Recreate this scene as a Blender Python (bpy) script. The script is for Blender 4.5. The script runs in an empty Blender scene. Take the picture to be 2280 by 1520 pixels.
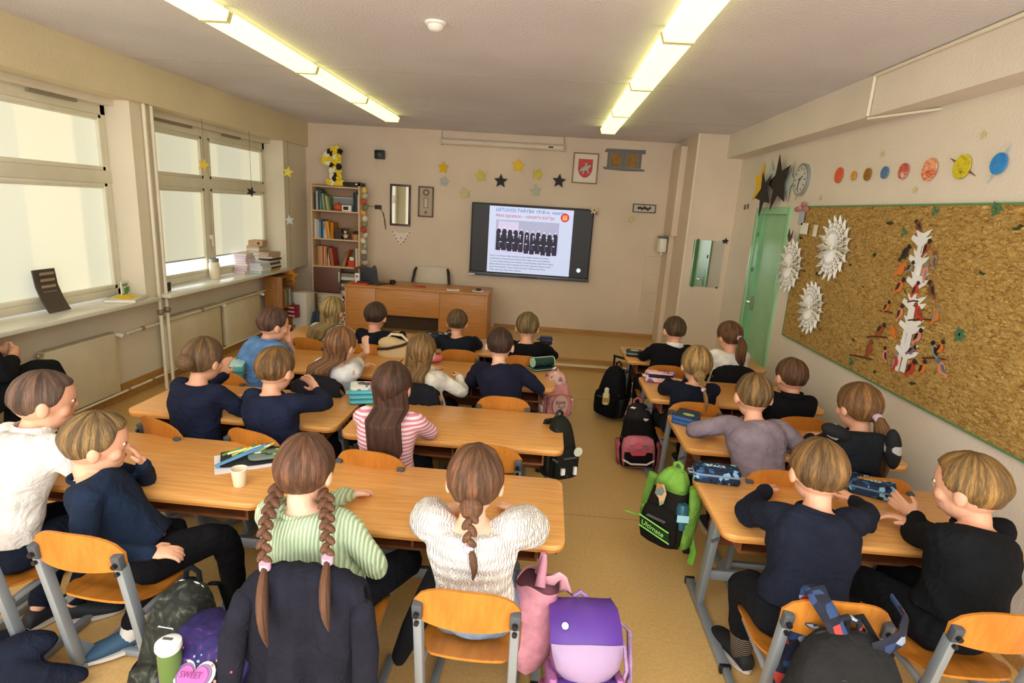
import bpy, bmesh, math, random
import numpy as np
from mathutils import Vector, Matrix, noise
random.seed(7)
PI = math.pi
scene = bpy.context.scene
col = scene.collection

# ------------------------------------------------------------------ camera
FPX, PITCH, YAW, ROLL, HC = 1250.0, .232, -.049, .062, 1.99
_cp, _sp, _cy, _sy = math.cos(PITCH), math.sin(PITCH), math.cos(YAW), math.sin(YAW)
c_f = Vector((_sy*_cp, _cy*_cp, -_sp)); _r = Vector((_cy, -_sy, 0)); _u = _r.cross(c_f)
c_r = _r*math.cos(ROLL) + _u*math.sin(ROLL); c_u = -_r*math.sin(ROLL) + _u*math.cos(ROLL)
CAM = Vector((0, 0, HC))
cam = bpy.data.objects.new('camera', bpy.data.cameras.new('camera'))
col.objects.link(cam)
cam.matrix_world = Matrix(((c_r.x, c_u.x, -c_f.x, 0), (c_r.y, c_u.y, -c_f.y, 0), (c_r.z, c_u.z, -c_f.z, HC), (0, 0, 0, 1)))
cam.data.sensor_width = 36; cam.data.lens = FPX/2280*36; cam.data.clip_start = .05
scene.camera = cam

def at(px, py, ax, v):
    """where a sight line meets the real plane x/y/z = v"""
    d = c_f + c_r*((px-1140)/FPX) - c_u*((py-760)/FPX)
    t = (v-CAM[ax])/d[ax]
    return CAM + d*t
def on_sphere(px, py, P, L):
    d = (c_f + c_r*((px-1140)/FPX) - c_u*((py-760)/FPX)).normalized()
    m = CAM-P; b = m.dot(d); c = m.dot(m)-L*L; D = b*b-c
    if D < 0: D = 0
    return CAM + d*(-b+math.sqrt(D)), CAM + d*(-b-math.sqrt(D))

# ------------------------------------------------------------------ materials
def lin(c):
    if isinstance(c, str): c = tuple(int(c[i:i+2], 16)/255 for i in (0, 2, 4))
    elif max(c) > 1: c = tuple(x/255 for x in c)
    return tuple(x/12.92 if x <= .04045 else ((x+.055)/1.055)**2.4 for x in c)
_mats = {}
def _new(key):
    m = bpy.data.materials.new(key); m.use_nodes = True
    n = m.node_tree.nodes; b = n['Principled BSDF']
    return m, m.node_tree, n, b
def _coord(nt, scale=(1, 1, 1), kind='Object'):
    t = nt.nodes.new('ShaderNodeTexCoord'); mp = nt.nodes.new('ShaderNodeMapping')
    mp.inputs['Scale'].default_value = scale
    nt.links.new(t.outputs[kind], mp.inputs['Vector']); return mp.outputs['Vector']
def _noise(nt, vec, scale, detail=3, rough=.5, dist=0):
    n = nt.nodes.new('ShaderNodeTexNoise'); n.inputs['Scale'].default_value = scale
    n.inputs['Detail'].default_value = detail; n.inputs['Roughness'].default_value = rough
    n.inputs['Distortion'].default_value = dist
    nt.links.new(vec, n.inputs['Vector']); return n.outputs['Fac']
def _ramp(nt, fac, stops, const=False):
    r = nt.nodes.new('ShaderNodeValToRGB'); cr = r.color_ramp
    if const: cr.interpolation = 'CONSTANT'
    while len(cr.elements) < len(stops): cr.elements.new(.5)
    for e, (p, c) in zip(cr.elements, stops): e.position = p; e.color = (*lin(c), 1)
    nt.links.new(fac, r.inputs['Fac']); return r.outputs['Color']
def _bump(nt, b, h, strength=.3, dist=.01):
    n = nt.nodes.new('ShaderNodeBump'); n.inputs['Strength'].default_value = strength; n.inputs['Distance'].default_value = dist
    nt.links.new(h, n.inputs['Height']); nt.links.new(n.outputs['Normal'], b.inputs['Normal'])
def shade(c, k):
    if isinstance(c, str): c = tuple(int(c[i:i+2], 16) for i in (0, 2, 4))
    return tuple(min(255, max(0, x*k))+.001+1e-3 if True else 0 for x in c)
def plain(c, rough=.5, metal=0, var=.022, spec=.4, scale=5):
    key = f'plain_{c}_{rough}_{metal}'
    if key in _mats: return _mats[key]
    m, nt, n, b = _new('painted surface')
    f = _noise(nt, _coord(nt), scale, 2)
    nt.links.new(_ramp(nt, f, [(.3, shade(c, 1-var)), (.7, shade(c, 1+var))]), b.inputs['Base Color'])
    b.inputs['Roughness'].default_value = rough; b.inputs['Metallic'].default_value = metal
    b.inputs['Specular IOR Level'].default_value = spec
    _mats[key] = m; return m
def fabric(c, rough=.9, bump=.35, var=.14, scale=9, weave=260):
    if isinstance(c, str) and max(int(c[i:i+2], 16) for i in (0, 2, 4)) < 90: c = '%02x%02x%02x' % tuple(int(int(c[i:i+2], 16)*.78) for i in (0, 2, 4))
    key = f'fab_{c}_{rough}'
    if key in _mats: return _mats[key]
    m, nt, n, b = _new('woven fabric')
    v = _coord(nt)
    f = _noise(nt, v, scale, 3)
    nt.links.new(_ramp(nt, f, [(.3, shade(c, 1-var)), (.7, shade(c, 1+var))]), b.inputs['Base Color'])
    b.inputs['Roughness'].default_value = rough; b.inputs['Specular IOR Level'].default_value = .15
    f2 = _noise(nt, v, weave, 2)
    a = nt.nodes.new('ShaderNodeMath'); a.operation = 'MULTIPLY_ADD'; a.inputs[1].default_value = .12
    nt.links.new(f2, a.inputs[0]); nt.links.new(_noise(nt, v, 11, 4, .55, 1.4), a.inputs[2])
    _bump(nt, b, a.outputs[0], .55, .045)
    _mats[key] = m; return m
def wood(c, c2, rough=.35, scale=(1.2, 14, 14), key=None, contrast=1):
    key = key or f'wood_{c}_{c2}_{scale}'
    if key in _mats: return _mats[key]
    m, nt, n, b = _new('wood laminate')
    f = _noise(nt, _coord(nt, scale), 3.2, 6, .62, .5)
    nt.links.new(_ramp(nt, f, [(.34, c2), (.62, c)]), b.inputs['Base Color'])
    b.inputs['Roughness'].default_value = rough
    _mats[key] = m; return m
def patterned(stops, scale, kind='voronoi', rough=.8, sc=(1, 1, 1), dist=.0, const=True):
    key = f'pat_{stops}_{scale}_{kind}_{sc}'
    if key in _mats: return _mats[key]
    m, nt, n, b = _new('printed pattern')
    v = _coord(nt, sc)
    if kind == 'voronoi':
        t = nt.nodes.new('ShaderNodeTexVoronoi'); t.inputs['Scale'].default_value = scale
        nt.links.new(v, t.inputs['Vector']); s = nt.nodes.new('ShaderNodeSeparateColor')
        nt.links.new(t.outputs['Color'], s.inputs[0]); f = s.outputs[0]
    elif kind == 'wave':
        t = nt.nodes.new('ShaderNodeTexWave'); t.inputs['Scale'].default_value = scale; t.bands_direction = 'Z'
        t.inputs['Distortion'].default_value = dist
        nt.links.new(v, t.inputs['Vector']); f = t.outputs['Fac']
    else: f = _noise(nt, v, scale, 3, .6, 1.2)
    nt.links.new(_ramp(nt, f, stops, const), b.inputs['Base Color'])
    b.inputs['Roughness'].default_value = rough; b.inputs['Specular IOR Level'].default_value = .25
    _mats[key] = m; return m
def knit(c, mode):
    key = f'knit_{c}_{mode}'
    if key in _mats: return _mats[key]
    m, nt, n, b = _new('knitted fabric'); v = _coord(nt)
    t = nt.nodes.new('ShaderNodeTexWave'); t.bands_direction = 'X'; t.inputs['Scale'].default_value = 22 if mode == 'rib' else 30; t.inputs['Distortion'].default_value = 1.2 if mode == 'rib' else 9
    t.inputs['Detail'].default_value = 2; nt.links.new(v, t.inputs['Vector']); h = t.outputs['Fac']
    if mode == 'smock':
        t2 = nt.nodes.new('ShaderNodeTexWave'); t2.bands_direction = 'Z'; t2.inputs['Scale'].default_value = 6.5; t2.inputs['Distortion'].default_value = 1.5
        nt.links.new(v, t2.inputs['Vector']); a = nt.nodes.new('ShaderNodeMath'); a.operation = 'MULTIPLY_ADD'; a.inputs[1].default_value = .9
        nt.links.new(t2.outputs['Fac'], a.inputs[0]); nt.links.new(h, a.inputs[2]); h = a.outputs[0]
    nt.links.new(_ramp(nt, h, [(0, shade(c, .80 if mode == 'rib' else .9)), (.4, c), (1, shade(c, 1.04))]), b.inputs['Base Color'])
    b.inputs['Roughness'].default_value = .9; b.inputs['Specular IOR Level'].default_value = .15; _bump(nt, b, h, .8, .006 if mode == 'rib' else .010)
    _mats[key] = m; return m
def hairmat(c):
    key = f'hair_{c}'
    if key in _mats: return _mats[key]
    m, nt, n, b = _new('hair')
    v = _coord(nt, (130, 130, 14))
    f = _noise(nt, v, 1.6, 5, .65, .4)
    nt.links.new(_ramp(nt, f, [(.3, shade(c, .5)), (.52, shade(c, .8)), (.75, shade(c, 1.1))]), b.inputs['Base Color'])
    b.inputs['Roughness'].default_value = .55; b.inputs['Specular IOR Level'].default_value = .3
    _bump(nt, b, f, .45, .006)
    _mats[key] = m; return m
def strandmat(c):
    key = f'strand_{c}'
    if key in _mats: return _mats[key]
    m, nt, n, b = _new('combed hair'); a = nt.nodes.new('ShaderNodeAttribute'); a.attribute_name = 'strand'; v = a.outputs['Vector']
    f = _noise(nt, v, 2.6, 5, .72, .25); f2 = _noise(nt, v, .55, 2, .5, .4)
    ad = nt.nodes.new('ShaderNodeMath'); ad.operation = 'MULTIPLY_ADD'; ad.inputs[1].default_value = .6; nt.links.new(f2, ad.inputs[0])
    ml = nt.nodes.new('ShaderNodeMath'); ml.operation = 'MULTIPLY'; ml.inputs[1].default_value = .6; nt.links.new(f, ml.inputs[0]); nt.links.new(ml.outputs[0], ad.inputs[2])
    nt.links.new(_ramp(nt, ad.outputs[0], [(.40, shade(c, .36)), (.58, shade(c, .70)), (.76, shade(c, 1.12))]), b.inputs['Base Color'])
    b.inputs['Roughness'].default_value = .48; b.inputs['Specular IOR Level'].default_value = .35
    _bump(nt, b, f, .8, .006)
    _mats[key] = m; return m
def set_strand(ob, vals):
    at_ = ob.data.attributes.new('strand', 'FLOAT_VECTOR', 'POINT'); at_.data.foreach_set('vector', [q for v in vals for q in v]); return ob
def emit(c, s):
    key = f'em_{c}_{s}'
    if key in _mats: return _mats[key]
    m, nt, n, b = _new('glowing surface')
    b.inputs['Base Color'].default_value = (*lin(c), 1); b.inputs['Emission Color'].default_value = (*lin(c), 1)
    b.inputs['Emission Strength'].default_value = s; b.inputs['Roughness'].default_value = .5
    _mats[key] = m; return m

SKIN = plain('d9a283', .55, 0, .04, .35)
SKIN2 = plain('e0b094', .55, 0, .04, .35)
GREY = plain('8f979c', .45, .35)
DGREY = plain('4a4e52', .5)
BLACK = plain('15161a', .45)
WHITE = plain('e8e6e0', .5)
CREAM = plain('dcd3bd', .5)
DESKW = wood('e0a660', 'cd8f4a', .3, (1.1, 16, 16), 'deskwood')
EDGEW = wood('c07f38', 'a5682a', .45, (1.1, 16, 16), 'edgewood')
CHAIRW = wood('c07a2c', 'a86822', .35, (9, 2, 2), 'chairwood')
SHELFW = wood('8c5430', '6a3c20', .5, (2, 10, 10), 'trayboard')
TDESKW = wood('cf9150', 'bb7c3e', .4, (1, 12, 30), 'teacherdesk')
OAK = wood('dcc09a', 'c8a880', .5, (1, 10, 10), 'paleoak')
BASEW = wood('b98a4c', 'a07238', .5, (1, 12, 12), 'skirting')

# ------------------------------------------------------------------ mesh builder
def frame(d):
    d = Vector(d).normalized(); a = Vector((0, 0, 1)) if abs(d.z) < .9 else Vector((0, 1, 0))
    x = a.cross(d).normalized(); return x, d.cross(x).normalized()
class MB:
    def __init__(s): s.v = []; s.f = []; s.m = []; s.cur = 0; s.M = None
    def add(s, vs, fs):
        k = len(s.v)
        if s.M is not None: vs = [s.M @ Vector(q) for q in vs]
        s.v += [tuple(q) for q in vs]; s.f += [tuple(i+k for i in f) for f in fs]; s.m += [s.cur]*len(fs)
        return s
    def box(s, x0, x1, y0, y1, z0, z1):
        v = [(x, y, z) for z in (z0, z1) for y in (y0, y1) for x in (x0, x1)]
        return s.add(v, [(0, 2, 3, 1), (4, 5, 7, 6), (0, 1, 5, 4), (2, 6, 7, 3), (0, 4, 6, 2), (1, 3, 7, 5)])
    def obox(s, c, size, R=None):
        a, b, d = (q/2 for q in size); R = R or Matrix.Identity(3)
        v = [Vector(c)+R @ Vector((x, y, z)) for z in (-d, d) for y in (-b, b) for x in (-a, a)]
        return s.add(v, [(0, 2, 3, 1), (4, 5, 7, 6), (0, 1, 5, 4), (2, 6, 7, 3), (0, 4, 6, 2), (1, 3, 7, 5)])
    def bar(s, p, q, w, h, side=None):
        p, q = Vector(p), Vector(q); d = (q-p); L = d.length; d = d/L
        if side is None: side = frame(d)[0]
        x = Vector(side).normalized(); y = d.cross(x).normalized()
        v = [o+x*i*w/2+y*j*h/2 for o in (p, q) for i, j in ((-1, -1), (1, -1), (1, 1), (-1, 1))]
        return s.add(v, [(3, 2, 1, 0), (4, 5, 6, 7), (0, 1, 5, 4), (1, 2, 6, 5), (2, 3, 7, 6), (3, 0, 4, 7)])
    def rings(s, R, close=True, caps=True):
        n = len(R[0]); v = [p for r in R for p in r]; f = []
        for i in range(len(R)-1):
            for j in range(n if close else n-1):
                a, b = i*n+j, i*n+(j+1) % n; f.append((a, b, b+n, a+n))
        if caps: f.append(tuple(range(n-1, -1, -1))); f.append(tuple((len(R)-1)*n+j for j in range(n)))
        return s.add(v, f)
    def tube(s, pts, rad, n=12, asp=1, up=None, rnd=False, caps=True):
        P = [Vector(p) for p in pts]; m = len(P)
        if not hasattr(rad, '__len__'): rad = [rad]*m
        rad = list(rad)
        if rnd:
            d0 = (P[0]-P[1]).normalized(); d1 = (P[-1]-P[-2]).normalized()
            P = [P[0]+d0*rad[0]*.85, P[0]+d0*rad[0]*.5]+P+[P[-1]+d1*rad[-1]*.5, P[-1]+d1*rad[-1]*.85]
            rad = [rad[0]*.4, rad[0]*.84]+rad+[rad[-1]*.84, rad[-1]*.4]; m = len(P)
        T = [(P[min(i+1, m-1)]-P[max(i-1, 0)]).normalized() for i in range(m)]
        x = Vector(up).cross(T[0]).normalized() if up is not None else frame(T[0])[0]
        R = []
        for i in range(m):
            x = (x-T[i]*x.dot(T[i])).normalized(); y = T[i].cross(x)
            R.append([P[i]+x*math.cos(2*PI*k/n)*rad[i]+y*math.sin(2*PI*k/n)*rad[i]*asp for k in range(n)])
        return s.rings(R, True, caps)
    def ball(s, c, r, n=16, m=10, R=None):
        if not hasattr(r, '__len__'): r = (r, r, r)
        R = R or Matrix.Identity(3); c = Vector(c); v = [c+R @ Vector((0, 0, -r[2]))]
        for i in range(1, m):
            t = PI*i/m
            for j in range(n):
                p = 2*PI*j/n; v.append(c+R @ Vector((r[0]*math.sin(t)*math.cos(p), r[1]*math.sin(t)*math.sin(p), -r[2]*math.cos(t))))
        v.append(c+R @ Vector((0, 0, r[2]))); f = []
        for j in range(n): f.append((0, 1+(j+1) % n, 1+j))
        for i in range(m-2):
            for j in range(n): a = 1+i*n+j; b = 1+i*n+(j+1) % n; f.append((a, b, b+n, a+n))
        l = len(v)-1; o = 1+(m-2)*n
        for j in range(n): f.append((o+j, o+(j+1) % n, l))
        return s.add(v, f)
    def lathe(s, prof, c=(0, 0, 0), n=24, asp=1):
        c = Vector(c)
        return s.rings([[c+Vector((r*math.cos(2*PI*k/n), r*asp*math.sin(2*PI*k/n), z)) for k in range(n)] for r, z in prof])
    def prism(s, poly, t, o=(0, 0, 0), X=(1, 0, 0), Y=(0, 0, 1)):
        """flat polygon in the X/Y directions, thickness t along X x Y"""
        o, X, Y = Vector(o), Vector(X), Vector(Y); N = X.cross(Y).normalized(); n = len(poly)
        v = [o+X*a+Y*b for a, b in poly]+[o+X*a+Y*b+N*t for a, b in poly]
        f = [tuple(range(n-1, -1, -1)), tuple(range(n, 2*n))]+[(i, (i+1) % n, n+(i+1) % n, n+i) for i in range(n)]
        return s.add(v, f)
    def rbox(s, c, size, r, R=None, k=4):
        """rounded box (rounded in plan, softened top and bottom)"""
        a, b, h = size[0]/2, size[1]/2, size[2]/2; r = min(r, a, b); e = min(r*.5, h*.6); R = R or Matrix.Identity(3); c = Vector(c)
        rings = []
        for z, q in ((-h, e), (-h+e*.3, e*.3), (-h+e, 0), (h-e, 0), (h-e*.3, e*.3), (h, e)):
            ring = []
            for cx, cy, a0 in ((a-r, b-r, 0), (-a+r, b-r, PI/2), (-a+r, -b+r, PI), (a-r, -b+r, 1.5*PI)):
                for i in range(k+1):
                    t = a0+PI/2*i/k; ring.append(c+R @ Vector((cx+(r-q*.9)*math.cos(t), cy+(r-q*.9)*math.sin(t), z)))
            rings.append(ring)
        return s.rings(rings)
    def build(s, name, mat, parent=None, loc=None, bevel=0, smooth=True, ang=.7, remesh=0, smit=4, sub=0, fn=None):
        me = bpy.data.meshes.new(name)
        V = s.v
        if loc is not None: L = Vector(loc); V = [(a-L.x, b-L.y, c-L.z) for a, b, c in V]
        me.from_pydata(V, [], s.f)
        mats = mat if isinstance(mat, (list, tuple)) else [mat]
        for m in mats: me.materials.append(m)
        me.polygons.foreach_set('material_index', s.m)
        ob = bpy.data.objects.new(name, me); col.objects.link(ob)
        if remesh:
            md = ob.modifiers.new('r', 'REMESH'); md.mode = 'VOXEL'; md.voxel_size = remesh; md.use_smooth_shade = True
            if smit: sm = ob.modifiers.new('s', 'SMOOTH'); sm.factor = .5; sm.iterations = smit
            _apply(ob); me = ob.data
            if fn:
                n = len(me.vertices); co = np.empty(n*3); me.vertices.foreach_get('co', co)
                no = np.empty(n*3); me.vertices.foreach_get('normal', no)
                co = fn(co.reshape(-1, 3), no.reshape(-1, 3)); me.vertices.foreach_set('co', co.ravel()); me.update()
        if bevel:
            md = ob.modifiers.new('b', 'BEVEL'); md.width = bevel; md.segments = 2; md.limit_method = 'ANGLE'; md.angle_limit = .7
            _apply(ob)
        if sub:
            md = ob.modifiers.new('u', 'SUBSURF'); md.levels = sub; md.render_levels = sub; _apply(ob)
        me = ob.data
        if smooth:
            me.polygons.foreach_set('use_smooth', [True]*len(me.polygons))
            if not remesh: me.set_sharp_from_angle(angle=ang)
        if parent is not None:
            ob.parent = parent
        if loc is not None and parent is None: ob.location = loc
        return ob
def _apply(ob):
    dg = bpy.context.evaluated_depsgraph_get(); dg.update()
    me = bpy.data.meshes.new_from_object(ob.evaluated_get(dg)); old = ob.data
    nm = old.name; ob.modifiers.clear(); ob.data = me; bpy.data.meshes.remove(old); me.name = nm
def tag(o, label, cat, group=None, kind=None):
    o['label'] = label; o['category'] = cat
    if group: o['group'] = group
    if kind: o['kind'] = kind
    return o
def thing(name, label, cat, loc=(0, 0, 0), rz=0, group=None, rot=None):
    o = bpy.data.objects.new(name, None); col.objects.link(o); o.empty_display_size = .1
    o.location = loc; o.rotation_euler = rot if rot else (0, 0, rz)
    return tag(o, label, cat, group)
def struct(name, mb, mat, label=None, parent=None, **k):
    o = mb.build(name, mat, parent, **k)
    if parent is None:
        o['kind'] = 'structure'
        tag(o, label or name.replace('_', ' '), name.split('_')[0])
    return o
def copy_tree(o, parent=None):
    c = o.copy(); col.objects.link(c); c.parent = parent
    for ch in list(o.children): copy_tree(ch, c)
    return c
def star_poly(R, r, n=5, rot=0):
    return [((R if i % 2 == 0 else r)*math.sin(PI*i/n+rot), (R if i % 2 == 0 else r)*math.cos(PI*i/n+rot)) for i in range(2*n)]
def circ(r, n=24, a=1, b=1, o=(0, 0)): return [(o[0]+r*a*math.cos(2*PI*i/n), o[1]+r*b*math.sin(2*PI*i/n)) for i in range(n)]
def text(name, body, size, o, X, N, mat, parent=None, ext=.0006, align='LEFT', sx=1):
    """lettering: o = baseline start, X = reading direction, N = outward normal"""
    cu = bpy.data.curves.new(name, 'FONT'); cu.body = body; cu.size = size; cu.extrude = ext; cu.align_x = align
    ob = bpy.data.objects.new(name, cu); col.objects.link(ob)
    dg = bpy.context.evaluated_depsgraph_get(); dg.update()
    me = bpy.data.meshes.new_from_object(ob.evaluated_get(dg)); bpy.data.objects.remove(ob)
    ob = bpy.data.objects.new(name, me); col.objects.link(ob); me.materials.clear(); me.materials.append(mat)
    X = Vector(X).normalized(); N = Vector(N).normalized(); Y = N.cross(X)
    M = Matrix(((X.x*sx, Y.x, N.x, o[0]), (X.y*sx, Y.y, N.y, o[1]), (X.z*sx, Y.z, N.z, o[2]), (0, 0, 0, 1)))
    me.transform(M)
    if parent is not None: ob.parent = parent
    return ob
# ================================================================== THE ROOM
XL, XR, YF, ZC, PZ = -3.92, 2.4, 8.7, 3.05, .146
def floor_mat():
    m, nt, n, b = _new('speckled ochre linoleum'); v = _coord(nt)
    c1 = _ramp(nt, _noise(nt, v, 55, 4, .65), [(.3, 'b38e50'), (.5, 'cea766'), (.72, 'dfbb80')])
    c2 = _ramp(nt, _noise(nt, v, 1.2, 3), [(.3, 'c59e60'), (.7, 'd3b075')])
    mx = nt.nodes.new('ShaderNodeMix'); mx.data_type = 'RGBA'; mx.inputs[0].default_value = .45
    nt.links.new(c2, mx.inputs[6]); nt.links.new(c1, mx.inputs[7]); nt.links.new(mx.outputs[2], b.inputs['Base Color'])
    b.inputs['Roughness'].default_value = .42
    _bump(nt, b, _noise(nt, v, 90, 3), .12, .01); return m
FLOORM = floor_mat()
def wall_mat(c, name, bs=.25, sc=45):
    m, nt, n, b = _new(name); v = _coord(nt)
    nt.links.new(_ramp(nt, _noise(nt, v, 1.1, 4), [(.3, shade(c, .965)), (.7, shade(c, 1.03))]), b.inputs['Base Color'])
    b.inputs['Roughness'].default_value = .8; _bump(nt, b, _noise(nt, v, sc, 3), bs, .01); return m
WALLM = wall_mat('dccab4', 'painted plaster front'); WALLL = wall_mat('ddd3be', 'painted plaster window side')
WALLR = wall_mat('e0d6c8', 'painted plaster right'); CEILM = wall_mat('dcd9dd', 'ceiling paint', .5, 60); BEAML = wall_mat('d9cba8', 'beam paint')

fl = struct('floor', MB().box(-4.1, 2.5, -.8, 8.8, -.1, 0), FLOORM, 'ochre speckled linoleum floor of the classroom', smooth=False)
sm = MB()
for y in (1.05, 3.46, 5.9): sm.box(-3.9, 2.4, y-.0015, y+.0015, 0, .0006)
struct('floor_seam', sm, plain('6d5025'), parent=fl, smooth=False)
pod = struct('trim_1', MB().box(-2.92, 2.4, 7.07, 8.7, 0, PZ), FLOORM, 'raised ochre platform step along the front wall', smooth=False)
struct('step_nosing', MB().box(-2.93, 2.4, 7.045, 7.09, PZ-.035, PZ+.006), BASEW, parent=pod, smooth=False)
struct('step_strip', MB().box(-2.93, 2.4, 7.03, 7.07, .055, .083), plain('e9d9ae'), parent=pod, smooth=False)
struct('step_base', MB().box(-2.93, 2.4, 7.04, 7.07, 0, .05), BASEW, parent=pod, smooth=False)

struct('wall_front', MB().box(-4.1, 2.5, YF, YF+.1, 0, ZC), WALLM, 'beige painted front wall behind the screen', smooth=False)
w = MB()
w.box(-4.15, XL, -.5, YF, 0, .93)
w.box(-4.15, -3.76, 5.08, 5.38, .93, 2.75); w.box(-4.15, -3.72, 7.95, YF, .93, 2.75)
w.box(-4.15, -3.76, -.5, 2.35, .93, 2.75)
w.box(-4.15, -3.9, -.5, YF, 2.655, 2.75)
struct('wall_left', w, WALLL, 'cream window wall with radiators under the sills', smooth=False)
struct('trim_2', MB().box(-4.15, -3.68, -.5, YF, 2.71, ZC), BEAML, 'yellowish boxed beam above the windows', smooth=False)
w = MB(); w.box(XR, XR+.1, -.5, 5.86, 0, ZC); w.box(XR, XR+.1, 6.8, YF, 0, ZC); w.box(XR, XR+.1, 5.86, 6.8, 2.17, ZC)
struct('wall_right', w, WALLR, 'pale painted right wall holding the cork board', smooth=False)
ce = struct('ceiling', MB().box(-4.1, 2.5, .7, YF+.1, ZC, ZC+.1), CEILM, 'white rough painted ceiling', smooth=False)
sm = MB()
for y in (2.3, 5.05, 6.9): sm.box(-3.68, 2.2, y-.006, y+.006, ZC-.0015, ZC)
struct('slab_joint', sm, plain('b9b0a8'), parent=ce, smooth=False)
bm_ = struct('trim_3', MB().box(2.2, XR, -.5, 7.6, 2.77, ZC), WALLR, 'boxed white beam along the top of the right wall', smooth=False)
# column box by the door
c = struct('wall_pillar', MB().box(1.82, XR, 7.6, YF, 0, ZC), WALLM, 'beige boxed pillar in the front right corner with a mirror on it', smooth=False)
struct('pillar_edge', MB().box(1.815, 1.835, 7.592, 7.61, PZ, ZC), plain('e6d9c6'), parent=c, smooth=False)
struct('pillar_duct', MB().box(1.74, 1.82, 8.15, YF, 1.75, ZC-.1).box(1.755, 1.82, 8.3, YF, PZ, 1.75), WALLM, parent=c, smooth=False)
# tiles by the wash corner
w = MB()
for i in range(5): w.box(1.52, 1.80, YF-.012, YF, .30+i*.28, .575+i*.28)
t = w.build('wall_tile', plain('d6c6ae', .25), smooth=False); tag(t, 'column of beige wall tiles below the soap dispenser', 'tiles')
# skirting
struct('baseboard_front', MB().box(-.72, 1.82, YF-.03, YF, PZ, PZ+.06), BASEW, 'wooden skirting of the front wall', smooth=False)
struct('baseboard_left', MB().box(XL, XL+.025, -.5, YF, 0, .09).box(XL, XL+.018, -.5, YF, .09, .15), BASEW, 'wooden skirting of the window wall', smooth=False)
struct('baseboard_right', MB().box(XR-.02, XR, -.5, 5.85, 0, .07), BASEW, 'wooden skirting of the right wall', smooth=False)
# white conduit panel behind the screen wire
struct('trim_4', MB().box(-.965, -.95, YF-.008, YF, PZ, 2.95), WALLM, 'thin vertical joint strip of the front wall', smooth=False)

# ------------------------------------------------------------------ windows
FRAMEM = plain('ddd8c4', .4)
def blindmat():
    m, nt, n, b = _new('glowing roller blind'); v = _coord(nt)
    sp = nt.nodes.new('ShaderNodeSeparateXYZ'); nt.links.new(v, sp.inputs[0])
    r = nt.nodes.new('ShaderNodeMath'); r.operation = 'FRACT'
    q = nt.nodes.new('ShaderNodeMath'); q.operation = 'MULTIPLY'; q.inputs[1].default_value = .95
    nt.links.new(sp.outputs['Y'], q.inputs[0]); nt.links.new(q.outputs[0], r.inputs[0])
    c = _ramp(nt, r.outputs[0], [(0, 'e9e9d2'), (.48, 'ecebd4'), (.52, 'd9dccb'), (1, 'dfe1d0')])
    nt.links.new(c, b.inputs['Base Color']); nt.links.new(c, b.inputs['Emission Color'])
    b.inputs['Emission Strength'].default_value = .50; b.inputs['Roughness'].default_value = .9; return m  # blind cloth glows by emission, standing in for daylight from behind
BLIND = blindmat()
GLOW = emit('f2f7ff', 1.6)
def window(name, label, y0, y1, z0, z1, mulls, transom, gaps):
    f = MB(); X0, X1 = -4.07, -3.99
    f.box(X0, X1, y0, y1, z0, z0+.07); f.box(X0, X1, y0, y1, z1-.09, z1); f.box(X0, X1, y0, y0+.06, z0, z1); f.box(X0, X1, y1-.06, y1, z0, z1)
    for m_ in mulls: f.box(X0, X1+.004, m_-.06, m_+.06, z0, z1)
    f.box(X0, X1+.008, y0, y1, transom-.05, transom+.06)
    w = f.build(name, FRAMEM, bevel=.006); w['kind'] = 'structure'; tag(w, label, 'window')
    g = MB().box(-4.045, -4.04, y0+.03, y1-.03, z0+.03, z1-.03)
    gm, nt, n, b = _new('window glass'); b.inputs['Base Color'].default_value = (.9, .95, 1, 1); b.inputs['Roughness'].default_value = .02
    b.inputs['Transmission Weight'].default_value = 1; b.inputs['IOR'].default_value = 1.1
    g.build('window_glass', gm, w, smooth=False)
    ed = [y0+.06]+[q for m_ in mulls for q in (m_-.06, m_+.06)]+[y1-.06]
    for i in range(0, len(ed), 2):
        a, b2 = ed[i]+.01, ed[i+1]-.01
        for (lo, hi, gp) in ((z0+.07, transom-.05, gaps[0]), (transom+.06, z1-.09, gaps[1])):
            bl = MB().box(-4.02, -4.017, a, b2, lo+gp, hi-.03)
            bl.build('roller_blind', BLIND, w, smooth=False)
            MB().tube([(-4.012, a, hi-.03), (-4.012, b2, hi-.03)], .018, 10).build('blind_roller', FRAMEM, w)
            MB().box(-4.024, -4.012, a, b2, lo+gp-.012, lo+gp+.006).build('blind_bar', plain('b9bcb8'), w, smooth=False)
            # sash profile
            s_ = MB()
            for (p, q, r_, t_) in ((a-.01, b2+.01, lo, lo+.035), (a-.01, b2+.01, hi-.03, hi), (a-.01, a+.025, lo, hi), (b2-.025, b2+.01, lo, hi)): s_.box(-4.035, -3.985, p, q, r_, t_)
            s_.build('sash', FRAMEM, w, bevel=.004)
    return w
w1 = window('window_1', 'left window with lowered blinds above the long near sill', 2.35, 5.08, .97, 2.66, [3.7], 2.04, (.03, .02))
w2 = window('window_2', 'second window with four blinds near the bookcase', 5.38, 7.95, .97, 2.66, [6.55], 2.05, (.17, .03))
v = MB().box(-3.985, -3.96, 4.3, 4.75, 2.63, 2.655); v.build('window_vent', plain('8a8271'), w1, smooth=False)
v = MB().box(-3.985, -3.96, 5.7, 6.3, 2.63, 2.655).box(-3.985, -3.96, 6.9, 7.3, 2.63, 2.655); v.build('window_vent', plain('8a8271'), w2, smooth=False)
h = MB().box(-3.985, -3.955, 6.53, 6.56, 1.42, 1.47).box(-3.96, -3.945, 6.53, 6.56, 1.34, 1.47); h.build('window_handle', WHITE, w2, bevel=.004)
SILLM = plain('dcdbcd', .25)
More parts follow.
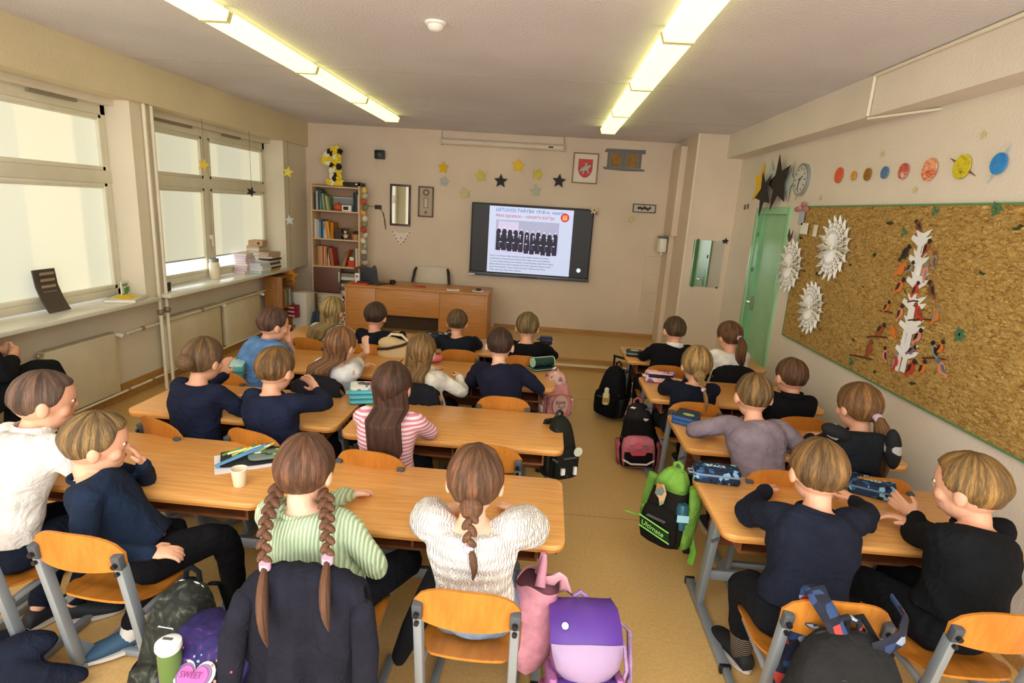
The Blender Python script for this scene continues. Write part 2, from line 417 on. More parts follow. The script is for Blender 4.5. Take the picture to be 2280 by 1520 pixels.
for n_, a, b2, lb in ((5, 2.3, 5.10, 'long pale window sill under the left window'), (6, 5.24, 8.02, 'pale window sill under the second window, stacked with papers')):
    s_ = MB().box(-4.1, -3.63, a, b2, .93, .965); struct(f'trim_{n_}', s_, SILLM, lb, bevel=.006)
    struct(f'sill_apron', MB().box(-3.92, -3.90, a, b2, .86, .93), plain('b9a98c'), parent=bpy.data.objects[f'trim_{n_}'], smooth=False)

# ------------------------------------------------------------------ radiators and pipes
RADM = plain('d8ceb2', .45)
def radiator(y0, y1, label):
    t = thing('radiator', label, 'radiator', (-3.86, y0, .0))
    L = y1-y0
    b = MB().box(-.035, .03, 0, L, .12, .68); b.build('radiator_panel', RADM, t, bevel=.012)
    g = MB(); n = int(L/.035)
    for i in range(n): g.box(-.03, .025, .01+i*L/n, .01+i*L/n+.018, .681, .686)
    g.build('radiator_grille', plain('b5aa8d'), t, smooth=False)
    e = MB().box(.0301, .034, .03, L-.03, .15, .65); e.build('radiator_front', RADM, t, bevel=.002)
    k = MB().tube([(.01, L+.02, .655), (.01, L+.075, .655)], [.018, .016], 12); k.tube([(.01, L+.03, .655), (.065, L+.05, .64)], [.017, .022], 14)
    k.build('thermostat_valve', WHITE, t)
    k = MB().tube([(.01, -.03, .66), (.01, .01, .66)], .014, 10).ball((.01, -.035, .66), .018); k.build('bleed_valve', plain('bdb7a5', .3, .5), t)
    return t
radiator(4.0, 4.74, 'short cream panel radiator under the left window')
radiator(5.42, 6.42, 'cream panel radiator under the start of the second window')
radiator(6.52, 7.36, 'cream panel radiator nearest the bookcase')
radiator(2.5, 3.6, 'cream panel radiator under the left window behind the adult')
PIPEM = plain('e2dac4', .35)
def pipe(name, pts, r, label, coll=()):
    t = MB().tube(pts, r, 10, caps=True); o = t.build(name, PIPEM); tag(o, label, 'pipe')
    if coll:
        k = MB()
        for c_ in coll:
            k.ball(c_, r*2.0, 10, 6)
        k.build('pipe_collar', plain('8d8069', .4, .3), o)
    return o
pipe('heating_pipe', [(-3.8, 4.85, .655), (-3.8, 7.45, .69)], .011, 'upper horizontal heating pipe above the radiators', [(-3.8, 5.05, .66), (-3.8, 6.0, .672)])
pipe('heating_pipe', [(-3.82, 3.7, .10), (-3.82, 4.3, .11), (-3.82, 8.0, .13)], .011, 'lower horizontal heating pipe near the floor', [(-3.82, 4.82, .112), (-3.82, 5.15, .115), (-3.82, 6.2, .12)])
pipe('heating_pipe', [(-3.73, 5.22, 0), (-3.73, 5.22, 2.71)], .017, 'left one of the two vertical riser pipes between the windows', [(-3.73, 5.22, .79)])
pipe('heating_pipe', [(-3.73, 5.32, 0), (-3.73, 5.32, 2.71)], .017, 'right one of the two vertical riser pipes between the windows', [(-3.73, 5.32, .8)])
pipe('heating_pipe', [(2.185, 4.35, 2.77), (2.185, 4.35, 3.04)], .012, 'short white conduit down the face of the right beam')
pipe('heating_pipe', [(2.185, .5, 3.035), (2.185, 4.35, 3.035)], .012, 'thin white conduit along the top edge of the right beam')
pipe('heating_pipe', [(2.19, 4.35, 2.755), (2.39, 3.9, 2.755)], .009, 'thin cable under the right beam')
pipe('heating_pipe', [(-2.65, YF-.01, 0.2), (-2.65, YF-.01, 2.75)], .006, 'thin white cable running down the front wall beside the bookcase')

# ------------------------------------------------------------------ door
GREEN = plain('93c79c', .4, 0, .03); GREEN2 = plain('7db98a', .4, 0, .03)
d = MB(); d.box(XR-.02, XR+.06, 5.86, 5.93, 0, 2.17).box(XR-.02, XR+.06, 6.73, 6.80, 0, 2.17).box(XR-.02, XR+.06, 5.93, 6.73, 2.1, 2.17)
dr = struct('door_1', d, GREEN, 'pale green classroom door in the right wall', bevel=.006)
struct('door_leaf', MB().box(XR+.025, XR+.06, 5.93, 6.73, 0, 2.1), GREEN, parent=dr, smooth=False)
struct('door_edge', MB().box(XR-.005, XR+.03, 6.60, 6.73, 0, 2.1), GREEN2, parent=dr, smooth=False)
k = MB().tube([(XR-.02, 6.55, 1.12), (XR-.05, 6.55, 1.12), (XR-.055, 6.44, 1.12)], .009, 8); k.box(XR-.0, XR+.03, 6.53, 6.57, 1.02, 1.18)
k.build('door_handle', plain('b0b0ac', .25, .9), dr)
k = MB()
for z in (.35, 1.45, 1.85): k.tube([(XR-.012, 6.66, z), (XR-.012, 6.66, z+.05)], .008, 8)
k.build('door_hinge', plain('5b6b5c', .4, .4), dr)

# ------------------------------------------------------------------ ceiling lights
def lampmat(i):
    m, nt, n, b = _new('lit diffuser'); v = _coord(nt)
    b.inputs['Base Color'].default_value = (.8, .8, .6, 1); b.inputs['Emission Color'].default_value = (1, .975, .30, 1)
    b.inputs['Emission Strength'].default_value = 1.0*i; return m
LAMPM = lampmat(2.4)
BRIGHT = emit('fffff0', 5)
def strip(x, ys, L, side, xw=.09):
    for i, y in enumerate(ys):
        t = thing('ceiling_light', L[i], 'ceiling light', (x, y, ZC), group=side)
        t.location.z = ZC
        n = 1.285
        MB().box(-xw+.02, xw-.02, .02, n-.02, -.03, 0).build('lamp_housing', WHITE, t, smooth=False)
        pr = [(-xw, -.03), (xw, -.03), (xw*.8, -.085), (-xw*.8, -.085)]
        d_ = MB(); d_.rings([[(a, yy, z) for a, z in pr] for yy in (.012, n-.012)]); d_.build('diffuser', LAMPM, t, smooth=False)
        for yy in (0, n-.012): MB().rings([[(a*1.06, q, z*1.04-.001) for a, z in pr] for q in (yy, yy+.012)]).build('end_cap', plain('d9cf9c'), t, smooth=False)
        tb = MB()
        for xx in (-.035, .035): tb.tube([(xx, .03, -.0875), (xx, n-.03, -.0875)], .003, 6)
        tb.build('diffuser_rib', emit('fffbb0', 1.5), t, smooth=False)
ys = (7.47-1.3, 7.47-2.6, 7.47-3.9, 7.47-5.2)
od = ('front-most', 'second from the front', 'third from the front', 'fourth from the front')
strip(-2.06, ys, [f'{o_} lit fluorescent fixture of the row on the window side' for o_ in od], 'fluorescent row on the window side', .10)
strip(.67, ys, [f'{o_} lit fluorescent fixture of the row on the door side' for o_ in od], 'fluorescent row on the door side', .10)
# smoke detector
t = thing('smoke_detector', 'round white smoke detector on the ceiling between the light rows', 'smoke detector', at(970, 50, 2, ZC))
MB().lathe([(.065, 0), (.065, -.012), (.05, -.018)]).build('detector_base', WHITE, t)
MB().lathe([(.045, -.016), (.048, -.03), (.035, -.045), (.012, -.05)]).build('detector_dome', WHITE, t)
# ================================================================== FRONT WALL
W0 = YF   # wall plane; things sit in front of it (smaller y)
def wp(px, py): p = at(px, py, 1, YF-.02); return p.x, p.z
# projection screen case
x0, z0 = wp(985, 313); x1, _ = wp(1255, 328); zt = 2.985
t = thing('projector_screen', 'rolled-up projection screen case mounted high on the front wall', 'projector screen', ((x0+x1)/2, YF, 2.89))
L = (x1-x0)/2
m_ = MB().rings([[(x, -.06+.05*math.cos(a), .045*math.sin(a)) for a in [PI*2*i/16 for i in range(16)]] for x in (-L, L)]); m_.build('screen_case', plain('d9ccb8', .4), t)
MB().box(-L, L, -.022, -.0, .04, .15).build('mount_board', WALLM, t, smooth=False)
MB().box(-L-.012, -L+.012, -.115, -.005, -.05, .052).box(L-.012, L+.012, -.115, -.005, -.05, .052).build('case_cap', plain('c8bba6', .4), t, bevel=.004)
MB().tube([(-.02, -.06, -.05), (-.02, -.06, -.075)], .018, 10).build('pull_tab', WHITE, t)
MB().box(L-.22, L-.15, -.113, -.11, -.012, .008).build('case_badge', BLACK, t, smooth=False)
# chain brackets
ch = MB()
for x in (-L, L):
    for i in range(4): ch.tube([(x, -.05, .055+i*.03), (x+.004*(-1)**i, -.05, .08+i*.03)], .004, 6)
ch.build('hanging_chain', plain('7b7263', .4, .5), t)

# interactive display
x0, x1, z0, z1 = -1.15, .68, .975, 2.05
t = thing('interactive_display', 'large wall-mounted interactive screen showing a slide with an old group photo', 'screen', ((x0+x1)/2, YF, (z0+z1)/2))
hw, hh = (x1-x0)/2, (z1-z0)/2
D = -.085
MB().box(-hw, hw, D, -.03, -hh, hh).build('display_case', plain('2b2c30', .35), t, bevel=.008)
MB().box(-.3, .3, -.03, 0, -.25, .25).build('wall_mount', DGREY, t, smooth=False)
MB().box(-hw+.025, hw-.02, D-.002, D, -hh+.05, hh-.02).build('screen_panel', emit('25262b', .25), t, smooth=False)
sb = MB().box(-hw-.01, hw+.01, D-.008, -.03, -hh-.012, -hh+.04); sb.build('speaker_bar', plain('5a5f6c', .35, .3), t, bevel=.006)
MB().box(-.14, .14, D-.011, D-.006, -hh-.006, -hh+.012).build('pen_tray', BLACK, t, smooth=False)
MB().box(-hw-.005, -hw+.09, D-.02, D-.006, -hh-.008, -hh+.014).build('bar_label', WHITE, t, smooth=False)
SX0, SX1, SZ0, SZ1 = -hw+.27, hw-.30, -hh+.055, hh-.035    # slide
SL = emit('c3d0f2', .62); SY = D-.0035
MB().box(SX0, SX1, SY, D-.002, SZ0, SZ1).build('slide', SL, t, smooth=False)
sw, sh = SX1-SX0, SZ1-SZ0
def S(u, v): return SX0+u*sw, SZ1-v*sh
N = (0, -1, 0)
BLU = emit('3f66b4', .45); RED = emit('c4304a', .5); NAV = emit('1c265c', .3)
x, z = S(.075, .075); text('slide_text', 'LIETUVOS TARYBA 1918 m. vasario', .07, (x, SY-.001, z), (1, 0, 0), N, BLU, t, sx=.98)
x, z = S(.075, .155); text('slide_text', 'Akto signatarai – valstybės kūrėjai', .068, (x, SY-.001, z), (1, 0, 0), N, RED, t, sx=.93)
lines = ['Iš kairės: I eil. sėdi: Jonas Vileišis, Jurgis Šaulys, Justinas Staugaitis, Stanislovas Narutavičius,', 'Jonas Basanavičius, Antanas Smetona, Kazimieras Šaulys, Steponas Kairys, Jonas Smilgevičius.',
         'II eil. stovi: Kazimieras Bizauskas, Jonas Vailokaitis, Donatas Malinauskas, Vladas Mironas, Mykolas', 'Biržiška, Alfonsas Petrulis, Saliamonas Banaitis, Petras Klimas, Aleksandras Stulginskis, Jokūbas', 'Šernas, Pranas Dovydaitis. Lietuvos Tarybos nariai, pasirašę Nepriklausomybės Aktą', '1918 m. vasario 16 d. Vilniuje. Aktas ir signatarai.']
for i, s_ in enumerate(lines):
    x, z = S(.03, .755+i*.043); text('slide_text', s_, .031, (x, SY-.001, z), (1, 0, 0), N, NAV, t, ext=.0008, sx=.80)
# group photograph on the slide
ph = MB(); ux0, uz0 = S(.085, .70); ux1, uz1 = S(.84, .20)
ph.box(ux0, ux1, SY-.001, SY, uz0, uz1); PB = ph.build('slide_photo', emit('a9adcf', .6), t, smooth=False)
pw, phh = ux1-ux0, uz1-uz0
bk = MB().box(ux0, ux1, SY-.0014, SY-.001, uz0+.0*phh, uz0+.09*phh).box(ux0+.04*pw, ux0+.36*pw, SY-.0014, SY-.001, uz0+.66*phh, uz1-.02)
bk.build('photo_backdrop', emit('c4bfe4', .7), PB, smooth=False)
dk = MB(); lt = MB(); gr = MB(); rr = random.Random(3)
for i in range(11):
    cx = ux0+pw*(.05+.9*i/10); tz = uz0+phh*(.74-.10*i/10+rr.uniform(-.02, .02))
    dk.prism([(-.035, -.32), (.035, -.32), (.034, -.03), (.018, 0), (-.018, 0), (-.034, -.03)], .0004, (cx, SY-.0022, tz), (1, 0, 0), (0, 0, 1))
    lt.prism(circ(.011, 10, .9, 1.2), .0004, (cx, SY-.0028, tz+.014), (1, 0, 0), (0, 0, 1))
for i in range(9):
    cx = ux0+pw*(.08+.84*i/8); tz = uz0+phh*(.55-.05*i/8)
    dk.prism([(-.042, -.20), (.05, -.20), (.045, -.07), (.034, -.02), (.015, 0), (-.018, 0), (-.036, -.03)], .0004, (cx, SY-.0032, tz), (1, 0, 0), (0, 0, 1))
    lt.prism(circ(.012, 10, .9, 1.25), .0004, (cx, SY-.0038, tz+.014), (1, 0, 0), (0, 0, 1))
    lt.prism([(-.006, -.01), (.006, -.01), (.002, -.05)], .0004, (cx, SY-.0038, tz), (1, 0, 0), (0, 0, 1))
    lt.prism(circ(.012, 8, 1.6, .6), .0004, (cx+rr.uniform(-.01, .02), SY-.0038, tz-.105), (1, 0, 0), (0, 0, 1))
    gr.prism([(-.03, -.1), (-.012, -.11), (-.002, -.185), (-.02, -.185)], .0004, (cx, SY-.0036, tz), (1, 0, 0), (0, 0, 1))
dk.build('photo_figures', emit('1d1a38', .4), PB, smooth=False); lt.build('photo_print', emit('e3def4', .7), PB, smooth=False); gr.build('photo_shading', emit('4e4a75', .4), PB, smooth=False)
cx, cz = S(.90, .115)
MB().prism(circ(.065, 24), .0006, (cx, SY-.0016, cz)).build('slide_emblem', emit('c8344a', .6), t, smooth=False)
MB().box(cx-.03, cx+.03, SY-.0026, SY-.002, cz-.035, cz-.02).box(cx-.03, cx+.03, SY-.0026, SY-.002, cz-.013, cz-.002).box(cx-.03, cx-.018, SY-.0026, SY-.002, cz-.035, cz+.035).box(cx-.006, cx+.006, SY-.0026, SY-.002, cz-.002, cz+.035).box(cx+.018, cx+.03, SY-.0026, SY-.002, cz-.035, cz+.035).build('emblem_mark', emit('ffb35a', .9), t, smooth=False)
MB().prism(circ(.032, 20), .001, (SX1+.14, D-.0035, -hh+.16)).build('screen_button', emit('cfe6f4', .8), t, smooth=False)

# framed things -------------------------------------------------
def framed(name, label, cat, px, fw, fm, dpt=.03, tilt=0):
    (a, b), (c_, d_) = wp(px[0], px[1]), wp(px[2], px[3])
    cx, cz, hw_, hh_ = (a+c_)/2, (b+d_)/2, abs(c_-a)/2, abs(b-d_)/2
    t = thing(name, label, cat, (cx, YF, cz))
    f = MB(); f.box(-hw_, hw_, -dpt, 0, hh_-fw, hh_).box(-hw_, hw_, -dpt, 0, -hh_, -hh_+fw).box(-hw_, -hw_+fw, -dpt, 0, -hh_+fw, hh_-fw).box(hw_-fw, hw_, -dpt, 0, -hh_+fw, hh_-fw)
    f.build('frame', fm, t, bevel=.003)
    return t, hw_-fw, hh_-fw
DKW = wood('4b2c1c', '33190f', .35, (8, 8, 8), 'darkframe')
t, a, b = framed('wall_mirror', 'tall dark-framed mirror hanging right of the bookcase', 'mirror', (869, 409, 913, 504), .03, DKW)
mm = plain('e8eef0', .02, 1, 0); MB().box(-a, a, -.012, -.004, -b, b).build('mirror_glass', mm, t, smooth=False)
t, a, b = framed('framed_ornament', 'narrow brown-framed paper-cut ornament right of the mirror', 'picture', (932, 414, 964, 484), .018, plain('5a4032', .4))
MB().box(-a, a, -.012, -.004, -b, b).build('picture_paper', plain('b5a491'), t, smooth=False)
o = MB(); o.prism(circ(.045, 20), .001, (0, -.014, b-.07)); o.prism(star_poly(.062, .045, 12), .0008, (0, -.0135, b-.07)); o.box(-.035, .035, -.014, -.012, -.09, .06); o.prism(star_poly(.03, .018, 8), .001, (0, -.014, -b+.05))
o.build('ornament', plain('7a6657'), t, smooth=False)
MB().box(-.024, .024, -.0155, -.014, -.08, .05).prism(circ(.02, 16), .001, (0, -.0155, b-.07)).build('ornament_inlay', plain('c8bba5'), t, smooth=False)
t, a, b = framed('framed_coat_of_arms', 'framed red shield with a white rider above the screen', 'picture', (1278, 339, 1328, 410), .014, plain('8a5a30', .4))
MB().box(-a, a, -.012, -.004, -b, b).build('picture_paper', plain('ddd5c2'), t, smooth=False)
sh_ = [(-.105, .13), (.105, .13), (.105, -.02), (.085, -.08), (.045, -.12), (0, -.135), (-.045, -.12), (-.085, -.08), (-.105, -.02)]
MB().prism(sh_, .001, (0, -.014, 0)).build('shield', plain('c23a30'), t, smooth=False)
hz = [(-.07, -.02), (-.085, -.06), (-.06, -.04), (-.03, -.03), (-.035, -.08), (-.02, -.085), (-.01, -.03), (.03, -.03), (.05, -.075), (.065, -.07), (.045, -.02), (.055, .01), (.085, .03), (.08, .045), (.05, .05), (.03, .03), (.02, .035), (.025, .07), (.01, .085), (-.005, .07), (-.005, .03), (-.045, .01)]
MB().prism(hz, .001, (0, -.0152, 0)).build('rider_figure', plain('a9b6bb'), t, smooth=False)
MB().bar((-.0, -.0158, .06), (-.07, -.0158, .11), .008, .002).prism([(-.045, 0), (-.03, .012), (-.015, 0), (-.02, -.02), (-.03, -.028), (-.04, -.02)], .0008, (.03, -.0166, .035)).build('rider_sword', plain('d9b13e'), t, smooth=False)
# grey paper portal with gold windows
(a, b), (c_, d_) = wp(1347, 329), wp(1434, 382)
cx, cz, hw_, hh_ = (a+c_)/2, (b+d_)/2, (c_-a)/2, (b-d_)/2
t = thing('paper_gate_picture', 'grey cut-out paper gate with two brownish panels right of the coat of arms', 'picture', (cx, YF, cz))
MB().box(-hw_*.83, hw_*.83, -.006, 0, -hh_*.75, hh_*.8).build('picture_panel', patterned([(.3, '7f7a70'), (.6, '8f897d')], 9, 'noise'), t, smooth=False)
g = MB(); g.prism([(-hw_, hh_*.62), (hw_, hh_*.62), (hw_*.98, hh_), (-hw_*.92, hh_*.96)], .004, (0, -.006, 0)); g.prism([(-hw_*1.02, -hh_*.75), (hw_, -hh_*.8), (hw_*1.02, -hh_), (.02, -hh_*1.06), (-hw_*.95, -hh_*.98)], .004, (0, -.006, 0))
for x in (-.78, -.02, .76): g.box(hw_*(x-.05), hw_*(x+.05), -.009, -.006, -hh_*.75, hh_*.65)
g.build('gate_bars', plain('6d6a66'), t, smooth=False)
MB().box(-hw_*.62, -hw_*.18, -.008, -.006, -hh_*.6, hh_*.5).build('gold_panel', patterned([(.3, '8d6a3c'), (.5, 'a3793c'), (.7, '7b6a55')], 12, 'noise'), t, smooth=False)
MB().box(hw_*.2, hw_*.6, -.008, -.006, -hh_*.6, hh_*.5).build('gold_panel', patterned([(.3, '8d6a3c'), (.5, 'a3793c'), (.7, '7b6a55')], 12, 'noise'), t, smooth=False)
t, a, b = framed('framed_drawing', 'small framed black ink lettering right of the screen', 'picture', (1410, 453, 1459, 475), .012, plain('4b3f34', .4))
MB().box(-a, a, -.012, -.004, -b, b).build('picture_paper', plain('cabda6'), t, smooth=False)
k = MB(); rr = random.Random(5)
for i in range(7): k.prism([(q[0]+rr.uniform(-.004, .004), q[1]) for q in circ(.018, 9, 1, 1.2)], .001, (-.085+i*.028, -.0135, rr.uniform(-.012, .01)))
k.prism(star_poly(.014, .006, 4), .001, (-.01, -.0135, .04)); k.build('ink_marks', BLACK, t, smooth=False)
# heart banner
(a, b), (c_, d_) = wp(869, 514), wp(915, 549)
t = thing('paper_pennant', 'white triangular pennant with small dark red hearts under the mirror', 'pennant', ((a+c_)/2, YF, b))
H = b-d_; w_ = (c_-a)/2
MB().prism([(-w_, 0), (-w_*.85, .012), (-w_*.3, -.022), (w_*.3, -.022), (w_*.85, .012), (w_, 0), (0, -H)], .003, (0, -.004, 0)).build('pennant_paper', plain('e3d9cd'), t, smooth=False)
hp = [(0, -.012), (.012, .002), (.009, .01), (.003, .009), (0, .005), (-.003, .009), (-.009, .01), (-.012, .002)]
k = MB()
for f_ in (.0, .25, .5, .75):
    for s_ in (-1, 1): k.prism(hp, .001, (s_*w_*.82*(1-f_*.92), -.0075, -.015-f_*H*.86))
k.prism(hp, .001, (0, -.0075, -H*.45)); k.prism(hp, .001, (0, -.0075, -H*.88)); k.build('hearts', plain('7d2a2c'), t, smooth=False)
# speaker and sensor with cable
x, z = wp(846, 345)
t = thing('wall_speaker', 'small black box speaker high on the wall left of the mirror', 'speaker', (x, YF, z))
MB().box(-.065, .075, -.09, 0, -.06, .065).build('speaker_body', BLACK, t, bevel=.008)
MB().lathe([(.03, 0), (.03, .004), (.02, .005)], n=18).build('speaker_cone', DGREY, t).matrix_local = Matrix.Translation((.01, -.09, 0)) @ Matrix.Rotation(PI/2, 4, 'X')
x, z = wp(842, 461)
t = thing('wall_socket', 'dark socket with a looping cable on the wall beside the bookcase', 'socket', (x, YF, z))
MB().box(-.05, .05, -.035, 0, -.03, .03).build('socket_body', plain('33291f', .5), t, bevel=.006)
MB().tube([(.04, -.03, -.02), (.09, -.02, -.1), (.10, -.02, -.25), (.12, -.02, -.33), (.115, -.02, -.22), (.07, -.02, -.08)], .004, 6).build('cable', plain('3b3026'), t)
MB().tube([(-.05, -.02, .0), (-.15, -.03, .015), (-.25, -.05, .07)], .008, 6).build('plug_cord', plain('b89b63'), t)
# soap dispenser
p = at(1517, 549, 1, 8.3)
t = thing('soap_dispenser', 'white wall dispenser with a dark top left of the pillar', 'dispenser', (1.74-.0, 8.42, p.z))
MB().rbox((-.055, 0, 0), (.11, .2, .2), .03).build('dispenser_body', plain('e8e2d6', .3), t, smooth=True)
MB().box(-.11, 0, -.1, .1, .10, .125).build('dispenser_lid', plain('54575a', .4), t, bevel=.004)
MB().tube([(-.05, 0, -.1), (-.05, 0, -.14)], .02, 10).build('dispenser_nozzle', WHITE, t)

# stars on the wall ---------------------------------------------------------
YEL = plain('f0c416', .6); LYEL = plain('dfcf52', .6); PALE = plain('cfc68d', .6); MINT = plain('b6bfa6', .6); SILV = plain('b9c3c2', .5); BLK = plain('1c1714', .6)
def wall_star(px, py, R, m_, label, rot=0, tilt=0, r=.45, n=5):
    x, z = wp(px, py); o = MB().prism(star_poly(R, R*r, n, rot), .006, (0, -.003, 0))
    ob = o.build('paper_star', m_, smooth=False); ob.location = (x, YF-.018-abs(math.sin(tilt))*R, z); ob.rotation_euler = (0, 0, tilt)
    return tag(ob, label, 'paper star', 'paper stars around the screen')
wall_star(988, 374, .10, YEL, 'deep yellow folded paper star, upper one at the left end', 0, .75)
wall_star(989, 404, .085, SILV, 'silver grey paper star just below the leftmost yellow one', .25, .6)
wall_star(1035, 430, .095, PALE, 'pale cream paper star above the top left of the screen', -.15, .3)
wall_star(1071, 392, .10, LYEL, 'light yellow paper star left of the left black star', -.2, .5)
wall_star(1115, 403, .108, BLK, 'black paper star above the middle of the screen')
wall_star(1154, 369, .11, YEL, 'bright yellow star, the topmost above the screen', .1, .2)
wall_star(1197, 389, .10, LYEL, 'yellow paper star between the two black stars', .25, .5)
wall_star(1192, 425, .10, MINT, 'grey-green paper star right above the screen edge', -.1, .25)
wall_star(1245, 403, .108, BLK, 'black paper star left of the framed shield', .05)
wall_star(1405, 488, .065, PALE, 'small pale six-pointed star below the framed ink lettering', .1, .1, .4, 6)
# bee figure on the screen corner
x, z = wp(1322, 468)
t = thing('paper_flower', 'small paper flower clipped on the top right screen corner', 'decoration', (x, YF-.1, z))
k = MB()
for i in range(6): k.ball((.035*math.cos(i), -.01, .035*math.sin(i)), (.026, .008, .014), 8, 6, Matrix.Rotation(-i, 3, 'Y'))
k.build('petal', plain('e6d6bd'), t); MB().ball((0, -.016, 0), .014, 8, 6).build('flower_centre', plain('a0662e'), t)
MB().ball((.03, .0, -.045), (.03, .02, .022), 10, 6).build('flower_leaf', plain('8f8a76'), t)
# white whiteboard panel lower right of the screen: the light fixed panel
tag(MB().box(-.90, 1.50, YF-.006, YF, .30, .93).build('wall_board', WALLM, smooth=False), 'plain beige panel fixed under the screen', 'panel')

# mirror on the pillar
p0 = at(1547, 534, 1, 7.6); p1 = at(1606, 644, 1, 7.6); zt, zb = 1.74, 1.13
t = thing('wall_mirror', 'frameless mirror on the pillar reflecting the green door', 'mirror', (2.13, 7.6, (zt+zb)/2))
MB().box(-.20, .20, -.008, 0, -(zt-zb)/2, (zt-zb)/2).build('mirror_glass', mm, t, smooth=False)
k = MB()
for sx in (-.15, .17):
    for sz in (-1, 1): k.box(sx-.012, sx+.012, -.014, -.006, sz*(zt-zb)/2-.01, sz*(zt-zb)/2+.012)
k.build('mirror_clip', plain('3f4a44', .4), t, smooth=False)
o = MB().prism(star_poly(.045, .02), .004, (2.33, 7.585, 1.745)); o = o.build('paper_star', BLK, smooth=False, loc=(2.33, 7.585, 1.745)); tag(o, 'small black star on the top right corner of the pillar mirror', 'paper star')

# ------------------------------------------------------------------ bookcase
BX0, BX1, BY0, BY1 = -3.52, -2.78, 8.36, 8.68
t = thing('bookcase', 'tall pale wooden bookcase full of books in the front left corner', 'bookcase', ((BX0+BX1)/2, (BY0+BY1)/2, 0))
hx, hy = (BX1-BX0)/2, (BY1-BY0)/2
MB().box(-hx, -hx+.022, -hy, hy, 0, 2.17).build('side_panel', OAK, t, bevel=.002); MB().box(hx-.022, hx, -hy, hy, 0, 2.17).build('side_panel', OAK, t, bevel=.002)
MB().box(-hx, hx, hy-.01, hy, 0, 2.17).build('back_panel', plain('a98a70'), t, smooth=False)
SH = (1.80, 1.385, .975, .56, .08); 
for z in (2.15,)+SH: MB().box(-hx+.022, hx-.022, -hy+.003, hy-.01, z-.02, z).build('shelf', OAK, t, bevel=.002)
MB().box(-hx+.025, .075, -hy-.012, -hy+.006, .58, .955).build('door', plain('6a4a3c', .45), t, bevel=.003)
MB().box(.05, .065, -hy-.03, -hy-.012, .75, .9).build('door_handle', WHITE, t, bevel=.003)
ty = BY0+.03
def bk(name, label, cat, grp, x, w_, h, z, c, lean=0, dep=.2, y=None):
    o = MB(); M_ = c if not isinstance(c, str) else plain(c, .6)
    o.box(0, w_, 0, dep, 0, h); ob = o.build(name, [M_, plain('d8cfba')], smooth=False, bevel=.0015)
    ob.location = (x, (BY0+.04) if y is None else y, z+(abs(math.sin(lean))*w_ if lean > 0 else 0)); ob.rotation_euler = (0, lean, 0)
    return tag(ob, label, cat, grp)
def ordn(i): return ['first', 'second', 'third', 'fourth', 'fifth', 'sixth', 'seventh', 'eighth', 'ninth', 'tenth', 'eleventh', 'twelfth', 'thirteenth', 'fourteenth', 'fifteenth', 'sixteenth', 'seventeenth', 'eighteenth', 'nineteenth', 'twentieth', 'twenty-first', 'twenty-second', 'twenty-third', 'twenty-fourth'][i]
def bookrow(x, z, spec, shelf, grp, cname):
    for i, (w_, h, c, cn, ln) in enumerate(spec):
        bk('book', f'{cn} book, {ordn(i)} from the left on the {shelf}', 'book', grp, x, w_, h, z, c, ln); x += w_+.003+(abs(math.sin(ln))*.0)
    return x
x = BX0+.035
bookrow(x, 1.80, [(.03, .24, '2c3a33', 'dark green', 0), (.025, .27, 'b9c0b0', 'pale grey', 0), (.028, .30, '2c3d52', 'navy', 0), (.022, .28, '7f9f8c', 'sage', 0), (.02, .27, '35506e', 'blue', -.08), (.025, .24, '93a57b', 'light green', -.12), (.03, .22, '5d6f45', 'olive', -.12), (.02, .21, 'c7bf8a', 'straw', -.16), (.024, .20, '7b8f63', 'moss', -.16)], 'top shelf', 'books on the top shelf', 0)
bookrow(BX0+.63, 1.80, [(.03, .28, '20252b', 'black', 0), (.03, .30, '2a4252', 'dark blue', 0), (.03, .25, 'd7d0bd', 'cream', 0)], 'right half of the top shelf', 'books at the right of the top shelf', 0)
bookrow(x, 1.385, [(.035, .28, 'd2cbc4', 'white', 0), (.03, .27, 'bbb6b6', 'light grey', 0), (.025, .24, '6ba0b5', 'sky blue', 0), (.03, .27, '2f4760', 'dark blue', 0), (.025, .25, '88b3c2', 'pale blue', 0), (.022, .2, 'dcd6ca', 'cream', -.1), (.028, .26, 'd98a35', 'orange', -.1), (.026, .25, 'e0a13a', 'amber', -.12), (.045, .24, 'b8791e', 'mustard', 0)], 'second shelf', 'books on the second shelf', 0)
xx = bookrow(x, .975, [(.02, .29, c_, n_, 0) for c_, n_ in (('8a6a4a', 'brown'), ('a14b35', 'brick red'), ('9fa05f', 'olive'), ('d98f5a', 'peach'), ('c9b48a', 'tan'), ('c14b34', 'red'), ('e0a070', 'light orange'), ('a98f62', 'khaki'), ('c46a3e', 'rust'))]+[(.022, .28, 'c9c0b0', 'cream', -.1), (.02, .28, '5d4a3c', 'dark brown', -.12), (.02, .27, 'cf6a3a', 'orange red', -.12), (.018, .27, 'b24a33', 'dark red', -.12)], 'third shelf', 'books on the third shelf', 0)
bookrow(BX0+.42, .975, [(.02, .24, '6d6154', 'grey brown', .35), (.02, .25, '8c8273', 'dusty grey', .35), (.02, .26, 'd4793c', 'orange', .28)], 'third shelf, leaning', 'leaning books on the third shelf', 0)
bookrow(BX0+.66, .975, [(.03, .29, 'cfc6b2', 'cream', 0), (.035, .29, 'a9a190', 'beige', 0)], 'right end of the third shelf', 'books at the right of the third shelf', 0)
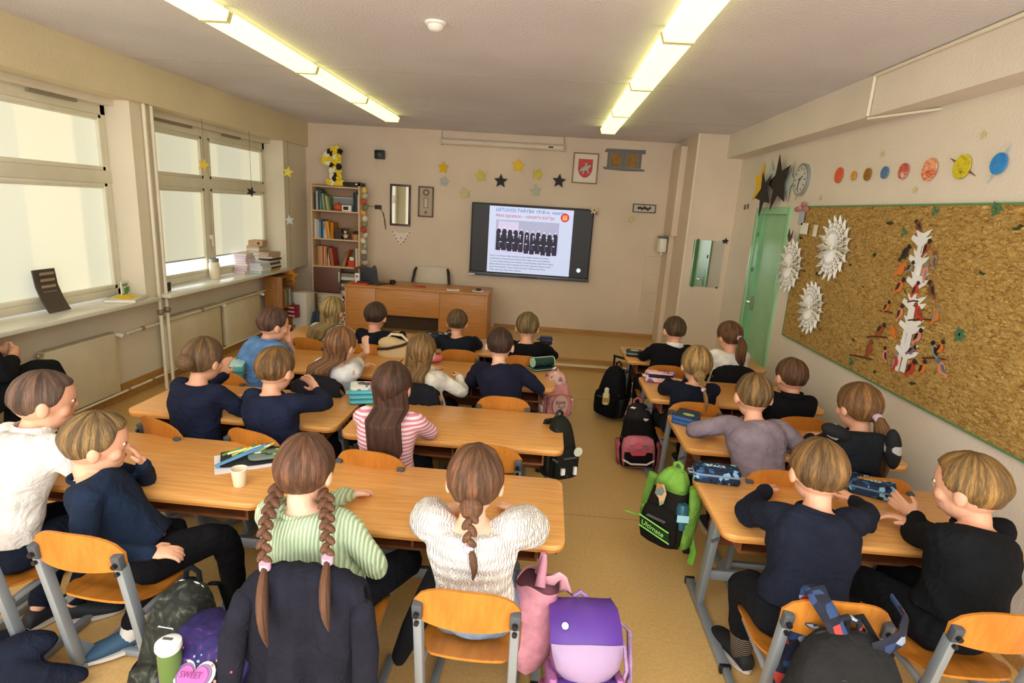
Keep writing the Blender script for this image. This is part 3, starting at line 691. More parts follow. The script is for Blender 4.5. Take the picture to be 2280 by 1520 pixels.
# shelf ornaments
def deco(name, label, cat, x, z, mb, m_, y=BY0+.10, parts=()):
    o = mb.build(name, m_); o.location = (x, y, z); tag(o, label, cat)
    for n_, b_, mm_ in parts: b_.build(n_, mm_, o)
    return o
k = MB()
for i in range(8): a = i*PI/4; k.ball((.035*math.cos(a), .035*math.sin(a), .055), (.035, .035, .05), 10, 8)
deco('pumpkin', 'orange pumpkin ornament on the top shelf of the bookcase', 'ornament', BX0+.385, 1.80, k, plain('c8542a'), parts=[('stem', MB().tube([(0, 0, .10), (.01, 0, .13)], .008, 6), plain('6b5a2c'))])
deco('desk_clock', 'small white digital clock on the top shelf', 'clock', BX0+.53, 1.80, MB().rbox((0, 0, .045), (.15, .05, .09), .015), WHITE, y=BY0+.05, parts=[('clock_display', MB().box(-.045, .03, -.027, -.024, .02, .07), BLACK)])
deco('document_tray', 'grey framed tray standing behind the white clock', 'tray', BX0+.45, 1.80, MB().box(-.18, .16, 0, .02, 0, .19), plain('8f8f90'), y=BY0+.2, parts=[('tray_rim', MB().box(-.19, .17, -.006, .026, .185, .20), plain('c5c3bf'))])
deco('plush_toy', 'brown and white plush toy on the second shelf', 'toy', BX0+.50, 1.385, MB().ball((0, 0, .05), (.055, .04, .05)).ball((0, -.01, .12), .042).ball((-.035, 0, .155), .016).ball((.035, 0, .155), .016).ball((-.05, -.02, .07), .022).ball((.05, -.02, .07), .022), plain('5f483c'), parts=[('muzzle', MB().ball((0, -.045, .112), (.022, .014, .016)), WHITE), ('belly', MB().ball((0, -.028, .05), (.035, .02, .035)), plain('cfc4b5'))])
deco('wicker_basket', 'small tan basket with dark filling on the second shelf', 'basket', BX0+.65, 1.385, MB().lathe([(.05, 0), (.065, .08), (.062, .085), (.055, .07)], n=20), plain('b58a55'), parts=[('basket_filling', MB().ball((0, 0, .085), (.055, .055, .05)), plain('3a2c24')), ('basket_handle', MB().tube([(-.06, 0, .08), (-.045, 0, .17), (0, 0, .2), (.045, 0, .17), (.06, 0, .08)], .006, 6), plain('8a643a'))])
deco('wooden_box', 'dark brown box between the plush toy and the books on the second shelf', 'box', BX0+.39, 1.385, MB().box(-.05, .05, -.04, .08, 0, .15), plain('3c2a20'), parts=[('box_lid', MB().box(-.052, .052, -.042, .082, .12, .15), plain('55392a'))])
deco('tissue_box', 'red and white carton standing on the third shelf', 'box', BX0+.60, .975, MB().box(-.06, .04, -.04, .06, 0, .1), plain('c73b2f'), parts=[('carton_top', MB().box(-.04, .02, -.03, .04, .1, .15), WHITE)])
k = MB()
for i in range(6): k.box(BX0+.42, BX0+.70, BY0+.03, BY0+.25, .562+i*.055, .562+i*.055+.05)
for i in range(6):
    c_ = ('d7cfc0', '6f6a66', 'c9c2b4', '3e4347', 'ddd8cc', '8f8579')[i]
    o = MB().box(-.14, .13, -.11, .11, 0, .05).build('paper_stack', plain(c_), smooth=False, bevel=.003); o.location = (BX0+.565+(.01 if i % 2 else -.01), BY0+.14, .562+i*.053)
    tag(o, f'{["cream","grey","pale","dark grey","white","taupe"][i]} paper pile, {ordn(i)} from below on the lower right shelf', 'paper pile', 'paper piles on the lower shelf')
# patterned carton under the bookcase door
o = MB().box(-.23, .17, -.13, .12, 0, .45).build('storage_box', patterned([(0, 'cfc6a8'), (.45, 'e0d8c0'), (.6, 'b9b48e'), (.8, 'dcd3b5')], 26), bevel=.004); o.location = ((BX0+BX1)/2-.07, BY0+.15, .085)
tag(o, 'patterned beige storage box on the bottom shelf of the bookcase', 'box'); MB().box(-.235, .175, -.135, .125, .40, .455).build('box_lid', patterned([(0, 'd8d0b8'), (.5, 'c96a58'), (.6, 'e0d8c0')], 18), o, bevel=.003)
# garland of paper chain hanging down the right side of the bookcase
cols = ['d9c35a', 'b9b79a', 'c2503e', '7d7a5c', 'd9a25a', 'e0d6c0', '8a8f70', 'b8402f', 'c6bfa8', 'dcd8cc', '9aa08c', 'cbc3ad', '77736c', 'b9aa9a', '8a7a92', 'c9c0cc']
g = MB(); ms = []
for i, c_ in enumerate(cols):
    g.cur = i; a = i*1.3; z = 2.12-i*.082
    g.ball((BX1+.05+.02*math.sin(a*2), BY0+.06, z), (.04, .03, .05), 8, 6, Matrix.Rotation(a, 3, 'Y')); ms.append(plain(c_))
o = g.build('garland', ms, loc=(BX1+.05, BY0+.06, 2.17)); tag(o, 'string of coloured paper shapes hanging down the right side of the bookcase', 'garland')
# things on top of the bookcase
rr = random.Random(11)
PTS = [(a, b) for a, b in ((0, .03), (-.055, .03), (.055, .03), (-.10, .035), (.10, .035), (0, .09), (.01, .15), (0, .21), (.01, .27), (0, .33), (.01, .39), (.0, .45), (-.03, .50), (.03, .51), (.07, .47), (-.07, .46), (-.12, .42), (-.15, .37), (-.165, .32), (-.11, .31), (-.07, .36), (.055, .4), (.05, .33), (.06, .26), (-.045, .27), (-.045, .2), (.055, .2), (.055, .12), (-.045, .12), (-.10, .36))]
t = thing('floral_numeral', 'numeral one covered with yellow, white and black flowers on top of the bookcase', 'decoration', (-3.17, BY0+.12, 2.172))
MB().prism([(-.10, 0), (.10, 0), (.10, .05), (.05, .06), (.05, .48), (0, .5), (-.16, .38), (-.15, .29), (-.05, .35), (-.05, .06), (-.10, .05)], .06, (0, .03, 0)).build('numeral_core', BLK, t, smooth=False)
for i, (a, b) in enumerate(PTS):
    c_ = ['e9cf35', 'efe9c9', '1d1a22', 'f0d84a', 'e9cf35', 'efe9c9'][(i*5+i//3) % 6]
    f_ = MB()
    for k_ in range(6):
        q = k_*PI/3+i; f_.ball((a+.028*math.cos(q), -.05+rr.uniform(-.02, .012), b+.028*math.sin(q)), (.023, .016, .023), 8, 5)
    f_.ball((a, -.055, b), (.016, .014, .016), 8, 5); f_.build('flower', plain(c_, .8), t)
t = thing('black_case', 'flat black device case lying on the bookcase right of the numeral', 'case', (-2.9, BY0+.12, 2.172))
MB().box(-.14, .14, -.10, .1, 0, .05).build('case_body', BLACK, t, bevel=.006); MB().box(.05, .08, -.103, -.1, .015, .035).build('case_latch', WHITE, t, smooth=False); MB().box(.09, .12, -.1, -.085, -.0, .06).build('case_clip', DGREY, t, smooth=False)

# ------------------------------------------------------------------ teacher's desk
TX0, TX1, TY0, TY1, TZ = -2.80, -.76, 7.76, 8.42, .81
t = thing('teacher_desk', "teacher's large wooden desk with panelled front on the platform", 'desk', ((TX0+TX1)/2, (TY0+TY1)/2, PZ))
hx, hy, H = (TX1-TX0)/2, (TY1-TY0)/2, TZ-PZ
MB().box(-hx-.01, hx+.01, -hy-.015, hy+.01, H-.03, H).build('desk_top', TDESKW, t, bevel=.004)
MB().box(-hx, -hx+.025, -hy, hy, 0, H-.03).build('side_panel', TDESKW, t, bevel=.002); MB().box(hx-.025, hx, -hy, hy, 0, H-.03).build('side_panel', TDESKW, t, bevel=.002)
xa = -hx+.44; xb = hx-.68
MB().box(-hx+.025, xa, -hy+.01, -hy+.03, .02, H-.03).build('front_panel', TDESKW, t, bevel=.002)
MB().box(xa+.004, xb, -hy+.01, -hy+.03, .26, H-.03).build('front_panel', TDESKW, t, bevel=.002)
MB().box(xb+.004, hx-.025, -hy+.01, -hy+.03, .02, H-.03).build('front_panel', TDESKW, t, bevel=.002)
MB().box(xa-.012, xa+.012, -hy+.03, hy, 0, H-.03).build('partition', TDESKW, t); MB().box(xb-.012, xb+.012, -hy+.03, hy, 0, H-.03).build('partition', TDESKW, t)
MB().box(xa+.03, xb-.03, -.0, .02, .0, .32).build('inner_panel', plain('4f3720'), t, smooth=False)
MB().box(xb+.012, hx-.025, hy-.02, hy, .05, H-.03).build('drawer_unit', TDESKW, t, smooth=False)
# on the desk
t = thing('laptop', "open dark laptop on the teacher's desk with its lid facing the class", 'laptop', (-2.42, 8.02, TZ), -.5)
MB().box(-.17, .17, -.12, .12, 0, .018).build('laptop_base', plain('3a3d42', .4), t, bevel=.004)
R_ = Matrix.Rotation(.22, 3, 'X'); MB().obox((0, -.145, .13), (.34, .012, .24), Matrix.Rotation(.18, 3, 'X')).build('laptop_lid', plain('4a4f56', .35, .2), t, bevel=.003)
MB().box(-.14, .14, -.07, .05, .018, .02).build('keyboard', BLACK, t, smooth=False)
t = thing('office_chair', "teacher's white chair with dark armrests behind the desk", 'chair', (-1.72, 8.57, PZ), group=None)
MB().rings([[(x*(.26 if z < .85 else .22), -.02+.05*abs(x)**2, z) for x in np.linspace(-1, 1, 9)]+[(x*(.26 if z < .85 else .22), .02+.05*abs(x)**2, z) for x in np.linspace(1, -1, 9)] for z in (.42, .6, .78, .9)]).build('backrest', plain('d9cfba', .5), t)
for s_ in (-1, 1): MB().tube([(s_*.25, -.06, .5), (s_*.29, -.08, .62), (s_*.26, -.02, .83), (s_*.24, 0, .88)], [.018, .02, .022, .016], 10).build('armrest', BLACK, t)
MB().rbox((0, -.0, .42), (.42, .16, .06), .03).build('seat', plain('cfc5b2'), t); MB().tube([(0, 0, .03), (0, 0, .4)], .025, 10).build('pole', DGREY, t)
k = MB(); [k.tube([(0, 0, .05), (.2*math.cos(i*1.257), .07*math.sin(i*1.257), .02)], [.02, .014], 8) for i in range(5)]; k.build('base', DGREY, t)
def td(px, py, y): p = at(px, py, 2, TZ); return (p.x, p.y, TZ)
t = thing('notepad', "pale notepad on the right part of the teacher's desk", 'notepad', td(1010, 646, 0), .2)
MB().box(-.10, .08, -.06, .06, 0, .012).build('pad_pages', WHITE, t, smooth=False); MB().box(-.06, .04, -.03, .03, .012, .016).build('pad_cover', plain('cbbf9f'), t, smooth=False)
t = thing('card_holder', "white card with a small black stamp at the right end of the teacher's desk", 'card', td(1064, 648, 0), .1)
MB().box(-.08, .08, -.06, .06, 0, .006).build('card', WHITE, t, smooth=False); MB().rbox((.01, .01, .022), (.07, .05, .03), .01).build('stamp', BLACK, t)
t = thing('ribbon', "red ribbon trailing across the middle of the teacher's desk", 'ribbon', td(905, 637, 0))
MB().rings([[(-.27+.54*i/10, .03*math.sin(i*.9)+e*.012, .006+.006*math.sin(i)) for e in (-1, 1)] for i in range(11)], close=False, caps=False).tube([(.12, 0, .012), (.27, .02, .014)], [.012, .02], 8, .6).build('ribbon_strip', plain('c83a2a'), t)
t = thing('black_cup', "round black item beside the laptop on the teacher's desk", 'cup', td(874, 633, 0))
MB().lathe([(.03, 0), (.04, .03), (.038, .06), (.028, .065), (.02, .05)], n=16).build('cup_body', BLACK, t); MB().tube([(.035, 0, .02), (.06, 0, .035), (.036, 0, .05)], .006, 6).build('handle', BLACK, t)
t = thing('air_freshener', "white upright remote with a grey window on the left of the teacher's desk", 'device', (td(782, 636, 0)[0], 7.9, TZ))
MB().rbox((0, 0, .075), (.075, .04, .15), .018).build('device_body', WHITE, t); MB().box(-.012, .012, -.023, -.02, .09, .12).build('device_window', DGREY, t, smooth=False)
t = thing('flower_bunch', "bunch of dried flowers and paper bits left of the laptop", 'flowers', (-2.66, 8.2, TZ))
rr = random.Random(4); fl_ = {0: MB(), 1: MB(), 2: MB()}
for i in range(26): fl_[i % 3].ball((rr.uniform(-.13, .16), rr.uniform(-.1, .1), rr.uniform(.02, .24)), (rr.uniform(.015, .035), .02, rr.uniform(.012, .03)), 8, 5, Matrix.Rotation(rr.uniform(0, 3), 3, 'Y'))
fl_[0].build('cream_bloom', plain('d9c8b0'), t); fl_[1].build('red_bloom', plain('b04a34'), t); fl_[2].build('dark_foliage', plain('5a4a3c'), t)
for i, (dx, dy, c_, n_) in enumerate(((-.0, 0, 'd2372c', 'red'), (.05, .05, '2c2c33', 'black'))):
    o = MB().box(-.11, .11, -.06, .06, 0, .02).build('folder', plain(c_), bevel=.003); o.location = (-2.6+dx, 7.86+dy, TZ+i*.0+.001+i*.0215); o.rotation_euler.z = .2*i
    tag(o, f"{n_} folder lying near the front left of the teacher's desk", 'folder')
k = MB(); [k.ball((-2.86+rr.uniform(-.03, .03), 7.9+rr.uniform(-.05, .05), .2+i*.075), (.05, .05, .045), 8, 6) for i in range(7)]
o = k.build('garland', patterned([(0, 'e9e4da'), (.4, '2c2430'), (.6, 'b39aa8'), (.8, 'efe9df')], 30), loc=(-2.86, 7.9, PZ)); tag(o, "white and black ruffled garland down the left end of the teacher's desk", 'garland')
# ================================================================== WINDOW SIDE
def sp(px, py): p = at(px, py, 2, .966); return p
t = thing('stacked_sign', 'dark curved card stand with four light text strips on the left sill', 'sign', (-3.93, 4.22, .966), -.0)
P = [(0, -.02), (0, .0), (.02, .11), (-.01, .3), (-.02, .3)]
R = []
for (a, z) in ((.07, 0), (.05, .03), (.015, .10), (-.02, .2), (-.035, .33)): R.append([(a, -.10, z), (a+.012, -.10, z+.004), (a+.012, .10-.0*z, z+.004), (a, .10, z)])
MB().rings(R).build('sign_card', plain('4b4038', .45), t)
k = MB()
for z in (.15, .20, .25, .30): k.obox((-.0-.05*z+.017-.004, 0, z), (.004, .13, .022), Matrix.Rotation(.18, 3, 'Y'))
for z in (.03, .06): k.obox((.062-z*.5, .0, z+.006), (.004, .15, .010), Matrix.Rotation(-.5, 3, 'Y'))
k.build('sign_strip', plain('a08a72', .5), t, smooth=False)
t = thing('leaflet', 'small green and white leaflet standing on the left sill by the pier', 'leaflet', (-3.9, 5.0, .966), .25)
MB().box(-.01, .0, -.07, .07, 0, .15).build('leaflet_card', plain('e6e6da'), t, smooth=False)
k = MB(); rr = random.Random(2)
for i in range(14): k.ball((.003, rr.uniform(-.06, .06), rr.uniform(.02, .08)), (.005, .018, .014), 8, 5)
k.build('leaf_print', plain('4f8a3c'), t); MB().box(.0, .002, -.05, .05, .10, .125).build('title_bar', plain('6d8a58'), t, smooth=False)
t = thing('hardcover_book', 'large pale book with a yellow cover picture lying on the left sill', 'book', (-3.79, 4.86, .966), .35)
MB().box(-.12, .12, -.16, .16, .004, .022).build('pages', plain('efeade'), t, smooth=False); MB().box(-.125, .125, -.165, .165, .022, .026).box(-.125, .125, -.165, .165, 0, .004).box(-.125, -.12, -.165, .165, 0, .026).build('cover', plain('cfc9c0'), t, smooth=False)
MB().prism([(-.07, -.11), (.06, -.12), (.085, .0), (.06, .12), (-.06, .11), (-.085, 0)], .001, (0, 0, .026), (1, 0, 0), (0, 1, 0)).build('cover_print', patterned([(.3, 'e9c21b'), (.6, 'd9a913')], 20, 'noise'), t, smooth=False)
t = thing('loudspeaker', 'small dark box at the near end of the second sill', 'speaker', (-3.82, 5.42, .966), .1)
MB().rbox((0, 0, .045), (.09, .12, .09), .012).build('box_body', plain('1f2430'), t); MB().box(.045, .048, -.045, .045, .02, .07).build('box_front', BLACK, t, smooth=False)
t = thing('glass_jar', 'tall cream jar with a grey lid on the second sill', 'jar', (-3.9, 6.45, .966))
MB().lathe([(.055, 0), (.06, .01), (.06, .17), (.05, .2)], n=20).build('jar_body', plain('e8dcc0', .3), t); MB().lathe([(.052, .2), (.054, .235), (.05, .24)], n=20).build('jar_lid', plain('8f938f', .35, .4), t)
# piles at the far end of the sill
piles = [(-3.9, 7.12, 8, .032, (.16, .22), ['e3c9c9', 'd9c3c8', 'cfc4d0', 'e0d4d0']), (-3.76, 7.22, 4, .034, (.2, .24), ['bcd6dc', 'e4e2dc', 'd9dde2', 'c9d3dd']), (-3.80, 7.55, 9, .028, (.22, .30), ['c9a064', '4a4440', 'd9d3c8', '55504c', 'ddd6ca', '3c3a3a', 'd0c4b2', 'c9a988', 'b5a68f']), (-3.92, 7.5, 11, .03, (.18, .2), ['cdb59a', 'd8cdbd', 'c2a888', 'ddd6ca'])]
cn = {'e3c9c9': 'pinkish', 'd9c3c8': 'pale pink', 'cfc4d0': 'lilac', 'e0d4d0': 'blush', 'bcd6dc': 'light blue', 'e4e2dc': 'white', 'd9dde2': 'pale grey', 'c9d3dd': 'bluish', 'c9a064': 'kraft brown', '4a4440': 'dark', 'd9d3c8': 'cream', '55504c': 'charcoal', 'ddd6ca': 'ivory', '3c3a3a': 'black', 'd0c4b2': 'sand', 'c9a988': 'tan', 'b5a68f': 'beige', 'cdb59a': 'cardboard', 'd8cdbd': 'eggshell', 'c2a888': 'brown'}
pn = ['pinkish pile behind the jar', 'low bluish pile at the sill edge', 'tall pile at the sill end', 'back pile against the window end']
for pi, (x, y, n, h, (sx, sy), cs) in enumerate(piles):
    z = .966
    for i in range(n):
        c_ = cs[i % len(cs)]; o = MB().box(-sx/2, sx/2, -sy/2, sy/2, 0, h-.002).build('paper_stack', plain(c_), smooth=False, bevel=.002)
        o.location = (x+rr.uniform(-.008, .008), y+rr.uniform(-.012, .012), z); o.rotation_euler.z = rr.uniform(-.12, .12); z += h
        tag(o, f'{cn[c_]} paper bundle, {ordn(i)} from below in the {pn[pi]}', 'paper bundle', pn[pi])
t = thing('cardboard_box', 'small open cardboard box with a round hole on top of the paper piles', 'box', (-3.90, 7.5, .966+11*.03+.001), .2)
MB().box(-.09, .09, -.12, .12, 0, .07).build('box_body', plain('c4a27c'), t, bevel=.003); MB().prism(circ(.018, 14), .002, (.04, -.12, .035)).build('box_hole', plain('5a2a20'), t, smooth=False)
# low stand under the end of the sill
t = thing('book_stand', 'low wooden rack with tilted shelves under the end of the sill', 'rack', (-3.72, 7.82, 0))
for y in (-.30, .10): MB().box(-.12, .13, y-.015, y+.015, 0, .88).build('side_panel', wood('a8763c', '8a5c2a', .5, (6, 6, 1), 'rackwood'), t, bevel=.003)
for z in (.12, .45, .70, .87): MB().box(-.12, .13, -.285, .085, z-.01, z+.01).build('shelf', wood('a8763c', '8a5c2a', .5, (6, 6, 1), 'rackwood'), t)
for i, (y, c_, n_) in enumerate(((-.24, '8a5f2a', 'brown'), (-.19, 'b38a3c', 'ochre'), (-.15, '6d7f7a', 'grey green'), (-.11, '4f6d70', 'teal grey'), (-.06, 'c9bfae', 'cream'), (-.01, '7a8a8c', 'slate'))):
    o = MB().box(-.09, .12, -.018, .018, 0, .24).build('book', plain(c_), smooth=False); o.location = (-3.72, 7.82+y, .461); tag(o, f'{n_} book, {ordn(i)} from the near end in the low rack under the sill', 'book', 'books in the low rack')
t = thing('white_carton', 'white carton leaning beside the low rack with red books on its front', 'carton', (-3.52, 7.98, 0), -.2)
MB().box(-.10, .14, -.1, .1, 0, .62).build('carton_body', plain('d9d4c8'), t, bevel=.003)
o = MB(); o.box(-.11, .06, -.16, -.1, .28, .46); o = o.build('book', plain('8a2434')); o.location = (-3.53, 7.96, 0); o.rotation_euler = (.06, 0, -.2); tag(o, 'dark red book held against the white carton', 'book'); MB().box(-.10, .02, -.165, -.16, .29, .31).box(-.1, .02, -.165, -.16, .35, .37).box(-.1, .02, -.165, -.16, .41, .43).build('book_stripe', plain('e3cfc8'), o, smooth=False)
for i, (x, a) in enumerate(((-3.33, .26), (-3.27, .3))):
    o = MB().box(-.012, .012, -.14, .14, 0, .36).build('binder', plain('3f5568'), bevel=.004); o.location = (x-.0, 8.05, .004); o.rotation_euler = (0, a, -.5)
    MB().box(-.014, -.011, -.13, -.11, .02, .34).build('binder_edge', plain('b9bfc0'), o, smooth=False)
    tag(o, ['near', 'far'][i]+' blue-grey binder leaning on the floor between the carton and the bookcase', 'binder')
# hanging strings with stars
def hang(x, y, z0, z1, items, label):
    o = MB().tube([(x, y, z0), (x, y, z1)], .0025, 6).build('hanging_string', plain('6a6152')); tag(o, label, 'string')
    for z, R, m_, rot, n_ in items:
        s_ = MB().prism(star_poly(R, R*.45), .006, (0, -.003, 0)); ob = s_.build('paper_star', m_, smooth=False); ob.location = (x, y-.006, z); ob.rotation_euler = (0, rot, 0); tag(ob, n_, 'paper star', 'stars hanging by the windows')
p = at(642, 383, 0, -3.62); q = at(645, 490, 0, -3.62); r_ = at(653, 612, 0, -3.62)
hang(p.x, p.y, .75, 2.71, [(p.z, .085, LYEL, .2, 'yellow-green paper star, the top one on the string by the far pier'), (q.z, .08, SILV, -.1, 'pale grey-green paper star in the middle of the string by the far pier'), (r_.z, .12, plain('c9832a', .5), .1, 'shiny orange star with tail at the bottom of the string by the far pier')], 'thin dark string of stars hanging from the beam by the far pier')
p = at(455, 367, 0, -3.72); hang(p.x, p.y, p.z-.05, 2.71, [(p.z, .07, plain('d8b83a'), .3, 'small mustard star in front of the middle frame of the second window')], 'fine string hanging in front of the second window frame')
p = at(560, 427, 0, -3.72); hang(p.x, p.y, p.z-.05, 2.71, [(p.z, .065, BLK, .4, 'small black star hanging at the right end of the second window')], 'fine string holding the black star at the second window')

# ================================================================== CORK SIDE
RW = XR
def rp(px, py): p = at(px, py, 0, RW-.015); return p.y, p.z
def corkmat():
    m, nt, n, b = _new('wood chip cork board'); v = _coord(nt, (1, .75, 1.9))
    f = _noise(nt, v, 30, 5, .70, 1.2)
    c1 = _ramp(nt, f, [(.28, '6f4e1e'), (.40, 'ab8038'), (.50, 'd6aa58'), (.66, 'e8c67c')])
    f2 = _noise(nt, v, 9, 2, .5); c2 = _ramp(nt, f2, [(.70, 'ffffff'), (.73, '4c7a48')], False)
    mx = nt.nodes.new('ShaderNodeMix'); mx.data_type = 'RGBA'; mx.blend_type = 'MULTIPLY'; mx.inputs[0].default_value = 1
    nt.links.new(c1, mx.inputs[6]); nt.links.new(c2, mx.inputs[7]); nt.links.new(mx.outputs[2], b.inputs['Base Color'])
    b.inputs['Roughness'].default_value = .9; _bump(nt, b, f, 1.0, .03); return m
cb = thing('cork_board', 'long golden wood-chip board with a thin green edge on the right wall', 'board', (RW, 3.6, 1.56))
y0, y1, z0, z1 = 1.2-3.6, 5.55-3.6, .955-1.56, 2.165-1.56
MB().box(-.02, 0, y0, y1, z0, z1).build('board_panel', corkmat(), cb, smooth=False)
g = plain('5d8a5c'); k = MB(); k.box(-.024, 0, y0-.006, y1+.006, z1, z1+.012).box(-.024, 0, y0-.006, y1+.006, z0-.012, z0).box(-.024, 0, y0-.012, y0, z0, z1).box(-.024, 0, y1, y1+.012, z0, z1); k.build('board_edge', g, cb, smooth=False)
BXW = RW-.021
# pleated paper snowflakes
SNOW = plain('ecebe6', .7)
def snow(px, py, R, n, label, asp=1):
    y, z = rp(px, py); t = thing('paper_snowflake', label, 'paper snowflake', (BXW-.004, y, z), group='pleated paper snowflakes')
    b = MB()
    def q(r, a, d): return Vector((-d, r*math.cos(a), r*math.sin(a)))
    for i in range(n):
        a0 = 2*PI*i/n; da = PI/n
        # pleated inner fan
        c0, cl, cm, cr_ = q(.02*R, a0, .015), q(.42*R, a0-da, .008), q(.42*R, a0, .045), q(.42*R, a0+da, .008)
        b.add([c0, cl, cm, cr_], [(0, 1, 2), (0, 2, 3)])
        # outer fan made of bands leaving diamond holes
        for (r0, r1, w0, w1) in ((.40, .60, 1.0, .72), (.60, .74, .72, 1.0), (.74, 1.0, 1.0, .0)):
            for s_ in (-1, 1):
                e0 = q(r0*R, a0+s_*da*w0, .008+.02*(1-w0)); e1 = q(r1*R, a0+s_*da*w1, .008+.02*(1-w1))
                i0 = q(r0*R, a0+s_*da*w0*.12, .035); i1 = q(r1*R, a0+s_*da*w1*.12, .035)
                b.add([e0, e1, i1, i0], [(0, 1, 2, 3)])
        b.add([q(.56*R, a0-da*.42, .025), q(.56*R, a0+da*.42, .025), q(.68*R, a0+da*.42, .025), q(.68*R, a0-da*.42, .025)], [(0, 1, 2, 3)])
        b.add([q(.76*R, a0-da*.5, .02), q(.76*R, a0+da*.5, .02), q(1.04*R, a0, .012)], [(0, 1, 2)])
    b.build('pleated_paper', SNOW, t, smooth=False); hb = MB()
    for i in range(n):
        a0 = 2*PI*i/n; da = PI/n
        for (rc, rl, aw) in ((.50, .05, .20), (.64, .035, .24), (.78, .045, .22)):
            for s_ in (-.5, .5): hb.add([q((rc-rl)*R, a0+s_*da, .042), q(rc*R, a0+s_*da+aw*da, .040), q((rc+rl)*R, a0+s_*da, .040), q(rc*R, a0+s_*da-aw*da, .040)], [(0, 1, 2, 3)])
    hb.build('cut_pattern', plain('8a7a58'), t, smooth=False)
    MB().ball((-.03, 0, 0), (.012, .02, .02), 10, 6).build('staple_centre', WHITE, t)
snow(1862, 553, .27, 18, 'largest pleated paper snowflake, upper right of the three on the board')
snow(1765, 592, .26, 16, 'pleated paper snowflake next to the door, overlapping the board edge')
snow(1811, 685, .235, 18, 'lower paper snowflake of the three near the board corner')
# papers near the board corner
def card(px, py, w, h, m_, label, name='paper_note'):
    y, z = rp(px, py); o = MB().box(-.004, 0, -w/2, w/2, -h/2, h/2).build(name, m_, smooth=False); o.location = (BXW-.012, y, z); return tag(o, label, 'paper')
card(1795, 509, .15, .10, WHITE, 'white rectangular note by the top left board corner')
card(1820, 514, .07, .10, plain('e3e0d2'), 'small oval white tag right of the white note')
card(1789, 485, .11, .13, plain('a9b3c6'), 'blue-grey note above the white note at the board corner')
y, z = rp(1788, 466); t = thing('paper_bow', 'pinkish paper bow on top of the board corner', 'decoration', (BXW-.01, y, z))
k = MB(); k.ball((0, -.09, .0), (.012, .07, .03), 10, 6).ball((0, .09, 0), (.012, .07, .025), 10, 6).ball((-.01, 0, .01), .025, 10, 6).ball((0, -.02, .05), (.01, .05, .02), 8, 6); k.build('bow_loops', plain('b97f78'), t)
y, z = rp(1770, 526); o = MB().prism([(-.06, .06), (-.02, .0), (0, .02), (.03, .07), (.05, .0), (.0, -.06), (-.05, -.02)], .004, (0, 0, 0), (0, 1, 0), (0, 0, 1)).build('paper_bat', plain('4a2830'), smooth=False, loc=None); o.location = (BXW-.045, y, z); tag(o, 'small dark maroon paper shape above the snowflake next to the door', 'paper')
# leaf clusters on the board
for i, (px, py, R_) in enumerate(((2222, 465, .028), (2140, 745, .034), (1898, 805, .024), (2015, 517, .02), (2085, 470, .02))):
    y, z = rp(px, py); k = MB(); [k.prism([(q[0]+.02*math.cos(j*2.1), q[1]+.02*math.sin(j*2.1)) for q in star_poly(R_, R_*.4, 4, j)], .003, (0, 0, 0), (0, -1, 0), (0, 0, 1)) for j in range(3)]
    o = k.build('paper_leaf', plain('3f7350'), smooth=False); o.location = (BXW-.002, y, z); tag(o, ['green paper leaf at the top edge of the board', 'green leaf sprig right of the paper tree', 'green leaf on the lower edge of the board left of the tree', 'small green leaf left of the tree top', 'small green leaf right of the tree top'][i], 'paper leaf')
# white paper tree
t = thing('paper_tree', 'white jagged paper tree in the middle of the cork board', 'paper tree', (BXW, 3.74, 1.56))
TR = [((2052, 545), .10), ((2046, 590), .10), ((2043, 640), .11), ((2036, 690), .12), ((2030, 740), .13), ((2020, 795), .12)]
for i, ((px, py), w_) in enumerate(TR):
    y, z = rp(px, py); y -= 3.74; z -= 1.56
    h = .10
    pg = [(-w_*.2, -h), (-w_*.16, -h*.1), (-w_*1.0, h*.3), (-w_*.9, h*.6), (-w_*.35, h*.45), (-w_*.75, h*.98), (-w_*.1, h*.75), (w_*.15, h*.75), (w_*.85, h*1.02), (w_*.4, h*.45), (w_*.95, h*.6), (w_*.75, h*.25), (w_*.18, -h*.1), (w_*.2, -h)]
    MB().prism(pg, .003, (-.002-i*.0005, y, z), (0, -1, 0), (0, 0, 1)).build('tree_tier', plain('e6e8ea', .7), t, smooth=False)
MB().box(-.0015, 0, -.018, .018, -.46, .36).build('trunk_paper', plain('e6e8ea', .7), t, smooth=False)
# birds
BIRDS = [(2048, 500, 'brown', 'dark'), (2070, 548, 'rust brown', 'black'), (2022, 560, 'dark', 'black'), (2085, 575, 'grey', 'brown'), (2013, 597, 'orange', 'orange'), (2033, 592, 'grey', 'dark'), (2066, 602, 'pink', 'grey'), (2010, 633, 'orange', 'dark'), (2045, 640, 'red', 'dark'), (2078, 640, 'brown', 'dark'), (1980, 680, 'orange', 'black'), (2010, 692, 'salmon', 'dark'), (2048, 690, 'red', 'brown'), (2090, 700, 'orange', 'grey'), (1967, 730, 'rust brown', 'dark'), (1992, 735, 'orange', 'orange'), (2050, 745, 'pink', 'black'), (1940, 772, 'rust brown', 'brown'), (1975, 785, 'pink', 'dark'), (1998, 800, 'red', 'grey'), (2036, 778, 'purple grey', 'dark'), (2085, 775, 'grey', 'black'), (2035, 815, 'red', 'dark'), (2060, 815, 'orange', 'dark'), (2100, 815, 'salmon', 'blue grey'), (2100, 770, 'orange', 'dark')]
BC = {'brown': '7c4a2c', 'dark': '33261f', 'rust brown': '9c4a28', 'black': '1e1a18', 'grey': '8d8a82', 'orange': 'd8742c', 'pink': 'd98a88', 'red': 'c5372c', 'salmon': 'd98a66', 'purple grey': '84667a', 'blue grey': '5a6a85'}
cnt = {}
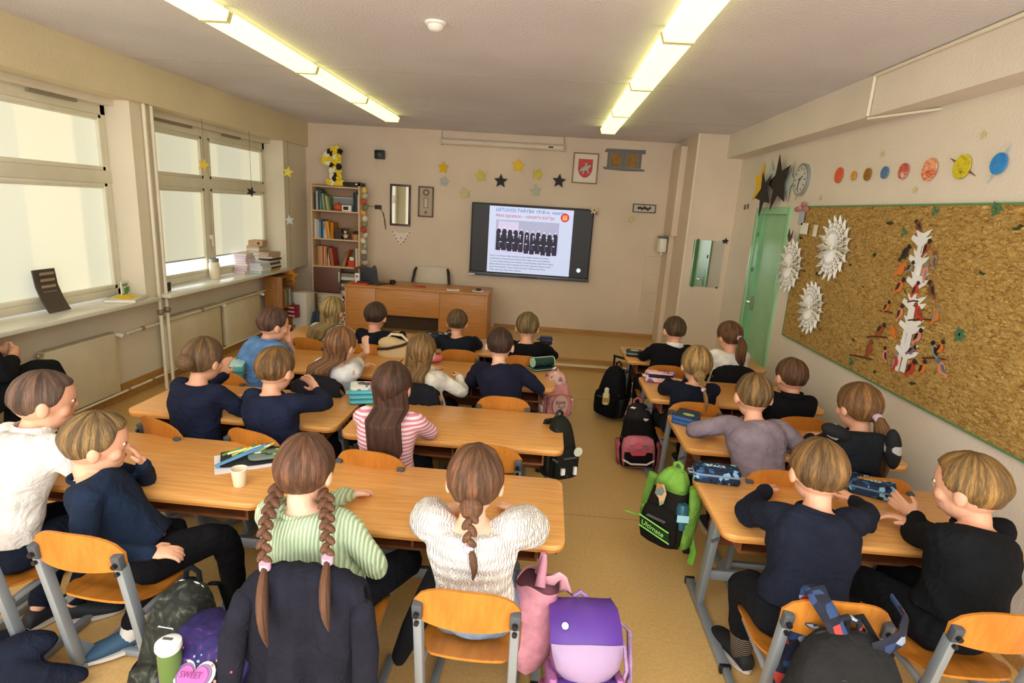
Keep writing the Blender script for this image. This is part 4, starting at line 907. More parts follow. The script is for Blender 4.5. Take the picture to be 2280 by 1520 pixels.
for i, (px, py, c_, h_) in enumerate(BIRDS):
    y, z = rp(px, py); s_ = 1 if (i % 3) else -1; sc = .75+.25*((i*7) % 5)/4
    t = thing('paper_bird', '', 'paper bird', (BXW-.0065, y, z), group='paper birds around the white tree'); t.rotation_euler = (rr.uniform(-.5, .5), 0, 0)
    bd = [(s_*a*sc, b*sc) for a, b in ((-.05, -.075), (-.03, -.045), (-.035, -.01), (-.02, .02), (0, .03), (.02, .015), (.03, -.02), (.018, -.045), (-.01, -.055), (-.03, -.085))]
    MB().prism(bd, .003, (0, 0, 0), (0, -1, 0), (0, 0, 1)).build('bird_body', plain(BC[c_]), t, smooth=False)
    MB().prism([(s_*.012*sc+q[0], .035*sc+q[1]) for q in circ(.018*sc, 10)], .0035, (0, 0, 0), (0, -1, 0), (0, 0, 1)).prism([(s_*.026*sc, .042*sc), (s_*.045*sc, .036*sc), (s_*.026*sc, .030*sc)], .003, (0, 0, 0), (0, -1, 0), (0, 0, 1)).build('bird_head', plain(BC[h_]), t, smooth=False)
    MB().prism([(s_*a*sc, b*sc) for a, b in ((-.03, 0), (.0, .01), (-.005, -.03), (-.035, -.06))], .004, (0, 0, 0), (0, -1, 0), (0, 0, 1)).build('bird_wing', plain(BC[h_]), t, smooth=False)
    side = 'left of' if px < 2028 else ('right of' if px > 2062 else 'on')
    hgt = 'near the top' if py < 600 else ('at mid height' if py < 710 else ('lower down' if py < 790 else 'at the foot'))
    key = (c_, side, hgt); cnt[key] = cnt.get(key, 0)+1
    t['label'] = f'{c_} paper bird with {h_} head {side} the paper tree {hgt}'+(', lower one' if cnt[key] > 1 else '')
for i, (a, b_) in enumerate((((1895, 790), (1945, 800)), ((1933, 750), (1978, 751)), ((2026, 713), (2080, 712)), ((2058, 797), (2108, 800)), ((1965, 693), (1990, 697)), ((2025, 672), (2050, 671)))):
    (ya, za), (yb, zb) = rp(*a), rp(*b_); o = MB().tube([(BXW-.004, ya, za), (BXW-.004, (ya+yb)/2, (za+zb)/2+.006), (BXW-.004, yb, zb)], .006, 6).build('paper_twig', plain('5c2c1c')); tag(o, ['long dark red twig at the lower left of the tree', 'thin twig left of the tree above the long one', 'dark twig crossing the tree trunk', 'dark red twig at the lower right of the tree', 'short twig under the orange bird left of the tree', 'short black twig on the trunk at mid height'][i], 'twig')
# planets
def planet(px, py, R, stops, label, ring=None, asp=1.0):
    y, z = rp(px, py); t = thing('paper_planet', label, 'paper planet', (RW-.012, y, z), group='row of paper planets')
    m_ = patterned(stops, 13, 'noise', .5, (1, .8, 2.2), 0, False)
    R *= .66; MB().prism(circ(R, 32), .006, (0, 0, 0), (0, -1, 0), (0, 0, 1)).build('planet_disc', m_, t, smooth=False)
    if ring:
        a = ring[0]; X = Vector((0, -math.cos(a), math.sin(a))); Y = Vector((0, -math.sin(a), -math.cos(a)))
        MB().prism([(R*1.9, 0), (R*.95, -R*.10), (-R*.95, -R*.10), (-R*1.9, 0), (-R*.95, R*.13), (R*.95, R*.13)] if ring[1] == 'b' else [(R*2.0, .0), (R*.9, -R*.10), (R*.9, R*.10)], .004, (-.0065 if ring[1] == 'b' else 0, 0, 0), X, Y).build('planet_ring', plain(ring[2]), t, smooth=False)
        if ring[1] == 'c': MB().prism([(-R*2.0, .0), (-R*.9, R*.10), (-R*.9, -R*.10)], .004, (0, 0, 0), X, Y).build('planet_ring', plain(ring[2]), t, smooth=False)
planet(1867, 390, .095, [(.2, 'd9402c'), (.6, 'e0693a'), (.9, 'c23528')], 'red-orange paper planet, the one nearest the clock')
planet(1900, 391, .055, [(.2, 'c9822c'), (.6, 'dba04a'), (.9, '9c5c1c')], 'small amber paper planet, second from the clock')
planet(1931, 388, .070, [(.2, 'b57a2c'), (.6, '8a5a20'), (.9, 'd9a850')], 'brownish gold paper planet, third from the clock')
planet(1969, 384, .065, [(.2, '3a5f9c'), (.6, '5a7fa8'), (.9, '2c4a7c')], 'small blue-grey paper planet, fourth from the clock')
planet(2011, 381, .080, [(.2, 'b5382c'), (.5, 'c9604a'), (.7, 'e0d8d0'), (.9, '9c2c24')], 'dark red and white paper planet, fifth from the clock')
planet(2069, 377, .105, [(.1, 'd9683a'), (.4, 'eeb58c'), (.6, 'c94a2c'), (.9, 'e9cba8')], 'large orange banded paper planet')
planet(2141, 371, .105, [(.2, '8a7a1c'), (.5, 'd9c82c'), (.8, '4a4012')], 'olive yellow paper planet with a tilted ring', (-.45+PI, 'c', '6a5a3c'))
planet(2223, 364, .085, [(.2, '1c6fc0'), (.6, '3a8fd9'), (.9, '125a9c')], 'bright blue paper planet with a thin steep ring', (1.1, 'c', '9fb0b8'))
for i, (px, py) in enumerate(((1962, 343), (2187, 300), (2035, 422), (1825, 440), (1770, 440))):
    y, z = rp(px, py); o = MB().prism(star_poly(.028, .012), .003, (0, 0, 0), (0, -1, 0), (0, 0, 1)).build('paper_star', plain('cfc08a'), smooth=False); o.location = (RW-.008, y, z); tag(o, ['tiny gold star above the small blue planet', 'tiny gold star above the ringed planets', 'tiny gold star below the large orange planet', 'tiny gold star above the board corner', 'tiny gold star under the clock'][i], 'paper star')
# clock
y, z = rp(1785, 400); t = thing('wall_clock', 'round silver wall clock beside the big black stars', 'clock', (RW, y, z))
def disc(mb, x0, x1, r, n=36): return mb.rings([[(x, r*math.cos(2*PI*k/n), r*math.sin(2*PI*k/n)) for k in range(n)] for x in (x0, x1)])
disc(MB(), -.03, 0, .15).build('clock_case', plain('a9adab', .3, .7), t, ang=.5); disc(MB(), -.033, -.03, .128).build('clock_face', plain('c9cbc6', .5), t, smooth=False)
k = MB()
for i in range(12): a = i*PI/6; k.obox((-.0345, -.105*math.sin(a), .105*math.cos(a)), (.002, .009 if i % 3 else .014, .026), Matrix.Rotation(-a, 3, 'X').inverted())
k.build('hour_marks', plain('5a5e5c'), t, smooth=False)
MB().bar((-.036, 0, 0), (-.036, -.055, .03), .009, .002).bar((-.037, 0, 0), (-.037, .02, -.09), .006, .002).build('clock_hands', BLACK, t, smooth=False)
disc(MB(), -.04, -.033, .01, 10).build('hand_pin', BLACK, t)
# big stars above the door
def big(px, py, Ry, Rz, m_, label, rot, off, n=5, r=.42):
    y, z = rp(px, py); pg = [(a*Ry, b*Rz) for a, b in star_poly(1, r, n, rot)]
    o = MB().prism(pg, .004, (0, 0, 0), (0, -1, 0), (0, 0, 1)).build('paper_star', m_, smooth=False); o.location = (RW-.012-off, y, z); tag(o, label, 'paper star', 'big stars above the door')
big(1692, 410, .24, .24, YEL, 'big yellow paper star above the door, furthest left', .15, 0)
big(1716, 396, .22, .2, SILV, 'silver star behind the black stars above the door', -.2, .005)
big(1757, 404, .16, .22, SILV, 'silver star between the upper black star and the clock', .3, .006)
big(1742, 408, .30, .30, BLK, 'upper right big black star beside the clock', -.25, .045)
big(1712, 430, .24, .26, BLK, 'lower big black star hanging over the door frame', -.5, .06)
for i, (px, py) in enumerate(((1673, 459), (1666, 461))):
    y, z = rp(px, py); o = MB().box(-.01, 0, -.02, .02, -.03, .03).build('light_switch', plain('6a5f50'), smooth=False); o.location = (RW, y+.15, z); tag(o, ['right', 'left'][i]+' tiny dark tag on the wall left of the door frame', 'tag')
# ================================================================== DESKS
def rrect(w, d, r, k=5):
    o = []
    for cx, cy, a0 in ((w/2-r, d/2-r, 0), (-w/2+r, d/2-r, PI/2), (-w/2+r, -d/2+r, PI), (w/2-r, -d/2+r, 1.5*PI)):
        o += [(cx+r*math.cos(a0+PI/2*i/k), cy+r*math.sin(a0+PI/2*i/k)) for i in range(k+1)]
    return o
DH = .66
def make_desk():
    w, d = 1.31, .60
    t = thing('school_desk', '', 'desk')
    MB().prism(rrect(w, d, .06), .022, (0, 0, DH-.022), (1, 0, 0), (0, 1, 0)).build('desktop', DESKW, t, ang=.5, bevel=.0025)
    MB().prism(rrect(w-.004, d-.004, .06), .012, (0, 0, DH-.034), (1, 0, 0), (0, 1, 0)).build('desktop_underside', EDGEW, t, ang=.5)
    for s in (-1, 1):
        x = s*(w/2-.075)
        MB().bar((x, -.35, .022), (x, .27, .022), .045, .035, (1, 0, 0)).build('foot', GREY, t, bevel=.006)
        MB().bar((x, .10, .04), (x, .0, DH-.05), .035, .07, (1, 0, 0)).bar((x, -.21, DH-.05), (x, .2, DH-.05), .03, .03, (1, 0, 0)).build('leg', GREY, t, bevel=.006)
        k = MB(); [k.bar((x, a, .022), (x, a+.02, .022), .052, .042, (1, 0, 0)) for a in (-.365, .265)]; k.build('foot_cap', BLACK, t, bevel=.004)
        MB().bar((x+s*.02, -.1, .52), (x+s*.055, -.1, .50), .012, .012).build('bag_hook', DGREY, t)
    MB().bar((-w/2+.08, .09, .20), (w/2-.08, .09, .20), .055, .03, (0, 0, 1)).build('cross_bar', GREY, t, bevel=.005)
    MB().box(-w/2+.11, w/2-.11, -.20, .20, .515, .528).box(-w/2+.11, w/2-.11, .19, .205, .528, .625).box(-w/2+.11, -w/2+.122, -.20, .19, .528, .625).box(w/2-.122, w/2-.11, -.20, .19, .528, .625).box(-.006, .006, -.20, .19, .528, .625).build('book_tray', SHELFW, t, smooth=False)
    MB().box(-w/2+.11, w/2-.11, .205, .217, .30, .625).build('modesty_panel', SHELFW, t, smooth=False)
    return t
DESKS = [(-.485, 2.35, 0, 'bare double desk before the mint green sweater and the white gathered blouse'), (-1.82, 2.47, -.015, 'double desk by the windows carrying a paper cup and an open pencil case'), (1.525, 2.56, .01, 'double desk nearest on the door side with two camouflage pencil cases'),
         (-.465, 3.29, 0, 'double desk of the person in the pink striped shirt'), (-1.82, 3.36, -.01, 'double desk on the window side with two turquoise pencil cases'), (1.58, 3.48, 0, 'double desk with one blue pencil case before the mauve grey sweater'),
         (-.505, 4.41, 0, 'double desk with the dark green tube pencil case at its right end'), (-1.83, 4.42, 0, 'double desk shared by the light blue shirt and the white T-shirt'), (1.52, 4.38, 0, 'double desk carrying the pink floral pencil case'),
         (-.505, 5.35, 0, 'front-row double desk before the platform shared by two people in dark tops'), (-1.83, 5.35, 0, "front-row double desk nearest the teacher's desk on the window side"), (1.50, 5.48, 0, 'front-row double desk beside the green door')]
proto = make_desk(); desk_objs = []
for i, (x, y, a, lb) in enumerate(DESKS):
    o = proto if i == 0 else copy_tree(proto); o.location = (x, y, 0); o.rotation_euler = (0, 0, a); o['label'] = lb; o['group'] = 'double school desks'; desk_objs.append(o)

# ================================================================== CHAIRS
def make_chair():
    t = thing('school_chair', '', 'chair')
    # seat: curved plywood with waterfall front
    R = []
    for i in range(13):
        v = i/12; y = -.185+v*.37; zc = .395+(.022*(1-v)**2 if v < .3 else 0)-.03*max(0, (v-.75)/.25)**2-.008*math.sin(PI*v)
        hw = .185-.055*max(0, 1-v/.25)**2-.03*max(0, (v-.85)/.15)**2
        top = [(x*hw, y, zc+.010*abs(x)**2.5) for x in np.linspace(-1, 1, 11)]
        R.append(top+[(p[0], p[1], p[2]-.011) for p in top[::-1]])
    MB().rings(R).build('seat', CHAIRW, t, ang=.9)
    R = []
    for i in range(15):
        x = -1+2*i/14; zt = .752-.065*abs(x)**3.2; zb = .603-.012*(1-x*x); y0 = -.215+.035*(x*x-1)*-1*-1+.0
        if abs(x) > .99: zt = .675; zb = .625
        R.append([(x*.185, y0-.5*(z-.56)*.12, z) for z in np.linspace(zb, zt, 6)]+[(x*.185, y0-.011-.5*(z-.56)*.12, z) for z in np.linspace(zt, zb, 6)])
    MB().rings(R).build('backrest', CHAIRW, t, ang=.9)
    for s in (-1, 1):
        x = s*.168
        MB().bar((x, -.135, .04), (x, -.232, .625), .032, .042, (1, 0, 0)).bar((x, -.16, .36), (x, .10, .372), .024, .024, (1, 0, 0)).build('back_post', GREY, t, bevel=.007)
        MB().bar((x, -.238, .615), (x, -.249, .675), .036, .030, (1, 0, 0)).build('post_cap', DGREY, t, bevel=.005)
        MB().tube([(x, -.225, .645), (x, -.272, .637)], .010, 8).tube([(x, -.25, .60), (x, -.262, .60)], .009, 8).build('bolt', BLACK, t)
        MB().bar((x, -.24, .02), (x, .22, .02), .032, .035, (1, 0, 0)).build('foot', GREY, t, bevel=.006)
        MB().prism([(0, 0), (.09, 0), (.0, .12)], .006, (x-.003, -.125, .038), (0, 1, 0), (0, 0, 1)).build('gusset', GREY, t, smooth=False)
    MB().bar((-.168, -.02, .025), (.168, -.02, .025), .03, .03, (0, 0, 1)).build('cross_bar', GREY, t, bevel=.005)
    k = MB(); [k.ball((s*.13, -.12, .402), (.008, .008, .003), 8, 5) for s in (-1, 1)]; k.build('rivet', plain('d8d8d8', .2, .9), t)
    return t
CH = {}
# key: (x, y of seat centre, yaw (clockwise), label)
CHAIRS = [('D4', -.17, 1.87, .03, 'wooden chair under the person in the white gathered blouse'), ('D3', -.72, 1.86, 0, 'chair covered by the large dark navy coat'),
 ('D2', -1.63, 1.98, .06, 'wooden chair with its whole grey frame in view at the lower left'), ('D1', -2.17, 1.98, .04, 'chair at the left picture edge under the white collared shirt'),
 ('D5', 1.115, 2.00, .02, 'wooden chair with the patterned backpack strapped to it'), ('D6', 1.68, 2.02, -.04, 'wooden chair at the lower right under the person in the black sweater'),
 ('C3', -.79, 2.86, .12, 'wooden chair under the pink striped shirt'), ('E2', -.20, 3.06, .12, 'empty wooden chair pushed against the desk right of the striped shirt'),
 ('C1', -1.97, 3.02, .42, 'turned wooden chair nearest the window aisle'), ('C2', -1.44, 2.98, .30, 'turned wooden chair under the navy sweater leaning on both elbows'),
 ('R3a', 1.33, 3.04, 0, 'chair mostly hidden behind the mauve grey sweater'), ('R3b', 1.82, 3.05, -.02, 'chair by the right wall with a dark patterned backpack'),
 ('B4', -.21, 3.87, 0, 'wooden chair nearest the rose pink backpack'), ('B3', -.80, 3.88, .05, 'chair under the off-white jacket with a dark jacket on it'),
 ('B2', -1.47, 3.88, .15, 'chair under the white T-shirt, covered by a dark jacket'), ('B1', -2.15, 3.95, .3, 'chair under the person in the light blue shirt'),
 ('R4a', 1.14, 4.07, 0, 'wooden chair with the blond braid hanging over its back'), ('R4b', 1.82, 3.93, 0, 'wooden chair under the black hooded top'),
 ('A4', -.13, 5.0, 0, 'wooden chair at the right end of the middle front desk'), ('A3', -.70, 5.04, 0, 'wooden chair beside the black and white bag in the front row'),
 ('A2', -1.46, 5.0, .1, 'wooden chair under the dark blue top in the front row'), ('A1', -2.05, 5.05, .15, 'front-row wooden chair nearest the windows'),
 ('R5a', 1.13, 5.03, 0, 'front-row wooden chair under the white collar and black sweater'), ('R5b', 1.72, 5.05, 0, 'front-row chair beside the door, covered by a black jacket')]
cp = make_chair()
for i, (k_, x, y, a, lb) in enumerate(CHAIRS):
    o = cp if i == 0 else copy_tree(cp); o.location = (x, y, 0); o.rotation_euler = (0, 0, -a); o['label'] = lb; o['group'] = 'wooden school chairs'; CH[k_] = (x, y, a, o)
# ================================================================== PEOPLE
def n3(v): return Vector(v).normalized()
def bez(P, Q, R_, n):
    return [P*(1-t)**2+Q*2*t*(1-t)+R_*t*t for t in [i/(n-1) for i in range(n)]]
def ik(S, T, l1, l2, pole):
    d = T-S; L = d.length; mx = (l1+l2)*.995
    if L > mx: T = S+d*(mx/L); d = T-S; L = mx
    L = max(L, abs(l1-l2)+.02)
    a = (l1*l1-l2*l2+L*L)/(2*L); h = math.sqrt(max(0, l1*l1-a*a)); dn = d.normalized()
    p = (pole-dn*pole.dot(dn)); p = p.normalized() if p.length > 1e-5 else Vector((0, 0, -1))
    return S+dn*a+p*h, T
def limb(mb, pts, rad, n=12):
    """smooth tube through joints"""
    P = [Vector(p) for p in pts]; out = []; ro = []
    for i in range(len(P)-1):
        for j in range(5):
            t = j/5; out.append(P[i].lerp(P[i+1], t)); ro.append(rad[i]*(1-t)+rad[i+1]*t)
    out.append(P[-1]); ro.append(rad[-1])
    for _ in range(2):
        out = [out[0]]+[(out[i-1]+out[i]*2+out[i+1])/4 for i in range(1, len(out)-1)]+[out[-1]]
    mb.tube(out, ro, n, rnd=True)
def hand(mb, W, d, side, up, s, curl=.5, spread=.16):
    """W wrist, d pointing direction, side = towards the thumb, up = back of the hand"""
    d = n3(d); side = (Vector(side)-d*Vector(side).dot(d)).normalized(); up = side.cross(d).normalized()*(1 if side.cross(d).dot(Vector(up)) > 0 else -1)
    R3 = Matrix((side, d, up)).transposed()
    mb.ball(W+d*.036*s, (.030*s, .044*s, .014*s), 12, 8, R3)
    mb.tube([W-d*.01, W+d*.03*s], [.020*s, .024*s], 10, .62, up=None)
    for i, (o, L) in enumerate(((.021, .050), (.007, .056), (-.008, .052), (-.021, .041))):
        b0 = W+d*.068*s+side*o*s; dr = (d+side*(o*spread/.02)).normalized(); pts = [W+d*.045*s+side*o*.8*s, b0]
        a = 0; q = b0
        for k in range(3):
            a += curl*.75; q = q+(dr*math.cos(a)-up*math.sin(a))*L*s*(.42, .32, .26)[k]; pts.append(q)
        mb.tube(pts, [.0085*s, .0088*s, .0080*s, .0072*s, .006*s], 8, rnd=True)
    t0 = W+d*.018*s+side*.020*s; t1 = t0+(side*.75+d*.65-up*.2).normalized()*.028*s; t2 = t1+(side*.25+d*.9-up*.35).normalized()*.026*s
    mb.tube([t0-side*.008*s, t1, t2], [.012*s, .0098*s, .0075*s], 8, rnd=True)
def sm01(a, b, x): t = min(1, max(0, (x-a)/(b-a))); return t*t*(3-2*t)
def folds(seed, amp, zf=26):
    def fn(co, no):
        x, y, z = co[:, 0], co[:, 1], co[:, 2]; ph = seed*1.7
        rd = lambda q: 1-2*np.abs(np.sin(q))**.8
        env = .5+.5*np.sin(x*8+y*6+z*7+ph*2)
        d = rd(z*17+1.6*np.sin(x*11+ph)+1.2*np.sin(y*9+ph*2))*.55*env+rd((x-y)*15+z*10+1.5*np.sin(z*15+ph)+ph)*.5*(1-env)+np.sin(z*55+x*21+3*np.sin(y*20)+ph*3)*.12
        return co+no*(d*amp)[:, None]
    return fn
GARM = {}
PEOPLE = {}
def person(key, label, hip, hp, top, hair, yaw=0, hyaw=None, hpitch=-.1, sc=1.12, hs=1.16, sleeve='long', neckline='crew', pants='1c1e26', shoes='23262c',
           arms=None, legs=None, L=None, skin=SKIN, bulge=.03, pat=None, collar=None, vox=.010, seat=.395, shoulder=1.0, hem=-.035, twist=0, fat=1.0, lean_side=0, dy=None):
    s = sc; vx = vox
    F = Vector((math.sin(yaw), math.cos(yaw), 0)); R_ = Vector((math.cos(yaw), -math.sin(yaw), 0)); U = Vector((0, 0, 1))
    P = Vector((hip[0], hip[1], seat+.085*s))
    yz = at(hp[0], hp[1], 2, 1.0).y; H = at(hp[0], hp[1], 1, hip[1]+(dy if dy is not None else min(.22, max(.02, yz-hip[1]))))
    org = Vector((hip[0], hip[1], 0))
    hy = yaw if hyaw is None else hyaw
    Hf = Vector((math.sin(hy)*math.cos(hpitch), math.cos(hy)*math.cos(hpitch), math.sin(hpitch))); Hr = Vector((math.cos(hy), -math.sin(hy), 0)); Hu = Hr.cross(Hf).normalized()
    hs *= 1.08; N = H-Hu*.112*s-Hf*.028*s
    ax = (N-P).normalized(); mid = P.lerp(N, .5)-F*bulge*s
    spine = bez(P, mid, N, 9)
    sy = yaw+twist; SF = Vector((math.sin(sy), math.cos(sy), 0)); SR = Vector((math.cos(sy), -math.sin(sy), 0))
    prof = [(.0, .130, .100), (.15, .124, .094), (.32, .118, .088), (.5, .126, .092), (.68, .138, .098), (.80, .140, .094), (.89, .118, .078), (.95, .075, .060), (1.0, .048, .048)]
    def torso(mb, grow, t0=0, t1=1.0, n=24, wide=1.0):
        rings = []; k = 15
        for i in range(k):
            t = t0+(t1-t0)*i/(k-1); j = t*8; i0 = min(7, int(j)); c = spine[i0].lerp(spine[i0+1], j-i0)
            for q in range(len(prof)-1):
                if prof[q][0] <= t <= prof[q+1][0]+1e-6: f = (t-prof[q][0])/(prof[q+1][0]-prof[q][0]); w = prof[q][1]*(1-f)+prof[q+1][1]*f; d = prof[q][2]*(1-f)+prof[q+1][2]*f; break
            w = w*s*fat*wide+grow; d = d*s*fat+grow; tw = sm01(.2, .8, t); rr_ = R_.lerp(SR, tw).normalized(); T = (spine[min(8, i0+1)]-spine[i0]).normalized()
            rr_ = (rr_-T*rr_.dot(T)).normalized(); ff = rr_.cross(T)*-1; ff = T.cross(rr_)
            rings.append([c+rr_*(w*math.copysign(abs(math.cos(g))**.85, math.cos(g)))+ff*(d*math.copysign(abs(math.sin(g))**.85, math.sin(g))) for g in [2*PI*m_/n for m_ in range(n)]])
        mb.rings(rings)
    Sh = [N-ax*.045*s+SR*(sd*.128*s*shoulder)-SF*.005 for sd in (-1, 1)]
    armp = []
    for i, sd in enumerate((-1, 1)):
        A = (arms or {}).get('L' if sd < 0 else 'R') or {}
        if 'w' in A: Wt = Vector(A['w'])
        elif 'off' in A: o_ = A['off']; Wt = P+SR*o_[0]+SF*o_[1]; Wt.z = o_[2]
        else: Wt = Vector((0, 0, 0))+P+SR*sd*.06+F*(.36); Wt.z = DH+.045
        pole = Vector(A['pole']) if 'pole' in A else SR*sd*1.0-U*.75-SF*.1
        E, Wt = ik(Sh[i], Wt, .205*s, .185*s, pole)
        if 'e' in A: E = Vector(A['e'])
        armp.append((Sh[i], E, Wt, A))
    # ---- body (one continuous skin)
    body = MB(); torso(body, -.016*s)
    body.tube([N-ax*.05*s, N+Hu*.02, H-Hu*.05*s-Hf*.01], [.055*s, .042*s, .046*s], 14)
    RH = Matrix((Hr, Hf, Hu)).transposed()
    body.ball(H+Hu*.012*hs, (.075*hs, .092*hs, .088*hs), 24, 16, RH)
    body.ball(H+Hf*.018*hs-Hu*.045*hs, (.056*hs, .066*hs, .062*hs), 18, 12, RH)
    body.ball(H+Hf*.078*hs-Hu*.02*hs, (.011*hs, .020*hs, .020*hs), 10, 8, RH)
    body.ball(H+Hf*.062*hs-Hu*.078*hs, (.022*hs, .018*hs, .016*hs), 10, 8, RH)
    for sd in (-1, 1):
        body.ball(H+Hr*sd*.077*hs-Hf*.004*hs-Hu*.015*hs, (.011*hs, .019*hs, .028*hs), 10, 8, RH)
        body.ball(H+Hr*sd*.040*hs+Hf*.052*hs-Hu*.030*hs, (.024*hs, .024*hs, .024*hs), 10, 8, RH)
    for (S, E, Wt, A) in armp:
        limb(body, [S, E, Wt], [.040*s, .033*s, .022*s])
        hd = Vector(A['hd']) if 'hd' in A else n3((Wt-E).normalized()+F*.3-U*.05)
        sd = -1 if S is Sh[0] else 1
        hand(body, Wt, hd, A.get('thumb', -SR*sd+U*.3), A.get('up', U), s, A.get('curl', .45))
    lg = []
    for i, sd in enumerate((-1, 1)):
        G = (legs or {}).get('L' if sd < 0 else 'R') or {}
        Hj = P+R_*sd*.072*s-U*.02*s
        K = Vector(G['k']) if 'k' in G else Hj+F*.34*s+R_*sd*.03-U*.035
        A_ = Vector(G['a']) if 'a' in G else Vector((K.x, K.y, 0))-F*(.05)+U*.085
        lg.append((Hj, K, A_, G)); limb(body, [Hj, K, A_], [.070*s, .046*s, .028*s])
    b_ = body.build('person', skin, None, org, remesh=vx*.72 if vx < .012 else vx*.85, smit=3)
    b_['label'] = label; b_['category'] = 'person'
    if 'pupils' not in b_: b_['group'] = 'pupils seated at the desks'
    # face details
    e = MB(); iris = MB()
    for sd in (-1, 1):
        c = H+Hf*.080*hs+Hr*sd*.030*hs+Hu*.002*hs; e.ball(c-Hf*.006, (.012*hs, .009*hs, .007*hs), 10, 8, RH); iris.ball(c+Hf*.0035*hs, (.0055*hs, .003*hs, .0055*hs), 8, 6, RH)
    V = lambda mb, nm, m_, **k: mb.build(nm, m_, b_, org, **k)
    V(e, 'eyes', WHITE); V(iris, 'irises', plain('3a2a20', .2))
    V(MB().ball(H+Hf*.082*hs-Hu*.052*hs, (.018*hs, .006*hs, .005*hs), 10, 6, RH), 'lips', plain('b5655a'))
    # ---- clothes
    GM = pat or fabric(top)
    g = MB(); tt = hem; torso(g, .010*s, .02+.0, .945 if neckline != 'wide' else .90, wide=1.02)
    for (S, E, Wt, A) in armp:
        sin = S-SR*(-1 if S is Sh[0] else 1)*.035*s
        if sleeve == 'long': limb(g, [sin, S, E, Wt], [.050*s, .054*s, .044*s, .032*s])
        elif sleeve == 'short': limb(g, [sin, S, S.lerp(E, .55)], [.054*s, .064*s, .058*s])
        elif sleeve == 'puff': limb(g, [sin, S+U*.01, S.lerp(E, .5)+U*.015, E, E.lerp(Wt, .35)], [.052*s, .066*s, .078*s, .068*s, .040*s])
        elif sleeve == 'vest': pass
    V(g, {'vest': 'vest', 'puff': 'blouse', 'short': 't_shirt'}.get(sleeve, 'sweater'), GM, remesh=vx, smit=4, fn=folds(len(PEOPLE)+1, (.011 if vox < .0085 else .008) if sleeve != 'puff' else .007))
    if sleeve == 'vest':
        g = MB()
        for (S, E, Wt, A) in armp: limb(g, [S-SR*(-1 if S is Sh[0] else 1)*.03*s, S, E, Wt], [.044*s, .048*s, .040*s, .030*s])
        V(g, 'shirt_sleeve', fabric('20242e'), remesh=vx, smit=3)
    if collar:
        c = MB(); rings = []
        for z, rr_ in ((-.020, .066), (.012, .058), (.020, .060), (.018, .064), (-.012, .074)):
            rings.append([N+Hu*z*s+(Hr*math.cos(q)+Hf*math.sin(q))*rr_*s for q in [2*PI*i/24 for i in range(24)]])
        c.rings(rings, caps=False); V(c, 'collar', fabric(collar))
    elif neckline == 'crew':
        c = MB(); c.rings([[N+ax*(-.022*s+.011*s*math.sin(t_))+(SR*math.cos(q)+SF*math.sin(q))*(.060*s+.010*s*math.cos(t_)) for q in [2*PI*i/24 for i in range(24)]] for t_ in [2*PI*j/8 for j in range(9)]], caps=False); V(c, 'neckband', GM)
    pm = fabric(pants) if isinstance(pants, str) else pants
    g = MB(); g.ball(P-U*.012*s, (.132*s, .108*s, .088*s), 20, 14, Matrix((R_, F, U)).transposed())
    for (Hj, K, A_, G) in lg: limb(g, [Hj, K, A_+(K-A_).normalized()*.03], [.084*s, .060*s, .044*s])
    V(g, 'trousers', pm, remesh=vx, smit=4, fn=folds(len(PEOPLE)+5, .006))
    for (Hj, K, A_, G) in lg:
        fd = Vector(G['f']) if 'f' in G else F; fd.z = 0; fd.normalize(); sr = Vector((fd.y, -fd.x, 0)); B = Vector((A_.x, A_.y, A_.z-.085))
        rings = []
        for t_, w_, h_ in ((-.055, .026, .05), (-.045, .034, .075), (0, .036, .085), (.05, .040, .065), (.11, .046, .05), (.155, .040, .04), (.175, .022, .025)):
            rings.append([B+fd*t_*s+sr*math.cos(q)*w_*s+U*(max(.0, .5+.5*math.sin(q))*h_*s) for q in [2*PI*i/14 for i in range(14)]])
        sh = MB().rings(rings); so = V(sh, 'shoe', plain(shoes, .7), sub=1)
        k = MB().rings([[B+fd*t_*s+sr*math.cos(q)*w_*s*1.06+U*(z_+(.0)) for q in [0, PI]] for z_ in () for t_, w_ in ()] or [[B+(fd*(.06+.12*math.sin(q))+sr*.047*math.cos(q))*s+U*z_ for q in [2*PI*i/20 for i in range(20)]] for z_ in (.0, .016)])
        MBs = k.build('sole', plain(G.get('sole', 'cfcac0')), so, org)
    for (Hj, K, A_, G) in lg:
        if 'sock' in G: V(MB().tube([A_-U*.03, A_+(K-A_).normalized()*.10], [.038*s, .046*s], 14, rnd=True), 'sock', G['sock'])
    # ---- hair
    hk, hc = hair[0], hair[1]; HM = hairmat(hc); HS = strandmat(hc); sv = []; seed = len(PEOPLE)*1.3
    short = hk in ('short', 'crop'); c = H+Hu*.012*hs; rings = []; NT, NP = 28, 64
    ho = MB(); top_v = None
    base_t = .07 if hk == 'crop' else (.125 if short else .15)
